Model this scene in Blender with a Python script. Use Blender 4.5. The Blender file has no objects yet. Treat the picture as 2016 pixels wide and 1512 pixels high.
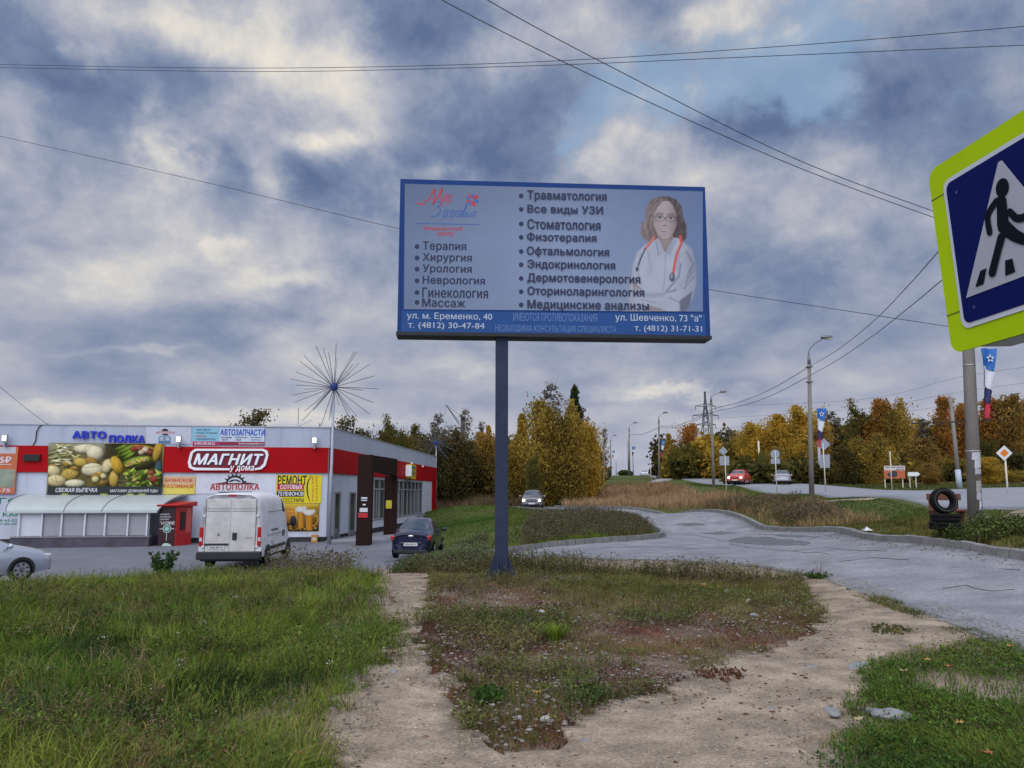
import bpy, math, random
import numpy as np
from mathutils import Vector, Matrix
from mathutils.geometry import delaunay_2d_cdt, tessellate_polygon
random.seed(7)
rng = np.random.default_rng(7)
C = bpy.context.scene.collection
S = bpy.context.scene
R = math.radians

# ------------------------------------------------------------------ camera
FPX, CZ = 1523.0, 1.6
TH = math.atan(214 / FPX)
ct, st = math.cos(TH), math.sin(TH)
cam = bpy.data.objects.new('camera', bpy.data.cameras.new('camera'))
C.objects.link(cam)
cam.location = (0, 0, CZ)
cam.rotation_euler = (math.pi / 2 + TH, 0, 0)
cam.data.sensor_width = 36
cam.data.lens = 36 * FPX / 2016
cam.data.clip_start = 0.05
cam.data.clip_end = 6000
S.camera = cam
S.view_settings.view_transform = 'Standard'
S.view_settings.look = 'None'
S.view_settings.exposure = 0
S.view_settings.gamma = 1
S.cycles.max_bounces = 6
S.cycles.transparent_max_bounces = 8


def ray(u, v):
    x, y = (u - 1008) / FPX, (756 - v) / FPX
    return np.array([x, ct - y * st, st + y * ct])


def P(u, v, d):
    """world point seen at photo pixel u, v at forward distance d"""
    r = ray(u, v)
    return Vector(r * (d / r[1])) + Vector((0, 0, CZ))


# ------------------------------------------------------------------ sky
SUN_EL, SUN_AZ = R(48), R(200)
W = bpy.data.worlds.new('World')
S.world = W
W.use_nodes = True
N, Lk = W.node_tree.nodes, W.node_tree.links
N.clear()


def nd(t, **kw):
    n = N.new(t)
    for k, v in kw.items():
        setattr(n, k, v)
    return n


def inp(n, i, v):
    if hasattr(v, 'is_output'):
        Lk.new(v, n.inputs[i])
    else:
        n.inputs[i].default_value = v


def mth(op, a, b=0.0, clamp=False):
    n = nd('ShaderNodeMath', operation=op, use_clamp=clamp)
    inp(n, 0, a)
    inp(n, 1, b)
    return n.outputs[0]


def vmt(op, a, b=(0, 0, 0), out=0):
    n = nd('ShaderNodeVectorMath', operation=op)
    inp(n, 0, a)
    inp(n, 1, b)
    return n.outputs[out]


def mixc(f, a, b):
    n = nd('ShaderNodeMix', data_type='RGBA')
    inp(n, 0, f)
    inp(n, 6, a)
    inp(n, 7, b)
    return n.outputs[2]


def ramp(f, stops):
    n = nd('ShaderNodeValToRGB')
    inp(n, 0, f)
    e = n.color_ramp.elements
    while len(e) < len(stops):
        e.new(0.5)
    for i, (p, c) in enumerate(stops):
        e[i].position = p
        e[i].color = (*c, 1)
    return n.outputs[0]


def sstep(x, a, b):
    n = nd('ShaderNodeMapRange', interpolation_type='SMOOTHSTEP')
    inp(n, 0, x)
    n.inputs[1].default_value = a
    n.inputs[2].default_value = b
    return n.outputs[0]


def noise(vec, scale, detail=6, rough=0.55, dist=0.0):
    n = nd('ShaderNodeTexNoise')
    inp(n, 'Vector', vec)
    n.inputs['Scale'].default_value = scale
    n.inputs['Detail'].default_value = detail
    n.inputs['Roughness'].default_value = rough
    n.inputs['Distortion'].default_value = dist
    return n.outputs[0]


tc = nd('ShaderNodeTexCoord').outputs['Generated']
dirn = vmt('NORMALIZE', tc)
sep = nd('ShaderNodeSeparateXYZ')
inp(sep, 0, dirn)
dx_, dy_, dz_ = sep.outputs
zz = mth('MULTIPLY', mth('POWER', mth('MAXIMUM', dz_, 0.0), 0.6), 1.45)
pl = nd('ShaderNodeCombineXYZ')
inp(pl, 0, dx_)
inp(pl, 1, dy_)
inp(pl, 2, zz)
pv = pl.outputs[0]


def blobs(lst):
    tot = None
    for (u, v, ru, rv, amt) in lst:
        r = ray(u, v)
        r /= np.linalg.norm(r)
        q = vmt('MULTIPLY', vmt('SUBTRACT', wdir, tuple(r)), (FPX / ru, 0, FPX / rv))
        g = mth('EXPONENT', mth('MULTIPLY', vmt('DOT_PRODUCT', q, q, 1), -1.0))
        g = mth('MULTIPLY', g, amt)
        tot = g if tot is None else mth('ADD', tot, g)
    return tot


# blob positions are pushed about by noise so cloud edges stay ragged
wn = nd('ShaderNodeTexNoise')
inp(wn, 'Vector', pv)
wn.inputs['Scale'].default_value = 5.5
wn.inputs['Detail'].default_value = 5
wn.inputs['Roughness'].default_value = 0.62
wv = vmt('MULTIPLY', vmt('SUBTRACT', wn.outputs['Color'], (0.5, 0.5, 0.5)), (0.24, 0, 0.10))
wdir = vmt('ADD', dirn, wv)
DARK = [(250, 200, 150, 75, .13), (40, 80, 110, 80, .12), (640, 385, 75, 50, .22), (430, 165, 90, 45, .12), (790, 35, 110, 50, .18),
        (1040, 210, 110, 110, .14), (1700, 260, 260, 110, .15), (1880, 90, 180, 80, .05), (440, 320, 60, 45, .14), (1480, 225, 130, 40, .15),
        (300, 420, 110, 50, .05), (60, 310, 90, 40, .10), (700, 600, 180, 50, .05), (1560, 560, 180, 50, .10), (150, 640, 400, 40, .07),
        (560, 620, 120, 25, .10), (300, 760, 500, 26, .07), (1200, 160, 90, 60, .06), (1500, 700, 300, 26, .08), (880, 700, 200, 36, .08),
        (1350, 790, 400, 14, .06), (960, 330, 60, 60, .12), (1660, 640, 150, 36, .08), (470, 440, 120, 40, .05), (900, 40, 80, 60, .06), (1330, 60, 60, 50, .12)]
BRIGHT = [(380, 40, 150, 60, .12), (480, 100, 110, 50, .12), (680, 290, 60, 22, .24), (340, 300, 40, 36, .22), (640, 110, 60, 80, .14),
          (550, 60, 120, 60, .10), (210, 125, 30, 20, .18), (420, 490, 28, 16, .15), (610, 560, 90, 20, .20), (990, 90, 70, 40, .16), (1580, 60, 60, 28, .22),
          (1370, 50, 50, 30, .18), (1640, 160, 50, 20, .26), (1350, 185, 60, 25, .16), (1270, 190, 40, 20, .18), (1480, 340, 150, 50, .12), (1230, 330, 80, 40, .08),
          (840, 170, 120, 80, .08), (760, 230, 90, 60, .10), (930, 745, 50, 28, .20), (1260, 785, 120, 11, .34), (1420, 775, 140, 9, .22), (250, 808, 300, 14, .26), (1000, 822, 500, 14, .10), (700, 815, 120, 14, .14),
          (280, 705, 130, 7, .14), (60, 520, 120, 30, .06), (1130, 740, 90, 22, .10), (860, 340, 50, 20, .16), (320, 210, 26, 26, .10), (290, 580, 220, 40, .08), (90, 210, 60, 30, .10),
          (520, 370, 40, 40, .12), (250, 560, 300, 70, .0), (1450, 640, 200, 40, .03)]
dens = mth('ADD', mth('MULTIPLY', noise(pv, 4.8, 10, 0.57, 0.15), 1.0), mth('MULTIPLY', noise(pv, 10.0, 9, 0.62, 0.2), 0.44))
dens = mth('SUBTRACT', dens, 0.225)
dens = mth('ADD', dens, blobs(DARK))
dens = mth('SUBTRACT', dens, blobs(BRIGHT))
soft_ = mth('ADD', mth('MULTIPLY', sstep(dz_, 0.05, 0.42), 0.75), 0.72)
dens = mth('ADD', mth('MULTIPLY', mth('SUBTRACT', dens, 0.47), soft_), 0.45)
cloud = ramp(dens, [(0.06, (.86, .80, .69)), (0.24, (.655, .64, .625)), (0.38, (.475, .49, .555)), (0.53, (.325, .365, .475)), (0.70, (.195, .25, .385)), (0.90, (.115, .165, .30))])
blue = mth('SUBTRACT', blobs([(1480, 130, 210, 80, .95), (1150, 290, 60, 60, .6), (1250, 190, 120, 60, .7), (1010, 120, 50, 40, .6), (1600, 110, 120, 60, .5), (1680, 180, 90, 50, .5)]),
           mth('SUBTRACT', mth('MULTIPLY', noise(pv, 11.0, 9, 0.6, 0.6), 2.6), 0.75))
bmask = sstep(blue, -0.25, 0.55)
sky = nd('ShaderNodeTexSky', sky_type='NISHITA', sun_disc=False)
sky.sun_elevation = SUN_EL
sky.sun_rotation = SUN_AZ
clear = mixc(0.55, vmt('MULTIPLY', sky.outputs[0], (.10, .10, .10)), (.36, .54, .76, 1))
col = mixc(mth('MULTIPLY', bmask, 0.8), cloud, clear)
# low haze light along the horizon
col = mixc(mth('MULTIPLY', sstep(dz_, 0.16, 0.0), 0.45), col, (.50, .50, .60, 1))
# unseen sky behind the photographer and overhead, brightened to add light on the scene
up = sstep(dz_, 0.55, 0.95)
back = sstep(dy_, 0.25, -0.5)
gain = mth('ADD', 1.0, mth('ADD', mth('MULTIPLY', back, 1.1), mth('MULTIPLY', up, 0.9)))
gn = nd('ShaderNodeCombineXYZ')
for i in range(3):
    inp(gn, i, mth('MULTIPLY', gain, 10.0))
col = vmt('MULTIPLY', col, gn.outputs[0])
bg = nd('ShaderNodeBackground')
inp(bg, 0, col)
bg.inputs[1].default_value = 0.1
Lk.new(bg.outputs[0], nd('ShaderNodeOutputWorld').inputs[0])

sl = bpy.data.lights.new('sun', 'SUN')
sl.energy = 1.75
sl.angle = R(60)
sl.color = (1.0, 0.97, 0.93)
sun = bpy.data.objects.new('sun', sl)
C.objects.link(sun)
sd = Vector((math.sin(SUN_AZ) * math.cos(SUN_EL), math.cos(SUN_AZ) * math.cos(SUN_EL), math.sin(SUN_EL)))
sun.rotation_euler = sd.to_track_quat('Z', 'Y').to_euler()

# ------------------------------------------------------------------ materials
MATS = {}


def M(name, col=(.5, .5, .5), rough=.6, metal=0., emit=0., var=.12, scale=3., spec=.4, bump=0., vc=False, fine=0., obrand=0., stretch=None, col2=None, coat=0.):
    if name in MATS:
        return MATS[name]
    m = bpy.data.materials.new(name)
    m.use_nodes = True
    nt = m.node_tree
    b = nt.nodes['Principled BSDF']
    L = nt.links.new
    b.inputs['Roughness'].default_value = rough
    b.inputs['Metallic'].default_value = metal
    b.inputs['Specular IOR Level'].default_value = spec
    b.inputs['Coat Weight'].default_value = coat
    src = None
    if vc:
        a = nt.nodes.new('ShaderNodeVertexColor')
        a.layer_name = 'col'
        src = a.outputs[0]
    t = nt.nodes.new('ShaderNodeTexCoord')
    vec = t.outputs['Object']
    if stretch:
        mp = nt.nodes.new('ShaderNodeMapping')
        mp.inputs['Scale'].default_value = stretch
        L(vec, mp.inputs[0])
        vec = mp.outputs[0]
    if var > 0 or bump > 0:
        n = nt.nodes.new('ShaderNodeTexNoise')
        n.inputs['Scale'].default_value = scale
        n.inputs['Detail'].default_value = 6
        n.inputs['Roughness'].default_value = .65
        L(vec, n.inputs['Vector'])
    if col2 is not None:
        rm = nt.nodes.new('ShaderNodeValToRGB')
        rm.color_ramp.elements[0].position = .38
        rm.color_ramp.elements[1].position = .66
        rm.color_ramp.elements[0].color = (*col, 1)
        rm.color_ramp.elements[1].color = (*col2, 1)
        L(n.outputs[0], rm.inputs[0])
        src = rm.outputs[0]
    if src is None:
        rg = nt.nodes.new('ShaderNodeRGB')
        rg.outputs[0].default_value = (*col, 1)
        src = rg.outputs[0]
    if var > 0:
        mr = nt.nodes.new('ShaderNodeMapRange')
        mr.inputs[1].default_value = .25
        mr.inputs[2].default_value = .75
        mr.inputs[3].default_value = 1 - var
        mr.inputs[4].default_value = 1 + var
        L(n.outputs[0], mr.inputs[0])
        hs = nt.nodes.new('ShaderNodeHueSaturation')
        L(src, hs.inputs['Color'])
        val = mr.outputs[0]
        if obrand > 0:
            oi = nt.nodes.new('ShaderNodeObjectInfo')
            m2 = nt.nodes.new('ShaderNodeMapRange')
            m2.inputs[3].default_value = 1 - obrand
            m2.inputs[4].default_value = 1 + obrand
            L(oi.outputs['Random'], m2.inputs[0])
            mm = nt.nodes.new('ShaderNodeMath')
            mm.operation = 'MULTIPLY'
            L(val, mm.inputs[0])
            L(m2.outputs[0], mm.inputs[1])
            val = mm.outputs[0]
        L(val, hs.inputs['Value'])
        src = hs.outputs[0]
    L(src, b.inputs['Base Color'])
    if fine > 0:
        n2 = nt.nodes.new('ShaderNodeTexNoise')
        n2.inputs['Scale'].default_value = scale * 22
        n2.inputs['Detail'].default_value = 3
        L(vec, n2.inputs['Vector'])
        r2 = nt.nodes.new('ShaderNodeMapRange')
        r2.inputs[1].default_value = .3
        r2.inputs[2].default_value = .7
        r2.inputs[3].default_value = 1 - fine
        r2.inputs[4].default_value = 1 + fine
        L(n2.outputs[0], r2.inputs[0])
        h2 = nt.nodes.new('ShaderNodeHueSaturation')
        L(src, h2.inputs['Color'])
        L(r2.outputs[0], h2.inputs['Value'])
        src = h2.outputs[0]
        L(src, b.inputs['Base Color'])
    if bump > 0:
        bp = nt.nodes.new('ShaderNodeBump')
        bp.inputs['Strength'].default_value = bump
        bp.inputs['Distance'].default_value = .05
        L(n.outputs[0], bp.inputs['Height'])
        L(bp.outputs[0], b.inputs['Normal'])
    if emit > 0:
        b.inputs['Emission Color'].default_value = (*col, 1)
        b.inputs['Emission Strength'].default_value = emit
    MATS[name] = m
    return m


def leafmat(name, rand=.12, trans=.4):
    m = M(name, vc=True, rough=.75, var=.18, scale=1.2, spec=.12, obrand=rand)
    nt = m.node_tree
    b = nt.nodes['Principled BSDF']
    src = b.inputs['Base Color'].links[0].from_socket
    tr = nt.nodes.new('ShaderNodeBsdfTranslucent')
    nt.links.new(src, tr.inputs[0])
    mx = nt.nodes.new('ShaderNodeMixShader')
    mx.inputs[0].default_value = trans
    nt.links.new(b.outputs[0], mx.inputs[1])
    nt.links.new(tr.outputs[0], mx.inputs[2])
    nt.links.new(mx.outputs[0], nt.nodes['Material Output'].inputs[0])
    return m


# ------------------------------------------------------------------ objects and mesh helpers
def tag(o, label=None, cat=None, group=None, kind=None):
    if label:
        o['label'] = label
    if cat:
        o['category'] = cat
    if group:
        o['group'] = group
    if kind:
        o['kind'] = kind
    return o


def thing(name, label, cat, loc=(0, 0, 0), rz=0., group=None):
    o = bpy.data.objects.new(name, None)
    o.empty_display_size = .2
    C.objects.link(o)
    o.location = loc
    o.rotation_euler = (0, 0, rz)
    return tag(o, label, cat, group)


def copy_tree(o, parent=None):
    c = o.copy()
    C.objects.link(c)
    if parent:
        c.parent = parent
    for ch in o.children:
        copy_tree(ch, c)
    return c


def wmat(o):
    m = o.matrix_basis
    return wmat(o.parent) @ m if o.parent else m


class MB:
    """collects shapes and links them as one mesh object"""

    def __init__(s):
        s.v, s.f, s.m, s.mats, s.g, s.cur = [], [], [], [], [], 0

    def mark(s):
        s.cur += 1

    def mi(s, mat):
        if mat not in s.mats:
            s.mats.append(mat)
        return s.mats.index(mat)

    def add(s, vs, fs, mat):
        k, i = len(s.v), s.mi(mat)
        s.v += [tuple(x) for x in vs]
        s.f += [[a + k for a in f] for f in fs]
        s.m += [i] * len(fs)
        s.g += [s.cur] * len(fs)
        return s

    def hexa(s, p, mat):
        return s.add(p, [(0, 3, 2, 1), (4, 5, 6, 7), (0, 1, 5, 4), (1, 2, 6, 5), (2, 3, 7, 6), (3, 0, 4, 7)], mat)

    def box(s, c, d, mat, rz=0.):
        s.mark()
        x, y, z = d[0] / 2, d[1] / 2, d[2] / 2
        co, si = math.cos(rz), math.sin(rz)
        p = [(-x, -y, -z), (x, -y, -z), (x, y, -z), (-x, y, -z), (-x, -y, z), (x, -y, z), (x, y, z), (-x, y, z)]
        return s.hexa([(c[0] + a * co - b * si, c[1] + a * si + b * co, c[2] + e) for a, b, e in p], mat)

    def tube(s, pts, rad, mat, n=8, cap=True):
        s.mark()
        pts = [Vector(p) for p in pts]
        if not hasattr(rad, '__len__'):
            rad = [rad] * len(pts)
        vs, fs = [], []
        ref = None
        for i, p in enumerate(pts):
            t = (pts[min(i + 1, len(pts) - 1)] - pts[max(i - 1, 0)]).normalized()
            a = t.cross(Vector((0, 0, 1)) if abs(t.z) < .95 else Vector((1, 0, 0))).normalized() if ref is None else (ref - t * ref.dot(t)).normalized()
            ref = a
            b = t.cross(a)
            for k in range(n):
                w = 2 * math.pi * k / n
                vs.append(p + (a * math.cos(w) + b * math.sin(w)) * rad[i])
        for i in range(len(pts) - 1):
            for k in range(n):
                k2 = (k + 1) % n
                fs.append((i * n + k, i * n + k2, (i + 1) * n + k2, (i + 1) * n + k))
        if cap:
            fs.append(tuple(range(n))[::-1])
            fs.append(tuple((len(pts) - 1) * n + k for k in range(n)))
        return s.add(vs, fs, mat)

    def lathe(s, prof, mat, n=24, axis='z', c=(0, 0, 0)):
        vs, fs = [], []
        for r, h in prof:
            for k in range(n):
                w = 2 * math.pi * k / n
                a, b = r * math.cos(w), r * math.sin(w)
                p = (a, b, h) if axis == 'z' else ((a, h, b) if axis == 'y' else (h, a, b))
                vs.append((p[0] + c[0], p[1] + c[1], p[2] + c[2]))
        for i in range(len(prof) - 1):
            for k in range(n):
                k2 = (k + 1) % n
                fs.append((i * n + k, i * n + k2, (i + 1) * n + k2, (i + 1) * n + k))
        return s.add(vs, fs, mat)

    def ball(s, c, r, mat, n=12, m=8, sc=(1, 1, 1)):
        pr = [(max(1e-4, r * math.sin(math.pi * i / m)), -r * math.cos(math.pi * i / m)) for i in range(m + 1)]
        k = len(s.v)
        s.lathe(pr, mat, n)
        for i in range(k, len(s.v)):
            x, y, z = s.v[i]
            s.v[i] = (x * sc[0] + c[0], y * sc[1] + c[1], z * sc[2] + c[2])
        return s

    def build(s, name, parent=None, world=False, smooth=False, bevel=0., sub=0, label=None, split=False):
        if split:
            out = None
            for g in sorted(set(s.g)):
                q = MB()
                fi = [i for i in range(len(s.f)) if s.g[i] == g]
                us = sorted({a for i in fi for a in s.f[i]})
                mp = {a: i for i, a in enumerate(us)}
                q.v = [s.v[a] for a in us]
                q.mats = s.mats
                q.f = [[mp[a] for a in s.f[i]] for i in fi]
                q.m = [s.m[i] for i in fi]
                out = q.build(name, parent, world, smooth, bevel, sub, label)
            return out
        me = bpy.data.meshes.new(name)
        vs = s.v
        if parent is not None and world:
            inv = wmat(parent).inverted()
            vs = [inv @ Vector(v) for v in vs]
        me.from_pydata([tuple(v) for v in vs], [], s.f)
        for m in s.mats:
            me.materials.append(m)
        me.polygons.foreach_set('material_index', s.m)
        if smooth:
            me.polygons.foreach_set('use_smooth', [True] * len(s.f))
        me.update()
        o = bpy.data.objects.new(name, me)
        C.objects.link(o)
        if parent is not None:
            o.parent = parent
        if bevel:
            b = o.modifiers.new('bevel', 'BEVEL')
            b.width = bevel
            b.segments = 2
            b.limit_method = 'ANGLE'
        if sub:
            q = o.modifiers.new('subsurf', 'SUBSURF')
            q.levels = q.render_levels = sub
        if label:
            o['label'] = label
        return o


def npmesh(name, V, T, mat, cols=None, parent=None, smooth=False):
    me = bpy.data.meshes.new(name)
    V = np.asarray(V, np.float32)
    T = np.asarray(T, np.int32)
    me.vertices.add(len(V))
    me.vertices.foreach_set('co', V.ravel())
    k = T.shape[1]
    me.loops.add(T.size)
    me.loops.foreach_set('vertex_index', T.ravel())
    me.polygons.add(len(T))
    me.polygons.foreach_set('loop_start', np.arange(0, T.size, k, dtype=np.int32))
    if smooth:
        me.polygons.foreach_set('use_smooth', np.ones(len(T), bool))
    if cols is not None:
        a = me.color_attributes.new('col', 'FLOAT_COLOR', 'POINT')
        cc = np.ones((len(V), 4), np.float32)
        cc[:, :3] = np.clip(cols, 0, 1)
        a.data.foreach_set('color', cc.ravel())
    me.update(calc_edges=True)
    me.materials.append(mat)
    o = bpy.data.objects.new(name, me)
    C.objects.link(o)
    if parent:
        o.parent = parent
    return o


def vnoise(x, y, scale, seed=0):
    g = np.random.default_rng(seed).random((128, 128))
    x, y = np.asarray(x, float) * scale + 400, np.asarray(y, float) * scale + 400
    i, j = np.floor(x).astype(int), np.floor(y).astype(int)
    fx, fy = x - i, y - j
    fx, fy = fx * fx * (3 - 2 * fx), fy * fy * (3 - 2 * fy)
    a = lambda p, q: g[p % 128, q % 128]
    return (a(i, j) * (1 - fx) + a(i + 1, j) * fx) * (1 - fy) + (a(i, j + 1) * (1 - fx) + a(i + 1, j + 1) * fx) * fy


def fbm(x, y, scale, seed=0, oct=4):
    t, w, s = 0, 0, 1.
    for k in range(oct):
        t = t + vnoise(x, y, scale * 2 ** k, seed + k) * s
        w += s
        s *= .55
    return t / w


def inpoly(x, y, poly):
    x, y = np.asarray(x), np.asarray(y)
    r = np.zeros(x.shape, bool)
    n = len(poly)
    for i in range(n):
        x1, y1 = poly[i][0], poly[i][1]
        x2, y2 = poly[(i + 1) % n][0], poly[(i + 1) % n][1]
        if y1 == y2:
            continue
        r ^= ((y1 > y) != (y2 > y)) & (x < (x2 - x1) * (y - y1) / (y2 - y1) + x1)
    return r


# ------------------------------------------------------------------ terrain height field
CP = np.array([
    (-25, -3, .1), (-10, -3, .05), (0, -4, 0), (0, 3, 0), (6, -3, .1), (12, 0, .5), (20, 0, .8), (-15, 8, .05), (-8, 6, .05), (-3, 6, .02), (0, 8, 0), (3, 8, .02),
    (5.0, 8.3, .12), (5.3, 12, .05), (5.6, 16, 0), (9.1, 13.7, .42), (8.6, 15.4, .45), (9.2, 20.3, .38), (10.3, 31.8, .22), (9.4, 47, .2), (7, 10, .25),
    (-8, 14.5, 0), (-3, 14.5, 0), (0, 15.3, 0), (-14, 13, -.05), (-20, 14, -.1), (-9.5, 13.8, -.10), (-10, 16.5, -.62), (-13, 15, -.6), (-9, 19.5, -.85), (-14, 19, -.9), (-7.6, 48, -.9), (-7.2, 58, -.9), (-22, 18, -.9), (-5, 21, -.7), (-3, 24, -.6),
    (-3.3, 30, -.88), (-12, 28, -.92), (-25, 28, -.92), (-9, 38, -.92), (-22, 36, -.92), (-6.8, 71, -.8), (-35, 30, -.9), (-8, 50, -.92), (-15, 45, -.92), (-2.6, 19, -.3),
    (1, 18, -.02), (3.5, 18, 0), (0, 21, -.1), (2, 25, -.05), (5.2, 27.5, 0), (7.5, 24, .12), (-1, 22, -.2), (3, 33, .32), (0, 33, .28), (5, 40, .48), (2, 45, .5),
    (-2.7, 34, -.75), (-2.4, 37, -.5), (-1.6, 40, -.2), (-5.5, 68, .25), (-1.9, 60, .42), (1.6, 62, .3), (5, 62, .38), (12.5, 72, .9), (12.7, 80, 1.34),
    (12.6, 100, 2.25), (10.8, 48, .5), (12.2, 42, .77), (11.6, 32, .74), (10.4, 22, .66), (14, 27, .89), (17.4, 45, 1.16), (20.1, 77, 2.15), (21.1, 111, 3.5), (21.1, 139, 4.6),
    (10.8, 18, .8), (15, 25, 1.08), (15.4, 29, 1.15), (18, 42, 1.35), (19.5, 50, 1.5), (22.3, 75, 2.15), (23.2, 95, 2.75), (24, 130, 3.9), (26.5, 170, 5.0), (30, 230, 6.6),
    (24, 25, 1.2), (27, 42, 1.4), (28.5, 60, 1.75), (31, 76, 2.25), (32, 95, 2.8), (33, 130, 3.9), (36, 170, 5.05), (40, 230, 6.7), (40, 60, 2.0), (45, 80, 2.6), (60, 60, 2.2),
    (60, 100, 3.2), (60, 30, 1.4), (40, 30, 1.3), (90, 80, 3), (33, 290, 6.2), (20, 290, 6), (40, 400, 3), (0, 400, 2), (-60, 400, 0), (120, 200, 4), (-7.2, 80, .8), (-30, 90, .3),
    (-60, 80, -.5), (-45, 45, -.9), (0, 90, 1.2), (5, 110, 1.8), (-20, 120, 1), (9.5, 10, .45), (10.4, 17, .72), (12, 8, .7), (20, 10, .95), (-80, 0, -.4), (100, 0, 1.4)], float)


def _phi(r2):
    return np.where(r2 > 0, .5 * r2 * np.log(r2 + 1e-12), 0)


_n = len(CP)
_A = np.zeros((_n + 3, _n + 3))
_A[:_n, :_n] = _phi(((CP[:, None, :2] - CP[None, :, :2]) ** 2).sum(-1)) + np.eye(_n) * .05
_A[:_n, _n] = 1
_A[:_n, _n + 1:] = CP[:, :2]
_A[_n:, :_n] = _A[:_n, _n:].T
_w = np.linalg.solve(_A, np.r_[CP[:, 2], 0, 0, 0])


def T(x, y):
    x, y = np.asarray(x, float), np.asarray(y, float)
    sh = x.shape
    xf, yf = np.clip(x.ravel(), -160, 200), np.clip(y.ravel(), -6, 420)
    o = np.empty(len(xf))
    for i in range(0, len(xf), 20000):
        a, b = xf[i:i + 20000], yf[i:i + 20000]
        o[i:i + 20000] = _phi((a[:, None] - CP[:, 0]) ** 2 + (b[:, None] - CP[:, 1]) ** 2) @ _w[:_n] + _w[_n] + _w[_n + 1] * a + _w[_n + 2] * b
    k = np.clip((np.hypot(x.ravel() - 10, y.ravel() - 60) - 190) / 200, 0, 1)
    k = k * k * (3 - 2 * k)
    o = np.clip(o, -1.0, 8) * (1 - k) + 1.2 * k
    return o.reshape(sh)


def tz(x, y):
    return float(T(np.array([x]), np.array([y]))[0])


def gp(u, v, near=2.5, far=400):
    """ground point seen at photo pixel u, v"""
    r = ray(u, v)
    ds = np.geomspace(near, far, 500)
    x, y, z = r[0] / r[1] * ds, ds, CZ + r[2] / r[1] * ds
    below = np.nonzero(z < T(x, y))[0]
    k = below[0] if len(below) else len(ds) - 1
    k = max(k, 1)
    a = np.linspace(ds[k - 1], ds[k], 60)
    b = np.nonzero(CZ + r[2] / r[1] * a < T(r[0] / r[1] * a, a))[0]
    d = a[b[0]] if len(b) else a[-1]
    return (r[0] / r[1] * d, d)


def gpl(pts):
    return [gp(u, v) for u, v in pts]


def dens_line(pts, step):
    out = []
    for i in range(len(pts) - 1):
        a, b = np.array(pts[i][:2]), np.array(pts[i + 1][:2])
        k = max(1, int(np.hypot(*(b - a)) / step))
        out += [tuple(a + (b - a) * j / k) for j in range(k)]
    return out + [tuple(pts[-1][:2])]


def smooth_line(pts, it=2):
    pts = [np.array(p, float) for p in pts]
    for _ in range(it):
        q = [pts[0]]
        for i in range(len(pts) - 1):
            q += [pts[i] * .75 + pts[i + 1] * .25, pts[i] * .25 + pts[i + 1] * .75]
        pts = q + [pts[-1]]
    return [tuple(p) for p in pts]


def sheet(name, poly, spacing, off, mat, step=None, jit=0., kind='structure'):
    """a polygon laid on the terrain"""
    b = dens_line(list(poly) + [poly[0]], step or spacing)[:-1]
    if jit:
        b = [(x + (fbm(x, y, 1.7, 31) - .5) * jit + (vnoise(x, y, 6., 5) - .5) * jit * .6, y + (fbm(x, y, 1.7, 77) - .5) * jit + (vnoise(x, y, 6., 9) - .5) * jit * .6) for x, y in b]
        b = [(float(x + (vnoise(x, y, 15., 12) - .5) * jit * .28), float(y + (vnoise(x, y, 15., 13) - .5) * jit * .28)) for x, y in b]
    a = np.array(b)
    gx, gy = np.meshgrid(np.arange(a[:, 0].min(), a[:, 0].max(), spacing), np.arange(a[:, 1].min(), a[:, 1].max(), spacing))
    gx, gy = gx.ravel(), gy.ravel()
    k = inpoly(gx, gy, b)
    pts = [Vector(p) for p in b] + [Vector((x, y)) for x, y in zip(gx[k] + .013, gy[k] + .017)]
    vs, _, fs, *_r = delaunay_2d_cdt(pts, [], [list(range(len(b)))], 1, 1e-4)
    V = np.array([(p.x, p.y) for p in vs])
    z = T(V[:, 0], V[:, 1]) + off
    fs = [tuple(f) for f in fs if len(f) == 3]
    ed = {}
    for f in fs:
        for a_, b_ in ((f[0], f[1]), (f[1], f[2]), (f[2], f[0])):
            ed[(a_, b_)] = 1
    n0 = len(V)
    V3 = np.r_[np.c_[V, z], np.c_[V, z - .35]]
    for a_, b_ in list(ed):
        if (b_, a_) not in ed:
            fs += [(b_, a_, a_ + n0), (b_, a_ + n0, b_ + n0)]
    return tag(npmesh(name, V3, fs, mat), kind=kind)


def kerb(name, pts, mat, w=.16, h=.13, side=1, seg=2.0, off=0.):
    """a row of concrete kerb slabs along a line"""
    mb = MB()
    ln = dens_line(pts, seg)
    for i in range(len(ln) - 1):
        a, b = Vector((*ln[i], 0)), Vector((*ln[i + 1], 0))
        t = (b - a).normalized()
        nn = Vector((-t.y, t.x, 0)) * side
        a2, b2 = a + t * .012, b - t * .012
        hh = h + random.uniform(-.014, .010)
        sh = nn * random.uniform(-.012, .012)
        q = []
        for zt in (-.15, hh):
            ins = .018 if zt > 0 else 0
            for p, o in ((a2, ins), (b2, ins), (b2, w - ins), (a2, w - ins)):
                r_ = p + nn * o + sh
                q.append((r_.x, r_.y, tz(r_.x, r_.y) + zt + off))
        mb.hexa(q if side < 0 else [q[3], q[2], q[1], q[0], q[7], q[6], q[5], q[4]], mat)
    return tag(mb.build(name), kind='structure')


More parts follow.
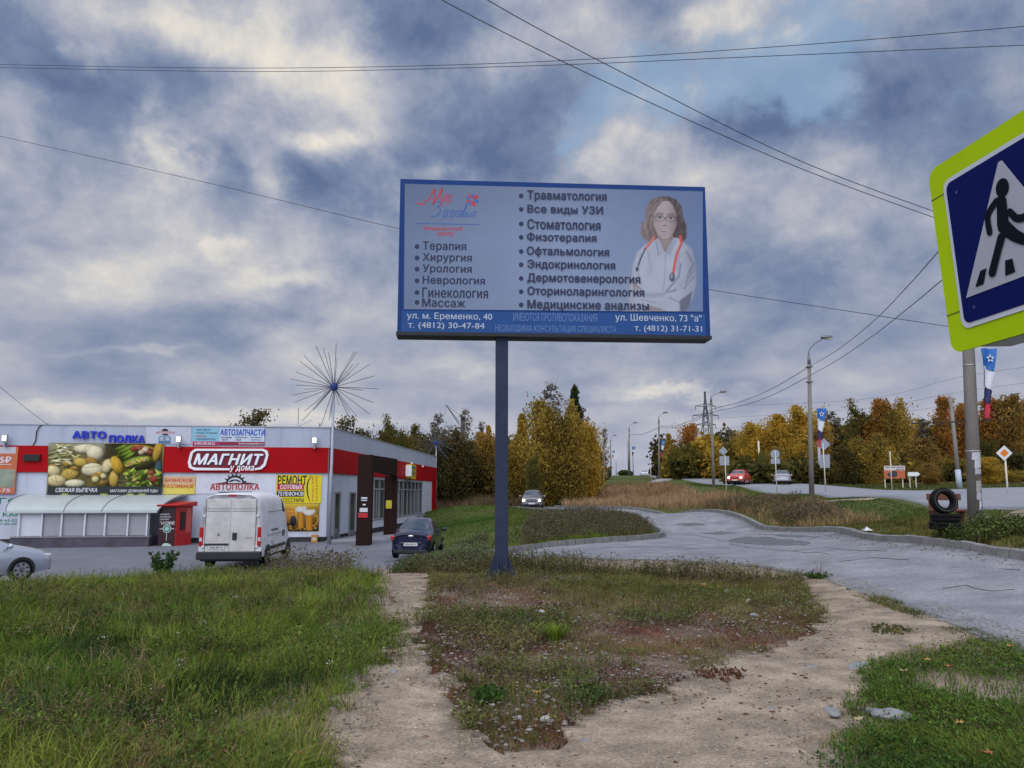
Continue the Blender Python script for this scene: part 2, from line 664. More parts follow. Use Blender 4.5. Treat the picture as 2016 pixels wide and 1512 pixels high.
# ------------------------------------------------------------------ planes for signs, walls and writing
class Plane:
    def __init__(s, o, ex, up=(0, 0, 1)):
        s.o, s.ex, s.up = Vector(o), Vector(ex).normalized(), Vector(up).normalized()
        s.n = s.ex.cross(s.up)          # towards the viewer for a board seen from -y

    def px(s, u, v):
        r = Vector(ray(u, v))
        t = (s.o - Vector((0, 0, CZ))).dot(s.n) / r.dot(s.n)
        p = Vector((0, 0, CZ)) + r * t - s.o
        return (p.dot(s.ex), p.dot(s.up))

    def at(s, a, b, off=0.):
        return s.o + s.ex * a + s.up * b + s.n * off

    def poly(s, mb, pts, off, mat):
        vs = [s.at(a, b, off) for a, b in pts]
        tris = tessellate_polygon([[Vector((a, b, 0)) for a, b in pts]])
        area = sum(pts[i - 1][0] * pts[i][1] - pts[i][0] * pts[i - 1][1] for i in range(len(pts)))
        out = []
        for t_ in tris:
            p, q, r_ = (pts[k] for k in t_)
            cr = (q[0] - p[0]) * (r_[1] - p[1]) - (q[1] - p[1]) * (r_[0] - p[0])
            out.append(t_ if cr > 0 else t_[::-1])
        mb.add(vs, out, mat)

    def slab(s, mb, a0, b0, a1, b1, off0, off1, mat):
        mb.mark()
        q = [(a0, off0), (a1, off0), (a1, off1), (a0, off1)]
        mb.hexa([s.at(a, b0, o) for a, o in q][::-1] + [s.at(a, b1, o) for a, o in q][::-1], mat)

    def pslab(s, mb, u0, v0, u1, v1, off0, off1, mat):
        vm, um = (v0 + v1) / 2, (u0 + u1) / 2
        a0, a1 = s.px(u0, vm)[0], s.px(u1, vm)[0]
        b1, b0 = s.px(um, v0)[1], s.px(um, v1)[1]
        s.slab(mb, a0, b0, a1, b1, off0, off1, mat)
        return a0, b0, a1, b1


_tc = {}


def glyphs(txt, bold=0., shear=0., space=1.):
    """flat letters filled by winding number; heavier weights are the union of outlines laid a hair aside"""
    k = (txt, bold, shear, space)
    if k not in _tc:
        cu = bpy.data.curves.new('txt', 'FONT')
        cu.body = txt
        cu.resolution_u = 3
        cu.shear = shear
        cu.fill_mode = 'NONE'
        cu.space_character = space * (1 + bold * 1.6)
        ob = bpy.data.objects.new('txt', cu)
        C.objects.link(ob)
        bpy.context.view_layer.update()
        me = bpy.data.meshes.new_from_object(ob.evaluated_get(bpy.context.evaluated_depsgraph_get()))
        V = np.array([v.co[:2] for v in me.vertices]).reshape(-1, 2)
        E = np.array([e_.vertices[:] for e_ in me.edges]).reshape(-1, 2)
        bpy.data.objects.remove(ob)
        bpy.data.curves.remove(cu)
        bpy.data.meshes.remove(me)
        n = len(V)
        b = bold * .85
        sh = [(0, 0)] + ([(b, .0007), (-b, -.0009), (.0008, b * .7), (-.0006, -b * .7)] if b > .001 else [])
        E = np.concatenate([E + n * m for m in range(len(sh))])
        V = np.concatenate([V + np.array(q) for q in sh])
        vs, _e, fs, *_r = delaunay_2d_cdt([Vector(p) for p in V], [tuple(map(int, q)) for q in E], [], 0, 1e-5)
        Q = np.array([p[:] for p in vs])
        F = np.array([f for f in fs if len(f) == 3])
        c = Q[F].mean(1)
        w = np.zeros(len(F))
        for a0, a1 in zip(V[E[:, 0]], V[E[:, 1]]):
            cr = (a1[0] - a0[0]) * (c[:, 1] - a0[1]) - (a1[1] - a0[1]) * (c[:, 0] - a0[0])
            w += ((a0[1] <= c[:, 1]) & (a1[1] > c[:, 1]) & (cr > 0)) * 1. - ((a0[1] > c[:, 1]) & (a1[1] <= c[:, 1]) & (cr < 0)) * 1.
        F = F[w != 0]
        us = np.unique(F)
        mp = np.zeros(len(Q), int)
        mp[us] = np.arange(len(us))
        _tc[k] = (Q[us], [tuple(int(q) for q in f) for f in mp[F]])
    return _tc[k]


def text(mb, pl_, txt, box, off, mat, bold=.02, shear=0., rot=0., px=True, space=1.):
    """writing fitted into a box; box in photo pixels (u0, v0, u1, v1) or in plane metres"""
    V, F = glyphs(txt, bold, shear, space)
    if not len(V):
        return
    mn, mx = V.min(0), V.max(0)
    q = (V - mn) / (mx - mn)
    if px:
        u0, v0, u1, v1 = box
        A = [pl_.px(u0, v1), pl_.px(u1, v1), pl_.px(u1, v0), pl_.px(u0, v0)]
        vm, um = (v0 + v1) / 2, (u0 + u1) / 2
        a0, a1, b0, b1 = pl_.px(u0, vm)[0], pl_.px(u1, vm)[0], pl_.px(um, v1)[1], pl_.px(um, v0)[1]
    else:
        a0, b0, a1, b1 = box
    mb.mark()
    vs = [pl_.at(a0 + (a1 - a0) * x, b0 + (b1 - b0) * y, off) for x, y in q]
    mb.add(vs, F, mat)
    mb.mark()


def ellp(cu, cv, ru, rv, n=20, rot=0., a0=0., a1=2 * math.pi):
    o = []
    full = abs(a1 - a0 - 2 * math.pi) < 1e-6
    for k in range(n if full else n + 1):
        w = a0 + (a1 - a0) * k / n
        x, y = ru * math.cos(w), rv * math.sin(w)
        o.append((cu + x * math.cos(rot) - y * math.sin(rot), cv + x * math.sin(rot) + y * math.cos(rot)))
    return o


def ppoly(mb, pl_, pts, off, mat):
    pl_.poly(mb, [pl_.px(u, v) for u, v in pts], off, mat)


def stroke(pts, w):
    """a polyline in pixels widened to a band polygon"""
    L_, R_ = [], []
    for i, p in enumerate(pts):
        a, b = pts[max(i - 1, 0)], pts[min(i + 1, len(pts) - 1)]
        tx, ty = b[0] - a[0], b[1] - a[1]
        l = math.hypot(tx, ty) or 1
        ww = w if not hasattr(w, '__len__') else w[i]
        L_.append((p[0] - ty / l * ww / 2, p[1] + tx / l * ww / 2))
        R_.append((p[0] + ty / l * ww / 2, p[1] - tx / l * ww / 2))
    return L_ + R_[::-1]

class Paint:
    """a printed picture: a flat grid whose vertex colours hold the print; pixels of the photograph are its units"""

    def __init__(s, u0, v0, u1, v1, step):
        nx, ny = max(2, int((u1 - u0) / step) + 1), max(2, int((v1 - v0) / step) + 1)
        s.u, s.v = np.meshgrid(np.linspace(u0, u1, nx), np.linspace(v0, v1, ny))
        s.c = np.zeros(s.u.shape + (3,))
        s.mask = np.ones(s.u.shape, bool)

    def put(s, a, col):
        a = np.clip(a, 0, 1)[..., None]
        s.c = s.c * (1 - a) + np.asarray(col) * a

    def ell(s, cu, cv, ru, rv, col, rot=0., soft=1.5, shade=0., alpha=1.):
        x, y = s.u - cu, s.v - cv
        p, q = (x * math.cos(rot) + y * math.sin(rot)) / ru, (-x * math.sin(rot) + y * math.cos(rot)) / rv
        r = np.sqrt(p * p + q * q)
        a = np.clip(.5 - (r - 1) * min(ru, rv) / soft, 0, 1) * alpha
        col = np.asarray(col) * np.ones(s.c.shape)
        if shade:
            l = 1 + shade * (-.45 * x / ru - .75 * y / rv) * .8 - shade * np.clip(r, 0, 1) ** 3 * .6
            col = col * np.clip(l, .2, 2)[..., None]
        s.put(a, col)

    def dist(s, pts, closed=True):
        d = np.full(s.u.shape, 1e9)
        n = len(pts)
        for i in range(n if closed else n - 1):
            (x0, y0), (x1, y1) = pts[i], pts[(i + 1) % n]
            l2 = (x1 - x0) ** 2 + (y1 - y0) ** 2 + 1e-9
            t = np.clip(((s.u - x0) * (x1 - x0) + (s.v - y0) * (y1 - y0)) / l2, 0, 1)
            d = np.minimum(d, np.hypot(s.u - x0 - t * (x1 - x0), s.v - y0 - t * (y1 - y0)))
        return d

    def poly(s, pts, col, soft=1.5, alpha=1.):
        d = s.dist(pts)
        d = np.where(inpoly(s.u, s.v, pts), -d, d)
        s.put(np.clip(.5 - d / soft, 0, 1) * alpha, col)
        return d

    def line(s, pts, w, col, soft=1.2, alpha=1.):
        s.put(np.clip(.5 - (s.dist(pts, False) - w / 2) / soft, 0, 1) * alpha, col)

    def build(s, name, pl_, off, mat, parent):
        ny, nx = s.u.shape
        r = np.stack([(s.u - 1008) / FPX, ct - (756 - s.v) / FPX * st, st + (756 - s.v) / FPX * ct], -1)
        n = np.array(pl_.n)
        o = np.array(pl_.o) - np.array([0, 0, CZ])
        t = (o @ n) / (r @ n)
        p = r * t[..., None] + np.array([0, 0, CZ]) + n * off - np.array(parent.location)
        I = np.arange(nx * ny).reshape(ny, nx)
        F = np.c_[I[1:, :-1].ravel(), I[1:, 1:].ravel(), I[:-1, 1:].ravel(), I[:-1, :-1].ravel()]
        return npmesh(name, p.reshape(-1, 3), F, mat, s.c.reshape(-1, 3), parent)


# ------------------------------------------------------------------ ground, paths, roads
ASPH = M('asphalt', (.205, .208, .232), .9, var=.10, scale=1.1, bump=.35, col2=(.275, .275, .295), spec=.12, fine=.22)
ASPH_ROAD = M('road_asphalt', (.25, .26, .29), .8, var=.10, scale=.8, bump=.1, spec=.3)
LOTM = M('lot_asphalt', (.15, .158, .185), .8, var=.22, scale=.7, bump=.15, spec=.25, fine=.12)
CONC = M('kerb_concrete', (.21, .205, .20), .95, var=.3, scale=3, bump=.4, spec=.1)
DIRT = M('trodden_earth', (.235, .188, .140), .95, var=.22, scale=2.1, bump=.8, col2=(.345, .278, .212), spec=.06, fine=.30)

ys = np.concatenate([np.linspace(-6, 3, 14), 3 + np.cumsum(np.geomspace(.14, 5.0, 230)), [900, 1600, 3000, 5000]])
xs = np.linspace(-1.6, 1.6, 260)
xs = np.sign(xs) * np.abs(xs) ** 1.25
gx = (xs[None, :] * (ys[:, None] + 13))
gy = np.repeat(ys[:, None], len(xs), 1)
gz = T(gx, gy) + (fbm(gx, gy, .9, 3) - .5) * .10 * (np.hypot(gx, gy) < 60) - .03
V = np.c_[gx.ravel(), gy.ravel(), gz.ravel()]
nx, ny = len(xs), len(ys)
I = np.arange(nx * ny).reshape(ny, nx)
Q = np.c_[I[:-1, :-1].ravel(), I[:-1, 1:].ravel(), I[1:, 1:].ravel(), I[1:, :-1].ravel()]
f1, f2 = fbm(V[:, 0], V[:, 1], .35, 11)[:, None], fbm(V[:, 0], V[:, 1], 1.6, 15)[:, None]
near = np.clip((28 - V[:, 1:2]) / 8, 0, 1)
soil = np.array([.19, .145, .11]) * (1 - f2) + np.array([.33, .268, .21]) * f2
turf = np.array([.045, .075, .018]) * (1 - f1) + np.array([.12, .115, .04]) * f1
gcol = soil * near + turf * (1 - near)
gin = inpoly(V[:, 0], V[:, 1], [(-30, 1), (-1.75, 1)] + [(x - .75, y) for x, y in gpl([(655, 1460), (690, 1390), (740, 1300), (768, 1240), (772, 1200), (762, 1165), (748, 1140), (735, 1122)])] + [(-4, 20), (-30, 20)])[:, None]
gcol = np.where(gin, gcol * np.array([.42, .42, .36]), gcol)  # soil darkened under the left bank grass, imitating shade between tufts
gin = inpoly(V[:, 0], V[:, 1], gpl([(845, 1150), (840, 1200), (830, 1250), (830, 1290), (880, 1330), (910, 1390), (940, 1435), (990, 1455), (1060, 1440), (1180, 1395), (1340, 1325), (1470, 1280), (1580, 1240), (1600, 1200), (1570, 1160), (1500, 1135), (900, 1120)]))[:, None]
f3 = np.clip((fbm(V[:, 0], V[:, 1], 1.9, 19)[:, None] - .3) * 2.2, 0, 1)
gcol = np.where(gin, gcol * (.42 + .36 * f3) * np.array([1.0, .90, .84]), gcol)
tag(npmesh('ground', V, Q, M('soil', vc=True, rough=.95, var=.35, scale=5, bump=.8, spec=.08, fine=.35), gcol, smooth=True), kind='structure')

NEAR_EDGE = gpl([(2040, 1292), (1980, 1264), (1900, 1231), (1800, 1197), (1700, 1163), (1620, 1135), (1560, 1121), (1480, 1111), (1400, 1106), (1300, 1102), (1150, 1099), (1000, 1098)])
NEAR_EDGE = [(5.3, 3.0), (5.0, 5.5)] + [p for p in smooth_line(NEAR_EDGE, 2) if p[1] > 6.5]
FAR_EDGE = smooth_line([(9.2, 4), (9.25, 9), (9.1, 13.2), (8.75, 15.6), (9.2, 20.3), (10.2, 31.8), (9.5, 47), (7, 58), (3.5, 66)], 3)
ISLE = smooth_line([(-.6, 23.2), (.2, 24.0), (1.0, 24.7), (2.2, 25.3), (3.4, 26.0), (4.6, 26.9), (5.5, 28.3), (6.0, 31), (6.1, 38), (5.4, 48), (3, 56), (0.2, 62)], 2)
drive = NEAR_EDGE + [(-1.6, 20.6), (-3, 22.5), (-3.2, 25.5), (-1.4, 23.8)] + ISLE + [(0, 66)] + FAR_EDGE[::-1]
sheet('driveway', drive, .6, .012, ASPH)
sheet('parking_lot', [(-45, 14.4), (-20, 14.6), (-13, 15.0), (-9.6, 16.4), (-7.4, 18.9), (-5.2, 20.6), (-3.3, 22.2), (-3.0, 25), (-2.9, 30), (-3.6, 34), (-5.4, 41), (-6.9, 52), (-7.2, 71.5), (-12, 72), (-45, 60)], 1.2, .012, LOTM)
PATCH = M('asphalt_patch', (.135, .14, .158), .9, var=.3, scale=2, spec=.1, fine=.2)
for pts in ([(1432, 1064), (1470, 1057), (1530, 1060), (1560, 1066), (1600, 1070), (1585, 1075), (1520, 1075), (1460, 1072)], [(1490, 1052), (1560, 1054), (1612, 1058), (1600, 1061), (1540, 1058)], [(1380, 1050), (1420, 1047), (1450, 1050), (1410, 1054)], [(1960, 1122), (1998, 1124), (1990, 1127)], [(1330, 1032), (1370, 1030), (1390, 1034), (1350, 1037)]):
    sheet('asphalt_patch', gpl(pts), .3, .017, PATCH, step=.2, jit=.3)
for pts in ([(1300, 1046), (1380, 1056), (1470, 1080), (1560, 1086), (1640, 1092)], [(1560, 1086), (1620, 1080), (1738, 1088)], [(1180, 1080), (1280, 1076), (1380, 1082)], [(1862, 1160), (1910, 1155), (1960, 1166), (2005, 1163)], [(1660, 1105), (1720, 1098), (1790, 1104)]):
    ln = [(x + (vnoise(x, y, 2.3, 4) - .5) * .25, y + (vnoise(x, y, 2.3, 8) - .5) * .25) for x, y in dens_line(gpl(pts), .25)]
    L_ = [(float(x - .006), float(y)) for x, y in ln] + [(float(x + .008), float(y + .012)) for x, y in ln[::-1]]
    sheet('asphalt_crack', L_, .5, .021, M('crack_dark', (.06, .06, .07), .95), step=5)
kerb('driveway_kerb', NEAR_EDGE, CONC, side=-1 if NEAR_EDGE[0][1] > NEAR_EDGE[-1][1] else 1, h=.03, off=-.01)
kerb('far_kerb', FAR_EDGE, CONC, side=-1, h=.15)
kerb('island_kerb', ISLE, CONC, side=1, h=.17)
ROAD_N = [(13.8, 4), (14.4, 12), (14.9, 20), (15.0, 27), (16.3, 34), (18, 42), (19.6, 50), (21.0, 60), (22.3, 75), (23.2, 95), (24, 130), (26.5, 170), (30, 230), (33, 290)]
ROAD_F = [(23, 4), (23.4, 12), (24, 25), (27, 42), (28.5, 58), (31, 76), (32, 95), (33, 130), (36, 170), (40, 230), (43, 290)]
ROAD_N, ROAD_F = smooth_line(ROAD_N, 2), smooth_line(ROAD_F, 2)
sheet('main_road', ROAD_N + ROAD_F[::-1], 2.0, .05, ASPH_ROAD)
sheet('side_road', [(24.2, 27), (27, 41), (28.6, 56), (36, 60), (60, 62), (120, 66), (120, 52), (60, 49), (42, 46), (36, 38), (33, 27)], 2.0, .03, ASPH_ROAD)
sheet('traffic_island', smooth_line([(28.4, 33), (31, 46.5), (36, 48), (34.5, 38), (32, 31)] + [(28.4, 33)], 2)[:-1], 1., .12, M('island_soil', (.10, .085, .05), .95, var=.4, scale=2))
sheet('footpath', smooth_line([(11.5, 16.2), (11.3, 17.5), (12.5, 20), (14.6, 22.5), (14.8, 20.5), (13.6, 18.5), (13.2, 15)] + [(11.5, 16.2)], 2)[:-1], .5, .02, DIRT)
sheet('trampled_strip', [(11.9, 39), (13, 37.6), (15.8, 33.5), (15.0, 33.2), (12.6, 36.8), (11.4, 38.6)], .5, .03, DIRT, jit=.3)
sheet('roadside_path', smooth_line([(16.2, 92), (18, 96), (22.2, 108), (23.3, 112), (23.3, 118), (21, 112), (16.8, 100)], 1), 1.2, .06, M('path_grit', (.34, .31, .29), .95))
E_LEFT = [(640, 1540), (655, 1460), (690, 1390), (740, 1300), (768, 1240), (772, 1200), (762, 1165), (748, 1140), (735, 1122), (728, 1112)]
E_MID = [(838, 1112), (846, 1140), (836, 1180), (812, 1215), (818, 1250), (800, 1290), (850, 1320), (880, 1385), (905, 1440), (985, 1478), (1060, 1462), (1180, 1410), (1340, 1340), (1470, 1295), (1600, 1245), (1640, 1215), (1600, 1180), (1585, 1150), (1575, 1133)]
E_RIGHT = [(1620, 1143), (1700, 1172), (1800, 1206), (1900, 1240), (1905, 1252), (1850, 1268), (1720, 1300), (1695, 1330), (1690, 1375), (1640, 1410), (1580, 1450), (1555, 1540)]
pathpoly = smooth_line(gpl(E_LEFT), 2) + smooth_line(gpl(E_MID), 2) + smooth_line(gpl(E_RIGHT), 2) + [(1.0, 2.2), (.5, 1), (-.9, 1), (-1.2, 3)]
sheet('dirt_path', pathpoly, .16, .014, DIRT, step=.06, jit=.6)

# ------------------------------------------------------------------ billboard
INK = M('sign_ink', (.012, .018, .06), .6, var=.05)
PALE = M('sign_white', (.62, .64, .68), .55, var=.05)
WHITE = M('white_print', (.72, .74, .76), .6, var=.04)
STEEL = M('mast_paint', (.028, .038, .072), .6, var=.25, scale=4, spec=.15)
bpx = (-2.229, 14.731, 3.027 + CZ)
BP = Plane(bpx, (math.cos(.0666), math.sin(.0666), 0))
bw, bh = 6.2, 3.18
bx, by = gp(985, 1131)
bc = BP.at(bw / 2, 0)
pole = BP.at(BP.px(989, 690)[0], 0, -.22)
root = thing('billboard', 'large blue framed medical centre billboard on a single steel mast', 'billboard', (pole.x, pole.y, tz(pole.x, pole.y)))
mb = MB()
BOARD_BLUE = M('board_blue', (.014, .045, .165), .7, var=.12, scale=1.5, spec=.12)
BP.slab(mb, 0, .07, bw, bh, -.42, 0, BOARD_BLUE)
mb.build('cabinet', root, True)
mb = MB()
BP.slab(mb, -.02, 0, bw + .02, .068, -.45, .03, M('board_base', (.012, .014, .02), .6))
mb.build('lower_rail', root, True)
mb = MB()
ppoly(mb, BP, [(797, 362), (1383, 377), (1384, 614), (795, 609)], .003, M('poster_paper', (.15, .18, .25), .7, spec=.1))
mb.build('poster', root, True)
mb = MB()
ppoly(mb, BP, [(791, 612), (1388, 618), (1390, 664), (790, 655)], .004, M('strip_blue', (.026, .075, .225), .7, var=.1, scale=1, spec=.1))
mb.build('address_strip', root, True)
mb = MB()
left = [('Терапия', 832, 918, 476, 497), ('Хирургия', 832, 929, 499, 519), ('Урология', 832, 929, 521, 541), ('Неврология', 832, 955, 544, 564), ('Гинекология', 831, 961, 567, 587), ('Массаж', 831, 916, 588, 605)]
for t_, u0, u1, v0, v1 in left:
    text(mb, BP, t_, (u0, v0, u1, v1), .008, INK, .034)
    ppoly(mb, BP, ellp(821, (v0 + v1) / 2 - 1, 4.6, 4.8, 16), .008, INK)
right = [('Травматология', 1038, 1194, 377, 399), ('Все виды УЗИ', 1038, 1187, 405, 424), ('Стоматология', 1038, 1182, 433, 453), ('Физотерапия', 1037, 1174, 459, 480), ('Офтальмология', 1037, 1199, 487, 508),
         ('Эндокринология', 1038, 1211, 513, 534), ('Дермотовенерология', 1038, 1260, 540, 561), ('Оториноларингология', 1038, 1268, 566, 587), ('Медицинские анализы', 1038, 1277, 592, 613)]
for t_, u0, u1, v0, v1 in right:
    text(mb, BP, t_, (u0, v0, u1, v1), .0225, INK, .034)
    ppoly(mb, BP, ellp(1026, (v0 + v1) / 2 - 2, 4.6, 4.8, 16), .008, INK)
mb.build('lettering', root, True, split=True)
mb = MB()
AW = M('address_white', (.36, .42, .52), .6, var=.05)
for t_, b_ in [('ул. м. Еременко, 40', (801, 616, 969, 632)), ('т. (4812) 30-47-84', (803, 635, 954, 650)), ('ул. Шевченко, 73 "а"', (1211, 619, 1381, 636)), ('т. (4812) 31-71-31', (1249, 641, 1382, 656))]:
    text(mb, BP, t_, b_, .010, AW, .016)
AF = M('address_faint', (.11, .20, .42), .6, var=.05)
text(mb, BP, 'ИМЕЮТСЯ ПРОТИВОПОКАЗАНИЯ.', (1010, 617, 1178, 633), .010, AF, 0)
text(mb, BP, 'НЕОБХОДИМА КОНСУЛЬТАЦИЯ СПЕЦИАЛИСТА', (975, 641, 1213, 656), .010, AF, 0)
mb.build('address_lettering', root, True, split=True)
mb = MB()
RED = M('print_red', (.42, .03, .05), .6, var=.05)
BLU = M('print_blue', (.045, .115, .33), .6, var=.05)
# hand-drawn name and flower mark
for st_ in [[(820, 400), (832, 403), (845, 392), (856, 371)], [(856, 371), (855, 386), (853, 402)], [(853, 402), (862, 388), (871, 371)], [(871, 371), (868, 390), (869, 404), (872, 405)]]:
    ppoly(mb, BP, stroke(st_, 2.6), .008, RED)
text(mb, BP, 'ир', (871, 384, 890, 405), .008, RED, .0, .35)
ppoly(mb, BP, stroke([(861, 398), (866, 396), (868, 401), (862, 408), (867, 410), (866, 420), (856, 427), (848, 425)], 2.1), .009, BLU)
text(mb, BP, 'доров', (870, 413, 912, 433), .009, BLU, .012, .35)
ppoly(mb, BP, stroke([(908, 426), (916, 412), (921, 400), (919, 399), (914, 412), (913, 427)], 1.6), .009, BLU)
text(mb, BP, 'ья', (914, 416, 938, 428), .009, BLU, .012, .35)
for k in range(8):
    w = k * math.pi / 4 + .3
    big = 1.15 if k in (0, 1, 7) else .85
    ppoly(mb, BP, ellp(928 + 8.3 * big * math.cos(w), 393 + 8.3 * big * math.sin(w), 5.2 * big, 3.1 * big, 12, w), .008, RED if k % 2 else BLU)
ppoly(mb, BP, [(819, 439), (944, 441.5), (944, 443), (819, 440.5)], .008, BLU)
text(mb, BP, 'Медицинский', (835, 446, 910, 455), .008, RED, .02)
text(mb, BP, 'центр', (861, 457, 893, 467), .008, RED, .02)
mb.build('clinic_logo', root, True)
# printed portrait of a smiling doctor in a white coat
PRINT = M('colour_print', vc=True, rough=.75, var=.05, scale=1.5, spec=.08)


def paper_col(u, v):
    a = np.clip((u - 800) / 300, 0, 1)
    b = np.clip((u - 1130) / 260, 0, 1)
    c = np.array([.135, .165, .23]) * (1 - a)[..., None] + np.array([.20, .235, .315]) * a[..., None]
    c = c * (1 - b)[..., None] + np.array([.125, .165, .255]) * b[..., None]
    t = np.clip((470 - v) / 110, 0, 1)[..., None]
    c = c * (1 - .2 * t) * np.array([1.08, 1.15, 1.22])
    g = np.exp(-((u - 1240) / 55) ** 2 - ((v - 575) / 60) ** 2)[..., None]
    return c * (1 - g * .6) + np.array([.25, .29, .36]) * g * .6


pt = Paint(797, 378, 1383.5, 608, 3.)
top_ = 362 + (pt.u - 797) * 15 / 586 + .5
bot_ = 609 + (pt.u - 797) * 5 / 588 - .3
pt.v = top_ + (bot_ - top_) * (pt.v - 378) / 230
pt.c = paper_col(pt.u, pt.v)
pt.build('poster_print', BP, .0055, PRINT, root)
pt = Paint(1225, 379.5, 1383, 613, .8)
pt.c = paper_col(pt.u, pt.v)
hn = vnoise(pt.u, pt.v, .16, 3)[..., None]
strand = (.5 + .5 * np.sin((pt.u - 1306) * .55 + np.sin(pt.v * .09) * 3 + (pt.v - 390) * .12))[..., None]
hl = np.clip((1326 - pt.u) / 60, 0, 1)[..., None]
hair = (np.array([.085, .066, .066]) * (1 - hl) + np.array([.205, .165, .158]) * hl) * (.86 + .22 * strand) * (.85 + .3 * hn)
pt.poly([(1264, 462), (1262, 446), (1270, 434), (1270, 412), (1279, 396), (1295, 387.5), (1314, 386), (1331, 393), (1342, 408), (1345, 428), (1350, 446), (1349, 462), (1340, 475), (1322, 482), (1290, 476), (1272, 467)], hair, 2.5)
for cu, cv, ru, rv in ((1268, 458, 8, 10), (1276, 468, 8, 7), (1344, 462, 8, 12), (1337, 474, 8, 7), (1268, 444, 6, 9), (1347, 448, 5, 9)):
    pt.ell(cu, cv, ru, rv, hair * 1.05, 0, 3)
fold = vnoise(pt.u, pt.v, .05, 9)[..., None]
side = np.clip((pt.u - 1325) / 50, 0, 1)[..., None]
lowl = np.clip((1262 - pt.u) / 26, 0, 1)[..., None]
coat = np.array([.36, .39, .46]) * (.93 + .14 * fold) * (1 - .38 * side) * (1 - .18 * lowl)
d = pt.poly([(1236, 614), (1239, 575), (1245, 525), (1254, 497), (1270, 482), (1292, 471), (1310, 476), (1332, 468), (1348, 479), (1362, 490), (1369, 515), (1371, 555), (1364, 585), (1350, 614)], coat, 3.5)
pt.poly([(1293, 458), (1322, 458), (1328, 474), (1311, 498), (1294, 482)], np.array([.22, .175, .175]), 2)
pt.ell(1308, 478, 12, 12, (.27, .225, .22), 0, 8, alpha=.7)
fx_ = np.clip(1 - ((pt.u - 1306) / 26) ** 2, 0, 1)[..., None]
skin = np.array([.235, .185, .18]) * (1 - fx_) + np.array([.35, .30, .295]) * fx_
skin = skin * (1 - .25 * np.clip((pt.u - 1316) / 18, 0, 1))[..., None]
pt.poly([(1284, 420), (1288, 405), (1299, 396), (1317, 396), (1330, 407), (1334, 424), (1332, 444), (1326, 459), (1315, 470), (1303, 470), (1294, 461), (1287, 445)], skin, 2)
for pts in ([(1282, 440), (1281, 418), (1288, 402), (1301, 392), (1314, 391), (1304, 397), (1293, 409), (1287, 424)], [(1312, 391), (1330, 397), (1339, 413), (1337, 446), (1332, 436), (1331, 420), (1325, 405)]):
    pt.poly(pts, hair * 1.15, 2.5)
pt.line([(1304, 392), (1290, 405), (1284, 425), (1280, 448)], 2, (.26, .215, .20), 3, .6)
pt.line([(1295, 390), (1279, 408), (1275, 432), (1268, 452)], 2.5, (.24, .20, .19), 3, .6)
pt.line([(1332, 398), (1340, 415), (1343, 438)], 2, (.20, .165, .16), 3, .5)
for cu, cv in ((1298.5, 429), (1320, 430)):
    pt.ell(cu, cv - 1, 7, 4, (.20, .155, .155), 0, 4, alpha=.5)
    pt.ell(cu, cv, 4.6, 2.2, (.38, .37, .38), 0, 1.2)
    pt.ell(cu + .3, cv, 2.1, 2.2, (.03, .035, .05), 0, 1)
    pt.line([(cu - 5, cv - 1.2), (cu, cv - 2.6), (cu + 5, cv - 1)], 1.1, (.03, .025, .03))
    pt.line([(cu - 7, cv - 6.5), (cu - 1, cv - 9), (cu + 7, cv - 7)], 1.8, (.10, .08, .08), 1.6)
    q = ellp(cu, cv + 1.2, 9.6, 6.2, 20)
    pt.line(q + q[:1], .9, (.045, .04, .05), 1.2, .9)
pt.line([(1307.5, 430), (1311, 430)], 1.2, (.05, .04, .05))
pt.line([(1289, 428), (1284, 425)], 1.2, (.05, .04, .05))
pt.line([(1329, 429), (1333, 427)], 1.2, (.05, .04, .05))
pt.line([(1310, 432), (1311, 441), (1308, 444)], 1.8, (.24, .19, .185), 2.5, .8)
pt.ell(1308, 444.5, 4.5, 1.6, (.20, .15, .15), 0, 2, alpha=.8)
pt.ell(1293, 444, 6, 6, (.36, .27, .265), 0, 7, alpha=.5)
pt.ell(1323, 446, 5, 6, (.29, .21, .21), 0, 7, alpha=.5)
pt.poly([(1296, 450.5), (1303, 451.3), (1311, 452), (1318, 450.5), (1314, 455.5), (1308, 458), (1301, 456)], (.25, .115, .125), 1.4)
pt.poly([(1297.5, 451), (1304, 452.3), (1311, 453), (1318, 451), (1313, 455.2), (1303, 455)], (.40, .39, .40), 1)
pt.line([(1293, 448), (1291, 452)], 1, (.24, .18, .18), 2, .6)
pt.line([(1301, 462), (1308, 463.5), (1314, 462)], 1.5, (.24, .185, .18), 3, .6)
# collar, seams and folds
pt.poly([(1289, 474), (1296, 469), (1309, 499), (1296, 505)], np.array([.31, .34, .41]), 1.5)
pt.poly([(1326, 467), (1333, 473), (1319, 503), (1309, 499)], np.array([.27, .30, .37]), 1.5)
pt.line([(1291, 475), (1296, 504)], 1.2, (.10, .12, .17), 2, .8)
pt.line([(1310, 500), (1309, 540), (1306, 572)], 1.4, (.20, .225, .29), 2.5, .8)
for q, w, a in (([(1340, 520), (1336, 545), (1312, 574)], 3, .9), ([(1352, 496), (1365, 520), (1352, 546)], 3, .8), ([(1368, 528), (1350, 556)], 2.5, .8), ([(1366, 544), (1347, 568)], 2.5, .8), ([(1370, 515), (1356, 534)], 2, .8),
                ([(1262, 500), (1256, 535), (1262, 560)], 3, .5), ([(1275, 495), (1282, 530)], 3, .3), ([(1338, 500), (1333, 530)], 3, .4), ([(1252, 574), (1276, 582), (1304, 579), (1330, 571)], 3.2, .9), ([(1262, 590), (1290, 596)], 2.5, .5), ([(1318, 586), (1338, 596)], 3, .6)):
    pt.line(q, w, (.135, .155, .215), 3.5, a)
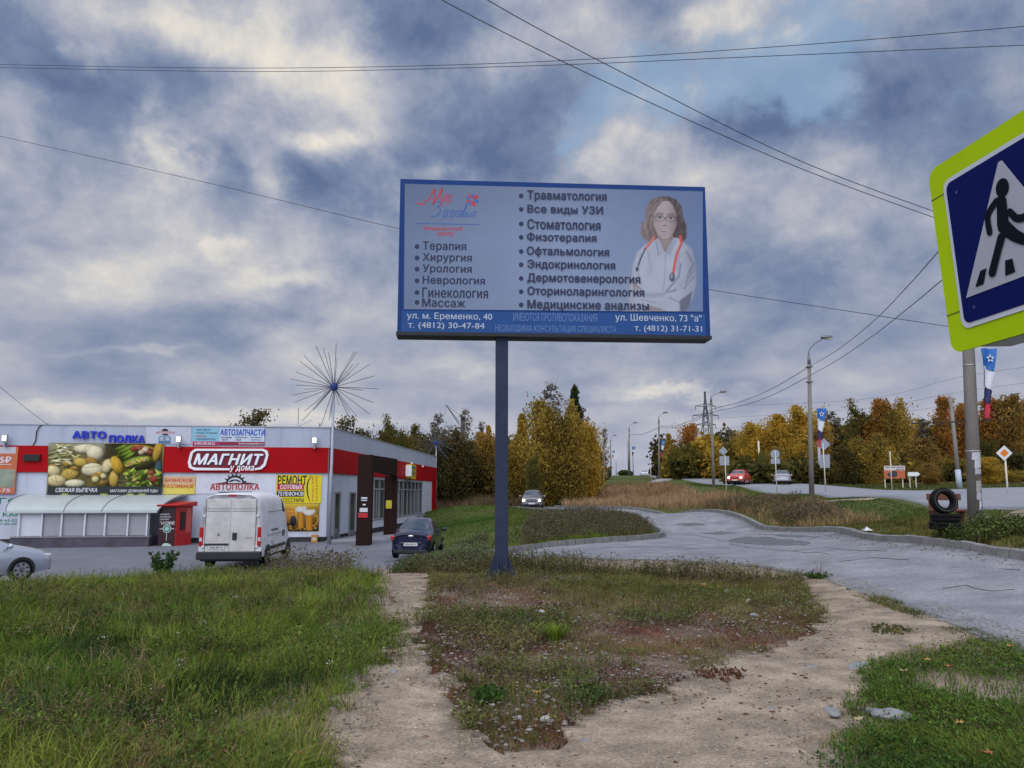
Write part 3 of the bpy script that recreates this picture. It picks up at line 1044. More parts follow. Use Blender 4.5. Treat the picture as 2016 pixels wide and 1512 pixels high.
pt.poly([(1338, 592), (1363, 573), (1358, 600), (1350, 614), (1338, 614)], (.10, .105, .145), 4, .85)
pt.poly([(1245, 556), (1254, 561), (1265, 570), (1258, 576), (1247, 571)], (.26, .205, .20), 2)
pt.poly([(1250, 563), (1262, 570), (1276, 577), (1322, 574), (1306, 585), (1276, 588), (1250, 580)], np.array([.29, .32, .385]), 2.5, .8)
pt.poly([(1274, 600), (1300, 607), (1312, 613), (1278, 614)], (.23, .18, .18), 3, .8)
pt.line([(1288, 467), (1278, 480), (1270, 490)], 5, (.46, .115, .10), 1.6)
pt.line([(1287, 467), (1277, 480), (1270, 489)], 1.4, (.60, .26, .22), 1.5, .7)
pt.line([(1270, 490), (1262, 508), (1256, 523)], 2.4, (.035, .04, .06), 1.5)
pt.ell(1254, 530, 3, 4.5, (.06, .065, .085), 0, 2)
pt.line([(1339, 466), (1341, 480), (1332, 500), (1328, 520), (1325, 538)], 5.6, (.44, .10, .09), 1.6)
pt.line([(1337, 470), (1339, 481), (1330, 501), (1326, 520), (1323, 537)], 1.4, (.62, .26, .22), 1.5, .7)
pt.ell(1323, 546, 5.5, 9, (.075, .085, .115), 0, 2.5)
pt.ell(1322, 544, 2.6, 5, (.24, .26, .31), 0, 2)
pt.build('portrait', BP, .0085, PRINT, root)
mb = MB()
pz = root.location.z
ang = .0666
mb.box((pole.x, pole.y, (pz - .3 + 4.68) / 2), (.24, .26, 4.68 + .3 - pz), STEEL, ang)
mb.build('mast', root, True, bevel=.015)
for k in range(4):
    w = ang + k * math.pi / 2 + math.pi / 4 * 0
    d = Vector((math.cos(w), math.sin(w), 0))
    e = Vector((-d.y, d.x, 0)) * .008
    for sgn in (-.08, .08):
        mb = MB()
        o = Vector((pole.x, pole.y, pz)) + Vector((-d.y, d.x, 0)) * sgn
        prof = [o + d * .12, o + d * .30, o + d * .12 + Vector((0, 0, .42))]
        mb.add([p - e for p in prof] + [p + e for p in prof], [(0, 1, 2), (5, 4, 3), (0, 3, 4, 1), (1, 4, 5, 2), (2, 5, 3, 0)], STEEL)
        mb.build('gusset', root, True)
mb = MB()
mb.box((pole.x, pole.y, pz), (.66, .66, .04), STEEL, ang)
mb.build('base_plate', root, True)

# ------------------------------------------------------------------ near pedestrian crossing sign
yw, tl_, rl_ = -1.43395, .0393, .0230
e = Vector((math.cos(yw), math.sin(yw), 0))
n_ = Vector((math.sin(yw), -math.cos(yw), 0))
u2 = Vector((0, 0, 1)) * math.cos(tl_) + n_ * math.sin(tl_)
e2, u3 = e * math.cos(rl_) + u2 * math.sin(rl_), -e * math.sin(rl_) + u2 * math.cos(rl_)
WP = Plane(Vector((2.098, 3.122, 1.102 + CZ)), e2, u3)


def rrect(a0, b0, a1, b1, r, n=6):
    o = []
    for cx, cy, w in ((a1 - r, b1 - r, 0), (a0 + r, b1 - r, 1), (a0 + r, b0 + r, 2), (a1 - r, b0 + r, 3)):
        for k in range(n + 1):
            t = (w + k / n) * math.pi / 2
            o.append((cx + r * math.cos(t), cy + r * math.sin(t)))
    return o


def prism(mb, pl_, pts, o0, o1, mat):
    pl_.poly(mb, pts, o1, mat)
    pl_.poly(mb, pts, o0, mat)
    n = len(pts)
    mb.add([pl_.at(a, b, o1) for a, b in pts] + [pl_.at(a, b, o0) for a, b in pts], [(i, i + n, (i + 1) % n + n, (i + 1) % n) for i in range(n)], mat)


px_, py_ = WP.at(.12, 0, -.16).xy
root = thing('crossing_sign', 'blue square pedestrian crossing sign on a fluorescent yellow backing board', 'road sign', (px_, py_, tz(px_, py_)))
mb = MB()
FLUO = M('fluorescent_film', (.38, .55, .004), .6, var=.06, scale=2, spec=.08)
prism(mb, WP, rrect(-.45, -.45, .45, .45, .06), -.012, 0, FLUO)
mb.build('backing_board', root, True)
mb = MB()
for b in (-.27, .3):
    WP.slab(mb, -.449, b, -.352, b + .004, .0, .002, M('film_seam', (.05, .08, .02), .6))
mb.build('film_seam', root, True, split=True)
mb = MB()
WP.poly(mb, rrect(-.357, -.357, .357, .357, .045), .005, M('sign_edge_white', (.50, .54, .60), .5, var=.05))
WP.poly(mb, rrect(-.335, -.335, .335, .335, .035), .008, M('sign_blue', (.002, .007, .085), .6, var=.1, scale=1.5, spec=.08))
WP.poly(mb, [(-.30, -.222), (.30, -.222), (.012, .292), (0, .296), (-.012, .292)], .011, M('sign_triangle', (.34, .37, .43), .5, var=.05))
for a, b in ((-.27, .27), (-.26, -.275)):
    WP.poly(mb, [(a + .008 * math.cos(k * .7), b + .008 * math.sin(k * .7)) for k in range(9)], .011, M('sign_rivet', (.03, .05, .16), .4))
mb.build('sign_face', root, True)
mb = MB()
BLK = M('sign_black', (.003, .007, .013), .6, var=.05, spec=.08)
sm = lambda pts, w: stroke(pts, w)


def limb(pts, w):
    """a rounded band through points, with round ends"""
    ws = w if hasattr(w, '__len__') else [w] * len(pts)
    fine_ = smooth_line([(*p, q) for p, q in zip(pts, ws)], 2)
    band = stroke([p[:2] for p in fine_], [p[2] for p in fine_])
    n = len(fine_)

    def cap(p, q, r):
        a_ = math.atan2(p[1] - q[1], p[0] - q[0])
        return [(p[0] + r * math.cos(a_ + t), p[1] + r * math.sin(a_ + t)) for t in np.linspace(math.pi / 2, -math.pi / 2, 9)]
    L_, R_ = band[:n], band[n:]
    return L_ + cap(fine_[-1], fine_[-2], fine_[-1][2] / 2)[1:-1] + R_ + cap(fine_[0], fine_[1], fine_[0][2] / 2)[1:-1]


wq = lambda *pts: [WP.px(*p) for p in pts]
hc = WP.px(1979, 370)
for k_, p_ in enumerate([ellp(hc[0], hc[1], .036, .041, 24), wq((1968, 390), (1972, 387), (1984, 387), (1987, 391), (1992, 440), (1990, 449), (1980, 455), (1971, 449), (1969, 444)),
                         limb(wq((1981, 444), (1996, 458), (2011, 468)) + [(.105, -.10), (.128, -.19)], [.062, .058, .048, .042, .036]), limb(wq((1967, 397), (1957, 411), (1950, 424), (1951, 440), (1954.5, 457)), .032),
                         limb(wq((1994, 417), (2013, 436)) + [(.17, .03)], [.03, .034, .03]), limb(wq((1977.5, 468), (1969, 500), (1960, 536)), [.042, .04, .042])]):
    WP.poly(mb, p_, .0145 + .0004 * k_, BLK)
for q in (wq((1935.9, 533), (1947.9, 527.8), (1941.7, 559.5), (1925.6, 565.3)), wq((1984.7, 513), (1998.8, 508.6), (2004.7, 535.4), (1985, 543)), [(.11, -.205), (.19, -.205), (.17, -.135), (.115, -.135)]):
    WP.poly(mb, q[::-1], .0145, BLK)
mb.build('pictogram', root, True)
mb = MB()
GREYP = M('sign_grey', (.30, .31, .33), .4, .6)
for b in (-.452, .2):
    WP.slab(mb, -.28, b, .44, b + .035, -.16, -.013, GREYP)
mb.build('mounting_frame', root, True, split=True)
mb = MB()
mb.tube([(px_ + .03, py_, root.location.z - .3), (px_ + .03, py_, 3.3)], .038, GREYP, 14)
mb.build('post', root, True, smooth=True)
# ------------------------------------------------------------------ shop
ZB = -.90


def atz(u, v, z):
    r = ray(u, v)
    t = (z - CZ) / r[2]
    return Vector((r[0] * t, r[1] * t, z))


FA, FB = atz(363, 1070.2, ZB), atz(641, 1068.0, ZB)
fx = (FB - FA).normalized()
FP = Plane(FB, fx)
sx = Vector((.0716, 1, 0)).normalized()
SP = Plane(FB, sx)
ZT = FP.px(645, 842.5)[1]
SE = SP.px(857, 960)[0]
FL = -26.0
WALLW = M('white_cladding', (.50, .54, .635), .6, var=.15, scale=1.6, spec=.2, stretch=(1., 1., .10))
REDB = M('red_cladding', (.36, .002, .005), .6, var=.10, scale=.6, spec=.12)
PLINTH = M('plinth_dark', (.035, .033, .04), .8, var=.3)
PARA = M('parapet_cladding', (.39, .43, .52), .6, var=.14, scale=1.4, spec=.2, stretch=(1., 1., .15))
root = thing('shop', 'low white shop with a wide red fascia band and a dark plinth', 'shop building', FB)
rb1 = FP.px(560, 881)[1]
rb0 = FP.px(560, 931)[1]
mb = MB()
back = sx * SE
A0, A1 = FP.at(FL, 0), FP.at(0, 0)
B1, B0 = A1 + back, A0 + back
lo, hi = Vector((0, 0, .28)), Vector((0, 0, rb1))
dn = Vector((0, 0, -.4))
ring = [A0, A1, B1, B0]
mb.add([p + lo for p in ring] + [p + hi for p in ring], [(0, 1, 5, 4), (1, 2, 6, 5), (2, 3, 7, 6), (3, 0, 4, 7)], WALLW)
mb.build('wall', root, True)
mb = MB()
ins = [(FP.at(FL, 0, -.04)), FP.at(-.04, 0, -.04), B1 + Vector((-.04, -.04, 0)), B0]
mb.add([p + dn for p in ins] + [p + lo for p in ins], [(0, 1, 5, 4), (1, 2, 6, 5), (2, 3, 7, 6), (3, 0, 4, 7)], PLINTH)
mb.build('plinth', root, True)
mb = MB()
FP.slab(mb, FL, rb0, 0.0, rb1, .003, .10, REDB)
SP.slab(mb, .11, rb0, SE, rb1, .003, .10, REDB)
SP.slab(mb, SE - 1.9, 0, SE, rb0 - .003, .003, .10, REDB)
mb.build('fascia_band', root, True)
mb = MB()
pr = [FP.at(FL, rb1 + .002, .05), FP.at(.05, rb1 + .002, .05), B1 + Vector((.05, 0, rb1 + .002)), B0 + Vector((0, 0, rb1 + .002))]
up_ = Vector((0, 0, ZT - rb1 - .002))
mb.add(pr + [p + up_ for p in pr], [(0, 1, 5, 4), (1, 2, 6, 5), (2, 3, 7, 6), (3, 0, 4, 7), (4, 5, 6, 7)], PARA)
mb.build('parapet', root, True)
mb = MB()
SEAM = M('cladding_seam', (.30, .32, .37), .6)
RSEAM = M('red_seam', (.24, .004, .006), .5)
for k in range(17):
    a = -.9 - k * 1.5
    FP.slab(mb, a, rb1 + .01, a + .012, ZT - .01, .0505, .053, SEAM)
    FP.slab(mb, a, rb0 + .01, a + .012, rb1 - .01, .1005, .103, RSEAM)
    FP.slab(mb, a, .3, a + .012, rb0 - .01, .001, .003, SEAM)
for k in range(8):
    a = 2.6 + k * 3.4
    SP.slab(mb, a, rb1 + .01, a + .02, ZT - .01, .0505, .053, SEAM)
    SP.slab(mb, a, rb0 + .01, a + .02, rb1 - .01, .1005, .103, RSEAM)
FP.slab(mb, FL, (rb0 + rb1) / 2 - .04, 0, (rb0 + rb1) / 2 - .03, .1005, .103, RSEAM)
mb.build('panel_joint', root, True)
mb = MB()
FP.slab(mb, FL, ZT + .001, .09, ZT + .05, -.2, .09, M('coping_grey', (.36, .38, .43), .5, .3))
SP.slab(mb, .10, ZT + .001, SE, ZT + .05, -.2, .09, MATS['coping_grey'])
mb.build('coping', root, True)
# side wall: doors, shop window, panels
GLASS = M('dark_glass', (.035, .045, .055), .08, var=.3, scale=.6, spec=.9)
FRAME = M('grey_frame', (.30, .31, .33), .5, .3)
DOORD = M('door_dark', (.045, .043, .045), .6)
for u0, u1, v0, v1 in ((656, 668, 964, 1062), (686, 698, 964, 1052)):
    a0, a1 = SP.px(u0, 1010)[0], SP.px(u1, 1010)[0]
    b1 = 2.45
    f = MB()
    SP.slab(f, a0, .02, a0 + .12, b1 + .1, .002, .07, FRAME)
    SP.slab(f, a1 - .12, .02, a1, b1 + .1, .002, .07, FRAME)
    SP.slab(f, a0 + .121, b1, a1 - .121, b1 + .1, .002, .07, FRAME)
    fo = f.build('door', root, True)
    f = MB()
    SP.slab(f, a0 + .121, .03, a1 - .121, b1 - .001, .002, .03, GLASS)
    f.build('pane', fo, True)
a0, a1 = SP.px(733, 1000)[0], SP.px(829, 1000)[0]
wb0, wb1, wbm = SP.px(780, 1018)[1], rb0 - .08, SP.px(780, 965)[1]
f = MB()
for b in (wb0, wbm, wb1 - .10):
    SP.slab(f, a0, b, a1, b + .10, .002, .10, FRAME)
nk = 11
for k in range(nk + 1):
    a = a0 + (a1 - a0 - .1) * k / nk
    for b, t_ in ((wb0 + .101, wbm - .001), (wbm + .101, wb1 - .101)):
        SP.slab(f, a, b, a + .10, t_, .002, .10, FRAME)
fo = f.build('window', root, True)
f = MB()
SP.slab(f, a0, wb0, a1, wb1, .0025, .03, GLASS)
f.build('pane', fo, True)
f = MB()
BL = M('blind_slat', (.22, .24, .24), .7, var=.3)
for k in range(26):
    a = a0 + (a1 - a0) * (k + .5) / 26
    if random.random() < .6:
        SP.slab(f, a - .22, wb0 + .12, a + .12, wbm - .02, .0305, .034, BL)
f.build('blind', fo, True, split=True)
mb = MB()
SP.slab(mb, a0 - .3, .3, a1 + .1, wb0 - .02, .002, .05, M('sill_panel', (.55, .59, .66), .5))
SP.slab(mb, SP.px(831, 990)[0], .2, SE - 2.2, rb0 - .01, .002, .06, MATS['sill_panel'])
mb.build('lower_panel', root, True, split=True)
mb = MB()
for (u, v) in ((807, 912), (829, 918)):
    a, b = SP.px(u, v)
    SP.slab(mb, a - .06, b - .05, a + .06, b + .05, .101, .2, M('spot_lens', (.9, .9, .85), .4, emit=.35))
mb.build('soffit_lamp', root, True, split=True)
mb = MB()
p0 = FP.at(FP.px(366, 876)[0], ZT - .1, .3)
pts = [FP.at(*FP.px(66, 877), .06), FP.at(*FP.px(72, 868), .1), FP.at(*FP.px(74, 850), .1), FP.at(*FP.px(79, 840), .1), FP.at(FP.px(90, 838)[0], ZT + .05, 0), FP.at(FP.px(97, 838)[0], ZT + .06, -.3)]
mb.tube(pts, .025, M('cable_black', (.02, .02, .022), .6), 6)
mb.build('cable', root, True)
mb = MB()
FP.pslab(mb, 50, 895, 82, 908, .10, .22, M('vent_dark', (.012, .012, .014), .6))
mb.build('vent', root, True)
for k in range(2):
    mb = MB()
    a = FP.px(573 if k == 0 else 620, 830)[0]
    b = FP.at(a, ZT, -2.5)
    if k == 0:
        mb.tube([b, b + Vector((0, 0, 1.3))], .02, FRAME, 6)
        mb.tube([b + Vector((0, 0, .25)), b + Vector((.75, 0, .62))], .018, FRAME, 6)
    else:
        mb.box(b + Vector((0, 0, .1)), (.3, .3, .3), FRAME)
        mb.tube([b + Vector((-.05, 0, .2)), b + Vector((-.05, 0, .45))], .05, FRAME, 8)
    mb.build('roof_aerial' if k == 0 else 'roof_unit', root, True)
# porch slab
sheet('porch_paving', [tuple(SP.at(.0, 0, .02).xy), tuple(SP.at(.0, 0, 3.1).xy), tuple(SP.at(9.5, 0, 3.3).xy), tuple(SP.at(12, 0, .02).xy)], .8, .07, M('porch_tiles', (.23, .24, .27), .8, var=.15, scale=3))
# brown entrance portal
pc = (SP.at(1.2, 0, 2.4))
root = thing('entrance_portal', 'dark brown portal of two slabs and a beam before the shop doors', 'portal', (pc.x, pc.y, ZB))
BROWN = M('brown_cladding', (.022, .010, .008), .75, var=.15, scale=.7, spec=.12)


def pylon(u0, u1, d, ztop, nm):
    mb = MB()
    p0, p1 = P(u0, 1000, d), P(u1, 1000, d)
    c = (p0 + p1) / 2
    mb.box((c.x, c.y + .3, (ztop + ZB - .2) / 2), (p1.x - p0.x, .6, ztop - ZB + .2), BROWN)
    o = mb.build(nm, root, True, bevel=.01)
    return p0, p1


zpt = P(717, 895, 37.8).z
zp2 = P(767, 937, 42.6).z
q0, q1 = pylon(702, 730, 37.8, zpt, 'slab')
mb = MB()
for (u0, v0, u1, v1, m_) in ((711, 979, 723, 982, PALE), (711, 984, 723, 986, PALE), (714, 992, 720, 995, PALE), (708, 1000, 724, 1008, M('notice_white', (.55, .57, .6), .6)), (705, 1010, 724, 1019, M('notice_red', (.45, .02, .03), .5))):
    a, b = P(u0, v1, 37.78), P(u1, v0, 37.78)
    mb.box(((a.x + b.x) / 2, 37.78, (a.z + b.z) / 2), (b.x - a.x, .02, b.z - a.z), m_)
mb.build('notice', root, True, split=True)
q2, q3 = pylon(756, 779, 42.6, zp2, 'slab')
mb = MB()
a, b = P(760, 985, 42.58), P(771, 1001, 42.58)
mb.box(((a.x + b.x) / 2, 42.58, (a.z + b.z) / 2), (b.x - a.x, .02, b.z - a.z), M('notice_yellow', (.55, .50, .03), .6))
mb.build('yellow_notice', root, True)
mb = MB()
z1 = zpt - .01
A, B_ = Vector((q1.x - .35, 38.42, 0)), Vector((q3.x - .3, 42.55, 0))
w_ = Vector((.35, 0, 0))
mb.hexa([A + Vector((0, 0, z1 - .75)), A + w_ + Vector((0, 0, z1 - .75)), B_ + w_ + Vector((0, 0, zp2 + .002)), B_ + Vector((0, 0, zp2 + .002)), A + Vector((0, 0, z1)), A + w_ + Vector((0, 0, z1)), B_ + w_ + Vector((0, 0, z1)), B_ + Vector((0, 0, z1))], BROWN)
mb.build('beam', root, True)


# ------------------------------------------------------------------ signs on the shop
def sign(name, label, cat, pl_, rect, face, off=.03, thick=.03, fname='panel', poly=None):
    u0, v0, u1, v1 = rect
    a, b = pl_.px((u0 + u1) / 2, v1)
    root_ = thing(name, label, cat, pl_.at(a, b, off))
    if face is not None:
        mb = MB()
        if poly:
            prism(mb, pl_, [pl_.px(*p) for p in poly], off, off + thick, face)
        else:
            pl_.pslab(mb, u0, v0, u1, v1, off, off + thick, face)
        mb.build(fname, root_, True)
    return root_, off + thick


INKB = M('ink_black', (.012, .012, .014), .5)
PWHITE = M('plastic_white', (.80, .82, .86), .35, var=.03)
YEL = M('banner_yellow', (.72, .60, .01), .55, var=.06)
DKRED = M('ink_red', (.50, .012, .02), .5)
GRN = M('ink_green', (.01, .20, .13), .5)
NEON = M('blue_letters', (.012, .03, .48), .4)
# main shop sign
root, o = sign('shop_name_sign', 'rounded white outlined shop name sign on the red band', 'shop sign', FP, (372, 884, 530, 931), None, .104, 0)
mb = MB()
outer = [FP.px(*p) for p in [(386, 884), (520, 884), (528, 888), (530, 897), (524, 917), (516, 924), (503, 926), (503, 922), (513, 920), (520, 913), (525, 897), (523, 891), (518, 888), (389, 888), (382, 892), (377, 911), (380, 919), (388, 921), (455, 922), (454, 926), (384, 926), (374, 921), (372, 911), (377, 891)]]
prism(mb, FP, outer, .104, .20, PWHITE)
mb.build('frame_outline', root, True)
mb = MB()
prism(mb, FP, [FP.px(*p) for p in [(389, 889), (518, 889), (524, 892), (525, 897), (519, 913), (511, 920), (388, 920), (380, 918), (378, 911), (383, 892)]], .104, .135, M('sign_maroon', (.16, .005, .02), .5))
mb.build('backing', root, True)
mb = MB()
for k in range(4):
    text(mb, FP, 'МАГНИТ', (383 + k * .4, 893.5 + k * .3, 520 + k * .4, 915.5 + k * .3), .20 - k * .018, PWHITE if k == 0 else M('letter_side', (.10, .12, .2), .5), .045, .28)
text(mb, FP, 'у дома', (454, 917, 502, 930), .205, PWHITE, .03, .2)
mb.build('lettering', root, True, split=True)
# АВТО ПОЛКА neon letters
root, o = sign('channel_letter_sign', 'two words of bulky blue channel letters above the food banner', 'letter sign', FP, (144, 848, 288, 872), None, .06, 0)
mb = MB()
for k in range(3):
    text(mb, FP, 'АВТО', (145, 849, 211, 864), .18 - k * .05, NEON, .05)
    text(mb, FP, 'ПОЛКА', (217, 857, 287, 872), .18 - k * .05, NEON, .05)
mb.build('lettering', root, True, split=True)
# banner: auto parts
root, o = sign('auto_parts_banner', 'wide pale blue and red auto parts banner on the parapet', 'banner', FP, (380, 842, 521, 877), M('banner_pale', (.48, .55, .66), .6), .06)
mb = MB()
FP.pslab(mb, 380, 842, 433, 869, o + .001, o + .005, M('banner_cyan', (.22, .45, .58), .6))
FP.pslab(mb, 380, 869.5, 432, 877, o + .001, o + .005, M('banner_crimson', (.38, .015, .09), .6))
FP.pslab(mb, 432.2, 870, 521, 877, o + .001, o + .005, M('banner_maroon', (.22, .015, .05), .6))
mb.build('colour_field', root, True, split=True)
mb = MB()
text(mb, FP, 'АВТОЗАПЧАСТИ', (435, 845, 522, 858), o + .009, M('ink_royal', (.02, .07, .42), .5), .045)
for t_, b_, m_ in (('• ДОГОВОР', (385, 845, 415, 849), INK), ('• КУПЛЯ, ПРОДАЖА', (385, 851, 429, 855), INK), ('• МАСЛА', (385, 857, 408, 861), DKRED), ('• АККУМУЛЯТОРЫ', (385, 863, 425, 867), INK), ('автохимия', (436, 860.5, 457, 863), INK), ('аккумуляторы', (464, 860.5, 487, 863), INK), ('инструмент', (494, 860.5, 516, 863), INK),
                   ('масла', (438, 865, 449, 867.5), INK), ('лампы', (466, 865, 476, 867.5), INK), ('фильтры', (495, 865, 515, 867.5), INK), ('8-950-500-00-22', (384, 871, 424, 875.5), WHITE), ('www.avtopolka.ru', (470, 872, 519, 876), WHITE)):
    text(mb, FP, t_, b_, o + .009, m_, .02)
mb.build('lettering', root, True, split=True)
# small АВТОПОЛКА logo panel
root, o = sign('engine_logo_panel', 'grey panel with a ringed logo above a blue engine picture on the parapet', 'sign', FP, (288, 841, 377, 874), M('panel_grey_blue', (.47, .50, .58), .6), .055, .02)
mb = MB()
ppoly(mb, FP, ellp(326, 851, 7.5, 7, 20), o + .004, INKB)
FP.pslab(mb, 309, 849.3, 344, 854, o + .005, o + .008, MATS['panel_grey_blue'])
text(mb, FP, 'АВТОПОЛКА', (308, 849.6, 345, 853.4), o + .011, DKRED, .03)
mb.build('logo', root, True)
mb = MB()
EB = M('engine_blue', (.08, .17, .28), .5)
for cu in (319, 331):
    for k in range(8):
        w = k * math.pi / 4
        ppoly(mb, FP, ellp(cu + 5 * math.cos(w), 864 + 5 * math.sin(w), 2, 2, 8), o + .004 + .0006 * (k % 4), EB)
    ppoly(mb, FP, stroke(ellp(cu, 864, 3.6, 3.6, 16) + ellp(cu, 864, 3.6, 3.6, 16)[:1], 2.5), o + .0085, M('engine_light', (.30, .40, .50), .5))
FP.pslab(mb, 313, 869, 337, 873.5, o + .001, o + .0035, EB)
mb.build('engine_picture', root, True)
# floodlights
for i, (u, v, lb) in enumerate(((17, 864, 'lit floodlight above the orange price poster'), (356, 866, 'lit floodlight beside the auto parts banner'), (621, 868, 'lit floodlight near the corner of the shop'))):
    a, b = FP.px(u, v)
    root = thing('floodlight', lb, 'floodlight', FP.at(a, b - .3, .12), group='floodlights along the shop front')
    mb = MB()
    FP.slab(mb, a - .03, b - .42, a + .03, b - .18, .104, .40, FRAME)
    mb.build('bracket', root, True)
    mb = MB()
    FP.slab(mb, a - .11, b - .16, a + .11, b + .17, .26, .42, FRAME)
    mb.build('housing', root, True)
    mb = MB()
    FP.slab(mb, a - .09, b - .12, a + .09, b + .13, .421, .44, M('lamp_glow', (1, 1, .82), .4, emit=1.6))
    mb.build('lamp_glass', root, True)
# food banner
root, o = sign('food_banner', 'large dark banner with pictures of bread and cooked dishes above the canopy', 'banner', FP, (97, 873, 322, 974), M('banner_bread_bg', (.20, .17, .055), .55, var=.5, scale=2.2), .104, .03)
rr = random.Random(3)
fb = Paint(97.5, 874, 321.5, 958.5, .9)
bn = vnoise(fb.u, fb.v, .12, 6)[..., None]
fb.c = np.array([.13, .105, .035]) * (.6 + .8 * bn)
fb.put(np.clip((fb.u - 205) / 6, 0, 1), np.array([.045, .038, .018]) * (.5 + bn))
fb.put(np.clip((900 - fb.v) / 30, 0, 1) * np.clip((212 - fb.u) / 10, 0, 1) * .7, (.42, .42, .30))
BRD = [(.58, .50, .26), (.46, .32, .07), (.62, .58, .38), (.30, .18, .04)]


def food(cu, cv, ru, rv, col, rot=0., sh=.9, soft=1.6):
    fb.ell(cu + 1.5, cv + 2, ru * 1.08, rv * 1.1, (.03, .025, .012), rot, 3, alpha=.55)
    fb.ell(cu, cv, ru, rv, np.asarray(col) * (.85 + .3 * vnoise(fb.u, fb.v, .35, int(cu))[..., None]), rot, soft, sh)


for k in range(34):
    food(rr.uniform(102, 158), rr.uniform(878, 916), rr.uniform(6, 15), rr.uniform(1.1, 2.0), rr.choice([(.50, .48, .24), (.58, .55, .36), (.40, .40, .14)]), rr.uniform(-.9, .9))
for (cu, cv, ru, rv, k, rot) in [(172, 884, 24, 9, 2, 0), (190, 893, 17, 15, 2, .2), (106, 922, 10, 9, 3, 0), (108, 928, 15, 11, 0, .3), (140, 934, 18, 12, 1, -.2), (114, 947, 19, 12, 0, .1), (150, 952, 20, 8, 2, 0), (163, 911, 16, 9, 1, .2), (184, 909, 14, 8, 3, .4), (185, 925, 22, 13, 2, 0),
                                 (200, 942, 18, 14, 1, 0), (191, 940, 9, 9, 3, 0), (206, 935, 8, 9, 3, .3), (190, 944, 7, 6, 0, 0), (206, 937, 6, 6, 0, .3), (213, 918, 10, 15, 0, .4), (226, 944, 9, 17, 1, 0), (226, 921, 12, 4, 0, .9), (132, 915, 9, 4, 3, .7), (150, 922, 8, 4, 3, .2)]:
    food(cu, cv, ru, rv, BRD[k], rot)
for q in ([(104, 944), (112, 949), (124, 948)], [(112, 938), (114, 948), (118, 956)], [(132, 930), (148, 938)], [(134, 937), (144, 929)], [(170, 921), (198, 918)]):
    fb.line(q, 1.6, (.28, .20, .06), 1.6, .8)
food(275, 905, 48, 29, (.44, .27, .03))
food(276, 903, 41, 23, (.03, .022, .014), 0, .5)
for cu, cv, ru, rv, rot in ((243, 888, 22, 3.5, -.5), (248, 894, 24, 3.2, -.5), (252, 900, 20, 3, -.6), (238, 882, 14, 3, -.4)):
    food(cu, cv, ru, rv, (.12, .20, .02), rot)
for cu, cv, ru, rv, col in ((265, 884, 7, 6, (.25, .06, .03)), (277, 882, 7, 6, (.28, .08, .05)), (288, 886, 7, 6, (.55, .46, .30)), (280, 891, 6, 5, (.50, .40, .24)), (297, 891, 6, 5, (.22, .05, .03))):
    food(cu, cv, ru, rv, col)
food(272, 910, 31, 11, (.13, .17, .02), -.22)
food(272, 909, 26, 7.5, (.26, .31, .04), -.22)
for k in range(26):
    food(251 + k * 1.7, 915 - k * .45 + rr.uniform(-3.5, 3.5), rr.uniform(2, 4), rr.uniform(1.4, 2.4), rr.choice([(.58, .52, .20), (.35, .40, .05), (.48, .34, .05), (.50, .20, .06)]), rr.uniform(-1, 1))
food(233, 917, 11, 20, (.46, .28, .03), -.5)
food(312, 888, 8, 22, (.45, .28, .04), .3)
food(314, 922, 7, 15, (.04, .08, .09), 0)
for k in range(18):
    fb.line([(rr.uniform(232, 240), 936 + k * 1.3), (rr.uniform(256, 268), 936 + k * 1.3 + rr.uniform(-1, 1))], .8, rr.choice([(.20, .17, .07), (.05, .045, .02), (.12, .10, .05)]), 1)
for k in range(70):
    food(rr.uniform(252, 318), rr.uniform(928, 958), rr.uniform(3, 9), rr.uniform(1.6, 3.6), rr.choice([(.10, .19, .02), (.22, .34, .03), (.34, .44, .06), (.07, .12, .02), (.40, .36, .08)]), rr.uniform(-1, 1))
food(304, 943, 8, 7, (.27, .05, .03))
food(299, 931, 6, 5, (.30, .07, .04))
fb.build('food_picture', FP, o + .004, PRINT, root)
lay = 0


def el(cu, cv, ru, rv, m_, rot=0.):
    global lay
    lay += 1
    ppoly(mb, FP, ellp(cu, cv, ru, rv, 18, rot), o + .006 + lay * .00022, m_)


LG2 = M('strip_leaf', (.33, .42, .06), .6)
PLD = M('dark_wood', (.04, .03, .02), .6)
mb = MB()
FP.pslab(mb, 97, 958, 320, 974, o + .045, o + .062, M('banner_black_strip', (.012, .022, .02), .5))
mb.build('caption_strip', root, True)
mb = MB()
text(mb, FP, 'СВЕЖАЯ ВЫПЕЧКА', (113, 960.5, 195, 969), o + .068, PALE, .025, .1)
text(mb, FP, 'МАГАЗИН ДОМАШНЕЙ ЕДЫ', (220, 962, 313, 970), o + .068, PALE, .02, .1)
for u in (131, 207, 259, 282):
    ppoly(mb, FP, ellp(u, 973, 8, 1.3, 12), o + .068, LG2)
mb.build('lettering', root, True, split=True)
# beer banner yellow/pink
root, o = sign('draught_beer_banner', 'small yellow and pink banner reading draught beside the food banner', 'banner', FP, (322, 938, 385, 973), M('banner_lemon', (.66, .56, .10), .6, var=.06), .02)
mb = MB()
FP.pslab(mb, 322, 938, 385, 955, o + .001, o + .004, M('banner_peach', (.62, .40, .22), .6, var=.2, scale=1))
text(mb, FP, 'БРЯНСКОЕ', (326, 942, 380, 949), o + .009, DKRED, .03)
text(mb, FP, 'РАЗЛИВНОЕ', (323, 954, 382, 961), o + .009, DKRED, .03)
mb.build('lettering', root, True, split=True)
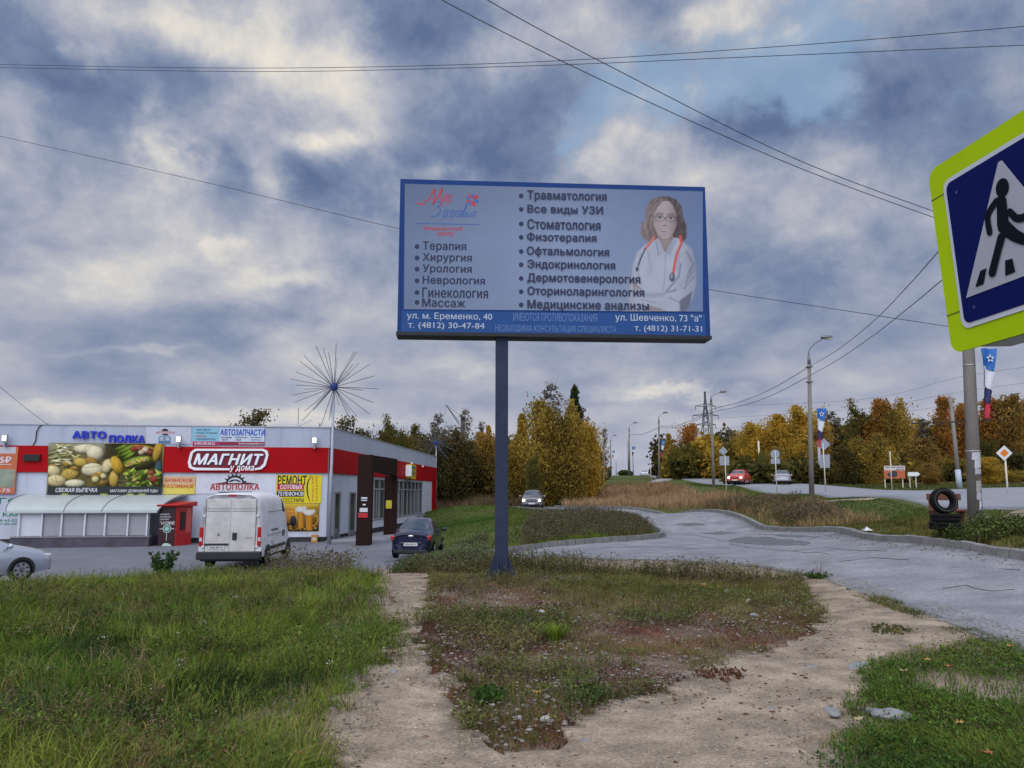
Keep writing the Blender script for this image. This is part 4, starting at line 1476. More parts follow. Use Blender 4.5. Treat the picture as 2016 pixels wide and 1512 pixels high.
# big АВТОПОЛКА logo
root, o = sign('gear_logo_sign', 'white sign with a half gear above red lettering beside the van', 'sign', FP, (386, 932, 544, 972), M('panel_white', (.60, .62, .68), .5), .004, .02)
mb = MB()
gear = []
for k in range(0, 25):
    w = math.pi + math.pi * k / 24
    r_ = 23 if (k % 3) == 1 else 18.5
    for dw in (-.045, .045):
        gear.append((463 + r_ * math.cos(w + dw), 953 + r_ * .93 * math.sin(w + dw)))
inner = ellp(463, 953, 15, 13, 18, 0, math.pi, 2 * math.pi)
ppoly(mb, FP, gear + inner[::-1], o + .004, INKB)
ppoly(mb, FP, [(420, 952.5), (446, 949), (450, 951), (476, 951), (480, 949), (508, 952.5), (508, 953.5), (420, 953.5)], o + .0055, INKB)
ppoly(mb, FP, [(449, 949), (455, 945), (463, 943.5), (470, 945), (476, 949), (472, 949), (463, 946), (455, 949)], o + .0055, INKB)
mb.build('gear', root, True)
mb = MB()
text(mb, FP, 'АВТОПОЛКА', (414, 952, 511, 965), o + .009, M('logo_red', (.40, .035, .03), .5), .05)
text(mb, FP, 'ИНТЕРНЕТ-МАГАЗИН АВТОЗАПЧАСТЕЙ', (428, 966, 496, 968), o + .009, INKB, .0)
FP.pslab(mb, 431, 968.6, 496, 970.2, o + .001, o + .006, INKB)
mb.build('lettering', root, True, split=True)
# phone repair
root, o = sign('phone_repair_sign', 'square yellow phone repair sign at the top of the corner bay', 'sign', FP, (544, 935, 633, 990.5), YEL, .004, .03)
mb = MB()
text(mb, FP, 'РЕМОНТ', (547, 936, 604, 955), o + .004, INKB, .04)
FP.pslab(mb, 546, 952, 599, 964.5, o + .001, o + .0035, DKRED)
text(mb, FP, 'СОТОВЫХ', (552, 954, 596, 963), o + .009, WHITE, .04)
FP.pslab(mb, 545, 966, 599, 978, o + .001, o + .0035, INKB)
text(mb, FP, 'ТЕЛЕФОНОВ', (547, 967.5, 598, 976.5), o + .009, WHITE, .03)
text(mb, FP, 'АКСЕССУАРЫ', (547, 980, 598, 989), o + .004, INKB, .03)
ppoly(mb, FP, stroke([(613, 936), (607, 947), (604.5, 960), (606, 975), (611, 989)], [1, 2.4, 3, 2.4, 1]), o + .004, INKB)
for cu, word in ((616, 'ДИАГНОСТИКА'), (623.5, 'БЕСПЛАТНО')):
    for k, ch in enumerate(word):
        h_ = 50 / len(word)
        text(mb, FP, ch, (cu - 1.7, 938 + k * h_, cu + 1.7, 938 + k * h_ + h_ * .72), o + .004, DKRED, .04)
mb.build('lettering', root, True, split=True)
# beer glasses poster
root, o = sign('beer_poster', 'amber poster of two foaming beer mugs under the phone repair sign', 'poster', FP, (560, 991, 628, 1046), M('poster_amber', (.36, .17, .02), .5, var=.5, scale=1.6), .004, .03)
bp_ = Paint(560.5, 991.5, 627.5, 1045.5, .7)
yy = np.clip((bp_.v - 991) / 55, 0, 1)[..., None]
gl = np.exp(-((bp_.u - 582) / 22) ** 2 - ((bp_.v - 1008) / 16) ** 2)[..., None]
bp_.c = np.array([.42, .26, .03]) * (1 - yy) ** 1.5 + np.array([.06, .025, .008]) * yy + gl * np.array([.30, .17, .03])
bp_.put(np.clip((999 - bp_.v) / 5, 0, 1), (.58, .42, .05))
bp_.put(np.clip((bp_.v - 1037) / 4, 0, 1), (.035, .02, .012))
for k in range(24):
    bp_.ell(rr.uniform(563, 626), rr.uniform(1035, 1044), rr.uniform(2, 6), rr.uniform(1, 2.4), rr.choice([(.30, .17, .03), (.12, .06, .015), (.40, .26, .06)]), rr.uniform(-1, 1), 1.5, .8)
for (x0, x1, y0, y1) in ((586, 600, 1003, 1040), (601, 617, 1009, 1044)):
    xm, hw_ = (x0 + x1) / 2, (x1 - x0) / 2
    t_ = np.clip((bp_.u - x0) / (x1 - x0), 0, 1)[..., None]
    amb = np.array([.18, .06, .006]) * (1 - np.sin(t_ * 3.14) ** 1.5) + np.array([.52, .22, .02]) * np.sin(t_ * 3.14) ** 1.5
    bp_.poly([(x0, y0), (x1, y0), (x1 - 1.5, y1), (x0 + 1.5, y1)], amb, 1.2)
    bp_.line([(x0 + 3, y0 + 8), (x0 + 3.6, y1 - 4)], 1.2, (.75, .48, .16), 1.2, .7)
    for cu in np.linspace(x0, x1, 5):
        bp_.ell(cu, y0 + rr.uniform(-2, 1), 4.5, 4.5, (.58, .57, .52), 0, 1.6, .4)
    bp_.ell(xm, y0 + 2, hw_ + 1, 4, (.62, .61, .56), 0, 1.6, .4)
bp_.line([(617, 1016), (624, 1014), (626, 1024), (622, 1033), (616, 1035)], 2.2, (.50, .26, .05), 1.2)
bp_.build('beer_picture', FP, o + .004, PRINT, root)
mb = MB()
OR = M('ink_orange', (.50, .09, .02), .5)
for k, w_ in enumerate(('ЖИВОЕ', 'ПИВО', 'СОРТОВ', 'КРАФТ')):
    text(mb, FP, w_, (563, 1001 + k * 6.5, 581, 1005.5 + k * 6.5), o + .006, OR, .03)
mb.build('lettering', root, True, split=True)
# orange price poster and loan lettering at the left
root, o = sign('price_poster', 'orange and grey green price poster at the far left of the shop front', 'poster', FP, (-40, 880, 35, 972), M('poster_orange', (.50, .13, .05), .5), .104)
mb = MB()
FP.pslab(mb, -40, 880, 34, 893, o + .001, o + .004, M('poster_lilac', (.50, .50, .56), .5))
FP.pslab(mb, -40, 924, 31, 960, o + .001, o + .004, M('poster_olive', (.25, .29, .22), .6, var=.5, scale=.8))
mb.build('colour_field', root, True, split=True)
mb = MB()
text(mb, FP, '155₽', (-14, 899, 25, 912), o + .008, PALE, .04)
FP.pslab(mb, -14, 914, 25, 915, o + .001, o + .006, PALE)
text(mb, FP, '33-75', (-18, 962, 23, 969), o + .008, PALE, .03)
mb.build('lettering', root, True, split=True)
root, o = sign('green_wall_lettering', 'green lettering on the white wall left of the canopy', 'lettering', FP, (-70, 978, 66, 1036), None, .004, 0)
mb = MB()
text(mb, FP, 'БЛАГО', (-72, 980, 38, 993), .008, GRN, .04)
text(mb, FP, 'ЗАЙМЫ И КАРТА', (-90, 1006, 65, 1017), .008, GRN, .035)
text(mb, FP, '8-900-228-65-02', (-40, 1022, 34, 1027), .008, GRN, .01)
text(mb, FP, '8-900-287-05-04', (-40, 1029, 33, 1034), .008, GRN, .01)
mb.build('lettering', root, True, split=True)
# yellow projecting sign on the side wall
a, b = SP.px(800, 944)
root = thing('yellow_wall_sign', 'yellow rounded sign box on the side of the shop', 'shop sign', SP.at(a, b, .5))
a0, a1 = a - 1.0, a + 1.0
b0, b1 = SP.px(798, 943)[1], SP.px(798, 914)[1]
mb = MB()
prism(mb, SP, rrect(a0, b0, a1, b1, .25), .15, .55, M('sign_box_yellow', (.62, .40, .02), .4))
mb.build('panel', root, True)
mb = MB()
SP.slab(mb, a0 + .3, b0 + .75, a1 - .3, b1 - .15, .551, .56, GRN)
text(mb, SP, 'ПРОДУКТЫ', (a0 + .2, b0 + .2, a1 - .2, b0 + .6), .556, GRN, .03, px=False)
mb.build('lettering', root, True, split=True)
mb = MB()
SP.slab(mb, a0 - .06, b0 + .2, a0 - .002, b1 - .1, .15, .6, M('tube_lamp', (.8, .84, .9), .4, emit=.15))
mb.build('end_light', root, True)

# ------------------------------------------------------------------ canopy over the basement steps
cz = ZB
c0, c1 = FP.px(22, 1060)[0], FP.px(318, 1060)[0]
root = thing('stair_canopy', 'grey arched sheet roof canopy on a dark stone parapet by the shop', 'canopy', FP.at((c0 + c1) / 2, 0, 1.5))
DEEP = 2.3
k0 = DEEP
mb = MB()
ROOFM = M('polycarbonate', (.40, .445, .45), .35, var=.12, scale=.7)
def fpx(u, v, off):
    """point on a plane parallel to the shop front, off metres before it"""
    q = Plane(FP.at(0, 0, off), fx)
    a_, b_ = q.px(u, v)
    return a_, b_
top0, top1 = fpx(48, 975, .05)[0], fpx(368, 973, .05)[0]
zt_ = fpx(250, 974, .05)[1]
lo0, lo1 = fpx(12, 1008, DEEP)[0], fpx(309, 1008, DEEP)[0]
zl_ = fpx(200, 1008, DEEP)[1]
nn = 12
vs = []
for th_ in (0, .05):
    for i in range(nn + 1):
        w = i / nn
        off = .05 + (DEEP - .05) * math.sin(w * math.pi / 2) ** 1.0
        z = zl_ + (zt_ - zl_) * (math.cos(w * math.pi / 2) * .75 + .25 * (1 - w))
        a_ = top0 + (lo0 - top0) * w
        b_ = top1 + (lo1 - top1) * w
        for j in range(9):
            vs.append(FP.at(a_ + (b_ - a_) * j / 8, z - th_, off))
fs = []
n1 = (nn + 1) * 9
for i in range(nn):
    for j in range(8):
        a_ = i * 9 + j
        fs += [(a_, a_ + 9, a_ + 10, a_ + 1), (n1 + a_, n1 + a_ + 1, n1 + a_ + 10, n1 + a_ + 9)]
    for j in (0, 8):
        a_ = i * 9 + j
        fs.append((a_, a_ + 9, n1 + a_ + 9, n1 + a_))
for j in range(8):
    a_ = nn * 9 + j
    fs.append((a_, n1 + a_, n1 + a_ + 1, a_ + 1))
mb.add(vs, fs, ROOFM)
mb.build('roof', root, True, smooth=False)
for j in range(0, 9, 1):
    if j in (3, 5, 0, 8):
        mb = MB()
        mb.tube([Vector(vs[i * 9 + j]) + Vector((0, 0, .012)) for i in range(nn + 1)], .022, M('canopy_rib', (.20, .23, .25), .5), 6)
        mb.build('rib', root, True)
mb = MB()
GRAN = M('stone_parapet', (.07, .062, .085), .6, var=.45, scale=1.8, bump=.2)
pw0, pw1 = fpx(18, 1075, DEEP)[0], fpx(292, 1075, DEEP)[0]
ph = fpx(200, 1058, DEEP)[1]
FP.slab(mb, pw0, -.3, pw1, ph, DEEP - .25, DEEP, GRAN)
FP.slab(mb, pw1 - .25, -.3, pw1, ph, .003, DEEP - .251, GRAN)
mb.build('parapet_wall', root, True)
mb = MB()
FP.slab(mb, pw0, ph + .001, pw1 + .03, ph + .06, DEEP - .28, DEEP + .03, M('parapet_cap', (.20, .20, .22), .6))
mb.build('wall_cap', root, True)
for u in (35, 80, 119, 165, 205, 250, 288):
    mb = MB()
    a_ = fpx(u, 1030, DEEP)[0]
    FP.slab(mb, a_ - .035, ph + .06, a_ + .035, zl_ + .03, DEEP - .16, DEEP - .09, M('canopy_post', (.58, .60, .65), .5))
    mb.build('post', root, True)
mb = MB()
FP.slab(mb, fpx(80, 1030, DEEP)[0], ph + .08, fpx(292, 1030, DEEP)[0], zl_ - .05, DEEP - .22, DEEP - .19, M('canopy_sheet', (.30, .31, .34), .5, var=.1, scale=1))
FP.slab(mb, fpx(35, 1030, DEEP)[0], ph + .08, fpx(79, 1030, DEEP)[0], zl_ - .05, DEEP - .22, DEEP - .19, M('canopy_sheet_white', (.56, .58, .64), .5, var=.06, scale=1))
mb.build('screen_panel', root, True, split=True)

# ------------------------------------------------------------------ red coffee vending kiosk
KW = .95
VP = Plane(FP.at(0, 0, 2.0), fx)
ka0, ka1 = VP.px(311, 1060)[0], VP.px(346, 1060)[0]
kd = 1.0
zk = VP.px(330, 997)[1]
root = thing('coffee_machine', 'red and dark brown coffee vending machine beside the canopy', 'vending machine', VP.at((ka0 + ka1) / 2, 0, -.5))
KR, KB = M('kiosk_red', (.42, .012, .012), .4), M('kiosk_brown', (.03, .010, .012), .45)
mb = MB()
pk = lambda a_, b_, o_: VP.at(a_, b_, o_)
sk = .45
mb.hexa([pk(ka0, -.05, 0), pk(ka1, -.05, 0), pk(ka1 + sk, -.05, -kd), pk(ka0 + sk, -.05, -kd), pk(ka0, zk, 0), pk(ka1, zk, 0), pk(ka1 + sk, zk, -kd), pk(ka0 + sk, zk, -kd)], KR)
mb.build('body', root, True, bevel=.03)
mb = MB()
VP.slab(mb, ka0 + .02, .02, ka1 - .05, zk - .02, .001, .03, KB)
mb.build('front_panel', root, True)
mb = MB()
kx = [ka0 - .1, ka1 + .08]
mb.hexa([pk(kx[0], zk + .002, .18), pk(kx[1], zk + .002, .18), pk(kx[1] + sk + .1, zk + .002, -kd - .05), pk(kx[0] + sk, zk + .002, -kd - .05), pk(kx[0], zk + .08, .2), pk(kx[1], zk + .08, .2), pk(kx[1] + sk + .1, zk + .22, -kd - .05), pk(kx[0] + sk, zk + .22, -kd - .05)], KR)
mb.build('lid', root, True, bevel=.02)
mb = MB()
mu, mv = VP.px(329, 1041)
for r_, o_, m_ in ((.19, .034, PALE), (.165, .037, GRN), (.10, .040, M('badge_pale', (.4, .5, .5), .5))):
    VP.poly(mb, [(mu + r_ * math.cos(k * math.pi / 12), mv + r_ * math.sin(k * math.pi / 12)) for k in range(24)], o_, m_)
VP.slab(mb, ka0 + .05, mv - .012, mu - .19, mv + .012, .031, .034, PALE)
VP.slab(mb, mu + .19, mv - .012, ka1 - .08, mv + .012, .031, .034, PALE)
cuv = [(318, 1075), (322, 1070), (328, 1069), (335, 1071), (338, 1075), (332, 1077), (334, 1081), (326, 1081), (322, 1078)]
ppoly(mb, VP, cuv, .036, M('badge_mint', (.45, .60, .52), .5))
VP.slab(mb, mu - .01, mv - .55, mu + .01, mv - .22, .031, .034, PALE)
mb.build('badge', root, True)
mb = MB()
for k, (w_, x1) in enumerate((('АМЕРИКАНО', 334), ('ЭСПРЕССО', 337), ('КАПУЧИНО', 333), ('С СОБОЙ', 344))):
    text(mb, VP, w_, (315, 1011 + k * 5, x1, 1014 + k * 5), .034, PALE, .02)
text(mb, VP, 'КОФЕ', (318, 1028, 344, 1033), .034, PALE, .02)
mb.build('lettering', root, True, split=True)
mb = MB()
qs = Plane(pk(ka1, 0, 0), (pk(ka1 + sk, 0, -kd) - pk(ka1, 0, 0)))
L_ = (pk(ka1 + sk, 0, -kd) - pk(ka1, 0, 0)).length
qs.slab(mb, .25, .75, .55, 1.6, .003, .03, INKB)
qs.slab(mb, .62, .6, .95, 1.75, .003, .03, M('kiosk_light_red', (.50, .08, .07), .4))
mb.build('dispenser', root, True, split=True)
root = thing('cardboard_box', 'small orange carton at the foot of the shop corner', 'box', FP.at(FP.px(617, 1070)[0], 0, .3))
mb = MB()
bx_ = Plane(FP.at(0, 0, .4), fx)
u0 = bx_.px(612, 1074)[0]
bx_.slab(mb, u0, .0, u0 + .30, .40, -.3, 0, M('carton', (.45, .21, .05), .7, var=.2, scale=5))
mb.build('carton', root, True)
mb = MB()
bx_.slab(mb, u0 + .04, .12, u0 + .26, .28, .001, .006, M('carton_label', (.55, .45, .3), .7))
mb.build('print', root, True)
# ------------------------------------------------------------------ vehicles
TYRE = M('tyre_rubber', (.007, .007, .008), .9, var=.15, spec=.15)
RIM = M('rim_alloy', (.35, .36, .38), .35, .7)
CGLASS = M('car_glass', (.03, .045, .06), .06, var=0, spec=1.0)
BUMP = M('bumper_black', (.02, .021, .023), .6)
TAIL = M('tail_red', (.40, .008, .012), .2, var=.2, scale=20)
TAILW = M('lamp_clear', (.55, .50, .50), .2)
PLATE = M('plate_white', (.60, .61, .62), .5)
HEADON = M('headlight_on', (1.0, .86, .62), .3, emit=12)
HEADOFF = M('headlight_off', (.55, .58, .62), .12, .3)
CHROME = M('chrome', (.6, .6, .62), .15, 1.)


def loft(stations, seg_top, seg_side, paint):
    """half profiles -> smooth closed shell; returns evaluated pieces by material"""
    mb = MB()
    n = len(stations[0][1])
    vs = []
    for x, pr in stations:
        full = [(y, z) for y, z in pr] + [(-y, z) for y, z in pr[-2::-1]]
        vs += [(x, y, z) for y, z in full]
    k = 2 * n - 1
    for i in range(len(stations) - 1):
        for j in range(k - 1):
            f = [(i * k + j, (i + 1) * k + j, (i + 1) * k + j + 1, i * k + j + 1)]
            jj = min(j, k - 2 - j)
            m_ = paint
            if jj >= n - 3 and seg_top[i]:
                m_ = CGLASS
            elif jj == n - 4 and seg_side[i]:
                m_ = CGLASS
            mb.f += f
            mb.m.append(mb.mi(m_))
    mb.v = vs
    for i in (0, len(stations) - 1):
        f = [i * k + j for j in range(k)]
        mb.f.append(f if i else f[::-1])
        mb.m.append(mb.mi(paint))
    mb.mats = mb.mats or [paint]
    me = bpy.data.meshes.new('tmp')
    me.from_pydata(mb.v, [], mb.f)
    for m_ in mb.mats:
        me.materials.append(m_)
    me.polygons.foreach_set('material_index', mb.m)
    me.update()
    o = bpy.data.objects.new('tmp', me)
    C.objects.link(o)
    sb = o.modifiers.new('s', 'SUBSURF')
    sb.levels = 2
    bpy.context.view_layer.update()
    ev = bpy.data.meshes.new_from_object(o.evaluated_get(bpy.context.evaluated_depsgraph_get()))
    bpy.data.objects.remove(o)
    V = [tuple(v.co) for v in ev.vertices]
    out = {}
    for p in ev.polygons:
        out.setdefault(mb.mats[p.material_index], []).append(list(p.vertices))
    return V, out


def shell(root, V, faces, name, mat):
    used = sorted({i for f in faces for i in f})
    mp = {a: i for i, a in enumerate(used)}
    mb = MB()
    mb.add([V[i] for i in used], [[mp[i] for i in f] for f in faces], mat)
    return mb.build(name, root, smooth=True)


def wheel(root, x, y, r, w, side, rimm=RIM, spokes=7):
    mb = MB()
    mb.lathe([(r * .66, -w / 2), (r * .9, -w / 2), (r, -w * .38), (r, w * .38), (r * .9, w / 2), (r * .66, w / 2)], TYRE, 28, 'y', (x, y, r))
    wo = mb.build('wheel', root, smooth=True)
    mb = MB()
    yo = y + side * w * .40
    mb.lathe([(.001, yo - y - side * .02), (r * .67, yo - y - side * .02)], BUMP, 24, 'y', (x, y, r))
    mb.lathe([(r * .57, yo - y - side * .01), (r * .6, yo - y + side * .02), (r * .69, yo - y + side * .02)], rimm, 28, 'y', (x, y, r))
    for k in range(spokes):
        a = 2 * math.pi * k / spokes
        t, q = Vector((math.cos(a), 0, math.sin(a))), Vector((-math.sin(a), 0, math.cos(a)))
        c = Vector((x, yo + side * .012, r))
        e = Vector((0, side * .02, 0))
        p = [c + q * .05 * r / .3, c - q * .05 * r / .3, c + t * r * .62 - q * .035, c + t * r * .62 + q * .035]
        mb.add([a_ - e for a_ in p] + [a_ + e for a_ in p], [(0, 1, 2, 3), (4, 5, 6, 7), (0, 1, 5, 4), (1, 2, 6, 5), (2, 3, 7, 6), (3, 0, 4, 7)], rimm)
    mb.build('rim', wo)
    mb = MB()
    mb.lathe([(.001, 0), (r * 1.17, 0), (r * 1.17, -side * .25)], BUMP, 28, 'y', (x, y + side * (w * .5 - .012), r + .01))
    return wo


def arch(root, pts):
    mb = MB()
    for x, y, r, side in pts:
        prof = [(r * math.cos(a), r * math.sin(a)) for a in np.linspace(-.25, math.pi + .25, 18)]
        for yo in (0,):
            vs = [(x + a, y, b + .32) for a, b in prof]
            mb.mark()
            mb.add(vs, [tuple(range(len(vs)))[::side]], BUMP)
    mb.build('wheel_arch', root, split=True)


def car(name, label, cat, loc, rz, paint, kind='sedan', W=1.7, L=4.3, H=1.45, lights=False, group=None, face='rear', plate=None, rimm=RIM):
    """heading +x in its own frame"""
    root = thing(name, label, cat, loc, rz, group)
    w, h = W / 2, H / 1.45
    def st_(x, wb, wm, wt, z0, zb, zt):
        return (x * L / 4.3, [(wb * w / .85, z0), (wm * w / .85, z0 + .2), (wm * w / .85 * 1.0, (z0 + zb) * .5 + .1), ((wm - .03) * w / .85, zb * h), (wt * w / .85, (zt - .03) * h), (wt * .6 * w / .85, zt * h), (0, (zt + .02) * h)])
    if kind == 'sedan':
        S_ = [(-2.15, .60, .70, .52, .36, .80, .90), (-2.09, .70, .80, .62, .26, .88, 1.0), (-1.50, .76, .84, .66, .2, .92, 1.03), (-.80, .76, .85, .57, .2, .93, 1.42), (-.05, .76, .85, .58, .2, .92, 1.46),
              (.05, .76, .85, .58, .2, .92, 1.46), (.42, .76, .85, .57, .2, .92, 1.42), (1.12, .76, .85, .66, .2, .90, .99), (1.75, .74, .82, .58, .22, .78, .88), (2.08, .70, .76, .5, .26, .66, .78), (2.15, .62, .66, .45, .34, .60, .70)]
        top, side = [0, 0, 1, 0, 0, 0, 1, 0, 0, 0], [0, 0, 0, 1, 0, 1, 0, 0, 0, 0]
        rear_top, tz_ = -2.13, .80
    else:   # hatch / suv / estate
        S_ = [(-2.12, .62, .74, .56, .38, .85, 1.0), (-2.08, .72, .82, .60, .27, .93, 1.02), (-1.70, .76, .85, .55, .2, .94, 1.45), (-1.0, .76, .85, .58, .2, .93, 1.48), (-.9, .76, .85, .58, .2, .93, 1.48), (-.05, .76, .85, .58, .2, .92, 1.47),
              (.05, .76, .85, .58, .2, .92, 1.46), (.48, .76, .85, .57, .2, .92, 1.42), (1.15, .76, .85, .66, .2, .92, 1.01), (1.75, .74, .83, .6, .22, .82, .92), (2.08, .70, .78, .52, .26, .68, .80), (2.15, .64, .68, .45, .34, .62, .72)]
        top, side = [0, 1, 0, 0, 0, 0, 0, 1, 0, 0, 0], [0, 0, 1, 0, 1, 0, 1, 0, 0, 0, 0]
    V, parts = loft([st_(*s) for s in S_], top, side, paint)
    shell(root, V, parts[paint], 'body', paint)
    shell(root, V, parts[CGLASS], 'window', CGLASS)
    k = L / 4.3
    r = .31 * (H / 1.45) ** .7
    for x in (-1.3 * k, 1.33 * k):
        for s in (-1, 1):
            wheel(root, x, s * (w - .09), r, .2, s, rimm)
    arch(root, [(x, s * (w + .004), r * 1.12, s) for x in (-1.3 * k, 1.33 * k) for s in (-1, 1)])
    xf, xr = 2.15 * k, -2.15 * k
    for s in (-1, 1):
        mb = MB()
        mb.box((xf - .14, s * w * .70, .65 * h), (.20, .32, .13), HEADOFF)
        ho = mb.build('headlight', root, bevel=.04)
        if lights:
            mb = MB()
            mb.ball((xf - .045, s * w * .70, .65 * h), .10, HEADON, 10, 8)
            mb.build('lit_bulb', ho, smooth=True)
        mb = MB()
        mb.box((xr + .12, s * w * .79, .78 * h), (.20, .27, .19), TAIL)
        to = mb.build('taillight', root, bevel=.045)
        mb = MB()
        mb.box((xr + .115, s * w * .76, .745 * h), (.20, .12, .05), TAILW)
        mb.build('clear_lens', to)
        mb = MB()
        mb.ball((.98 * k, s * (w + .10), .98 * h), .10, paint, 10, 6, (.6, 1, .75))
        mb.tube([(.98 * k, s * (w - .06), .93 * h), (.98 * k, s * (w + .06), .95 * h)], .03, BUMP, 6)
        mb.build('mirror', root, smooth=True)
        mb = MB()
        for x in (-.45 * k, .35 * k):
            mb.box((x, s * (w * 1.0 + .002), .80 * h), (.16, .02, .03), paint if paint.name != 'dirty_white' else BUMP)
        mb.build('handle', root, False, split=True)
    mb = MB()
    mb.box((xr - .005, 0, .56 * h), (.03, .52, .12), PLATE)
    po = mb.build('rear_plate', root)
    if plate:
        mb = MB()
        pl_ = Plane(Vector((xr - .021, 0, .56 * h)), (0, -1, 0))
        text(mb, pl_, plate, (-.22, -.035, .22, .035), .001, INKB, .03, px=False)
        mb.build('plate_lettering', po)
    mb = MB()
    mb.box((xf + .005, 0, .42 * h), (.03, .52, .11), PLATE)
    mb.build('front_plate', root)
    mb = MB()
    mb.box((xf - .06, 0, .33 * h), (.14, W * .72, .14), BUMP)
    mb.box((xf - .035, 0, .60 * h), (.10, W * .45, .09), BUMP)
    mb.build('grille', root, bevel=.02)
    mb = MB()
    mb.box((xr + .05, 0, .30 * h), (.14, W * .8, .12), BUMP)
    mb.build('rear_valance', root, bevel=.02)
    mb = MB()
    mb.box((0, 0, .24), (L * .8, W * .8, .12), BUMP)
    mb.build('underbody', root)
    return root


def paint(name, col, rough=.3, metal=.3):
    return M(name, col, rough, metal, var=.06, scale=1.5, coat=.5)


def put(u, d, zoff=0., x=None):
    x = (u - 1008) / FPX * d if x is None else x
    return (x, d, tz(x, d) + zoff)


# white panel van
VANP = M('van_paint', (.66, .66, .68), .45, var=.06, scale=1.2, col2=(.74, .75, .78))
VAND = M('van_grime', (.47, .45, .44), .65, var=.08, scale=1.3, col2=(.60, .59, .59))
root = thing('white_van', 'dirty white panel van parked with its rear doors to the grass', 'van', (-9.30, 26.0, tz(-9.3, 27) + .012), R(95))
root.location.z = -.905
Wv, Hv, Lv = 2.02, 2.52, 5.4
vst = [(0, 1.0, .94, .86, .45, 2.42), (.05, 1.0, .99, .90, .40, 2.47), (.6, 1.0, 1.0, .90, .38, 2.5), (2.0, 1.0, 1.0, .90, .38, 2.5), (3.5, 1.0, 1.0, .89, .38, 2.5), (4.0, 1.0, .99, .84, .38, 2.42), (4.65, .98, .96, .74, .38, 1.50), (5.2, .94, .88, .62, .38, 1.18), (5.4, .86, .74, .5, .42, .95)]
stt = []
for x, wl, wm, wt, z0, zt in vst:
    stt.append((x, [(wl * .97, z0), (wl * 1.01, z0 + .25), (wm * 1.01, .45 + (zt - .45) * .45), (wm * .985, .45 + (zt - .45) * .66), ((wm * .4 + wt * .6), zt - .14), (wt * .72, zt), (0, zt + .03)]))
V, parts = loft(stt, [0, 0, 0, 0, 0, 1, 0, 0], [0, 0, 0, 0, 1, 0, 0, 0], VANP)
shell(root, V, parts[VANP], 'body', VANP)
shell(root, V, parts[CGLASS], 'window', CGLASS)
GAP = M('door_gap', (.06, .06, .065), .7)
for s in (-1, 1):
    mb = MB()
    y0, y1 = (.012, .80) if s > 0 else (-.80, -.012)
    mb.box((-.012, (y0 + y1) / 2, 1.36), (.03, y1 - y0, 1.86), VAND)
    do = mb.build('rear_door', root, bevel=.02)
    mb = MB()
    mb.box((-.031, (y0 + y1) / 2, 1.98), (.006, y1 - y0 - .03, .008), GAP)
    mb.box((-.031, (y0 + y1) / 2, 1.90), (.006, y1 - y0 - .03, .012), GAP)
    mb.box((-.029, s * .815, 1.36), (.006, .012, 1.84), GAP)
    for z in (.75, 1.75):
        mb.box((-.035, s * .86, z), (.03, .07, .06), VANP)
    mb.build('hinge', do, False, split=True)
    mb = MB()
    mb.box((-.012, s * .93, 1.07), (.05, .13, .62), TAIL)
    to = mb.build('taillight', root, bevel=.03)
    mb = MB()
    mb.box((-.039, s * .94, .98), (.006, .09, .12), TAILW)
    mb.build('clear_lens', to)
    mb = MB()
    mb.box((.4, s * 1.022, .95), (.02, .02, .02), BUMP)
    mb.box((2.2, s * 1.03, .62), (3.1, .05, .10), BUMP)
    mb.box((2.35, s * 1.008, 1.86), (3.0, .012, .012), GAP)
    mb.box((2.35, s * 1.018, 1.06), (3.0, .012, .012), GAP)
    mb.box((1.95, s * 1.016, 1.22), (1.0, .03, .04), BUMP)
    mb.build('side_trim', root, split=True)
    mb = MB()
    mb.box((3.35, s * 1.02, 1.02), (.05, .03, .22), BUMP)
    mb.box((3.60, s * 1.02, 1.02), (.05, .03, .22), BUMP)
    mb.build('handle', root, False, split=True)
    mb = MB()
    mb.ball((4.25, s * 1.22, 1.42), .16, BUMP, 10, 8, (.6, .75, 1.35))
    mb.tube([(4.3, s * .95, 1.3), (4.25, s * 1.15, 1.3)], .04, BUMP, 6)
    mb.build('mirror', root, smooth=True)
    for x in (1.0, 4.55):
        wheel(root, x, s * .88, .34, .22, s, M('steel_rim', (.25, .25, .26), .5, .5), 9)
arch(root, [(x, s * 1.014, .44, s) for x in (1.0, 4.55) for s in (-1, 1)])
mb = MB()
mb.box((-.05, 0, .46), (.26, 2.06, .26), BUMP)
mb.box((.06, -.0, .34), (.2, 1.9, .12), BUMP)
mb.build('rear_bumper', root, bevel=.04)
mb = MB()
mb.box((2.4, 0, .36), (4.6, 1.7, .2), BUMP)
mb.build('underbody', root)
mb = MB()
mb.box((-.035, -.04 - .10, 1.08), (.05, .15, .24), BUMP)
mb.build('door_handle', root, bevel=.04)
mb = MB()
mb.box((-.035, .43, .72), (.02, .52, .115), PLATE)
po = mb.build('rear_plate', root)
mb = MB()
text(mb, Plane(Vector((-.046, .43, .72)), (0, -1, 0)), 'Х784 МР 67', (-.22, -.035, .22, .035), .001, INKB, .03, px=False)
mb.build('plate_lettering', po)
mb = MB()
mb.box((-.04, .43, .82), (.03, .78, .06), BUMP)
mb.build('plate_strip', root)
mb = MB()
mb.box((-.02, .0, 2.40), (.03, .28, .05), TAIL)
mb.build('brake_light', root)
mb = MB()
mb.ball((-.03, .38, 1.14), .06, M('van_badge', (.22, .22, .24), .4, .5), 10, 6, (.15, .7, 1))
mb.box((-.03, -.60, 1.03), (.006, .22, .02), MATS['van_badge'])
mb.build('badge', root)

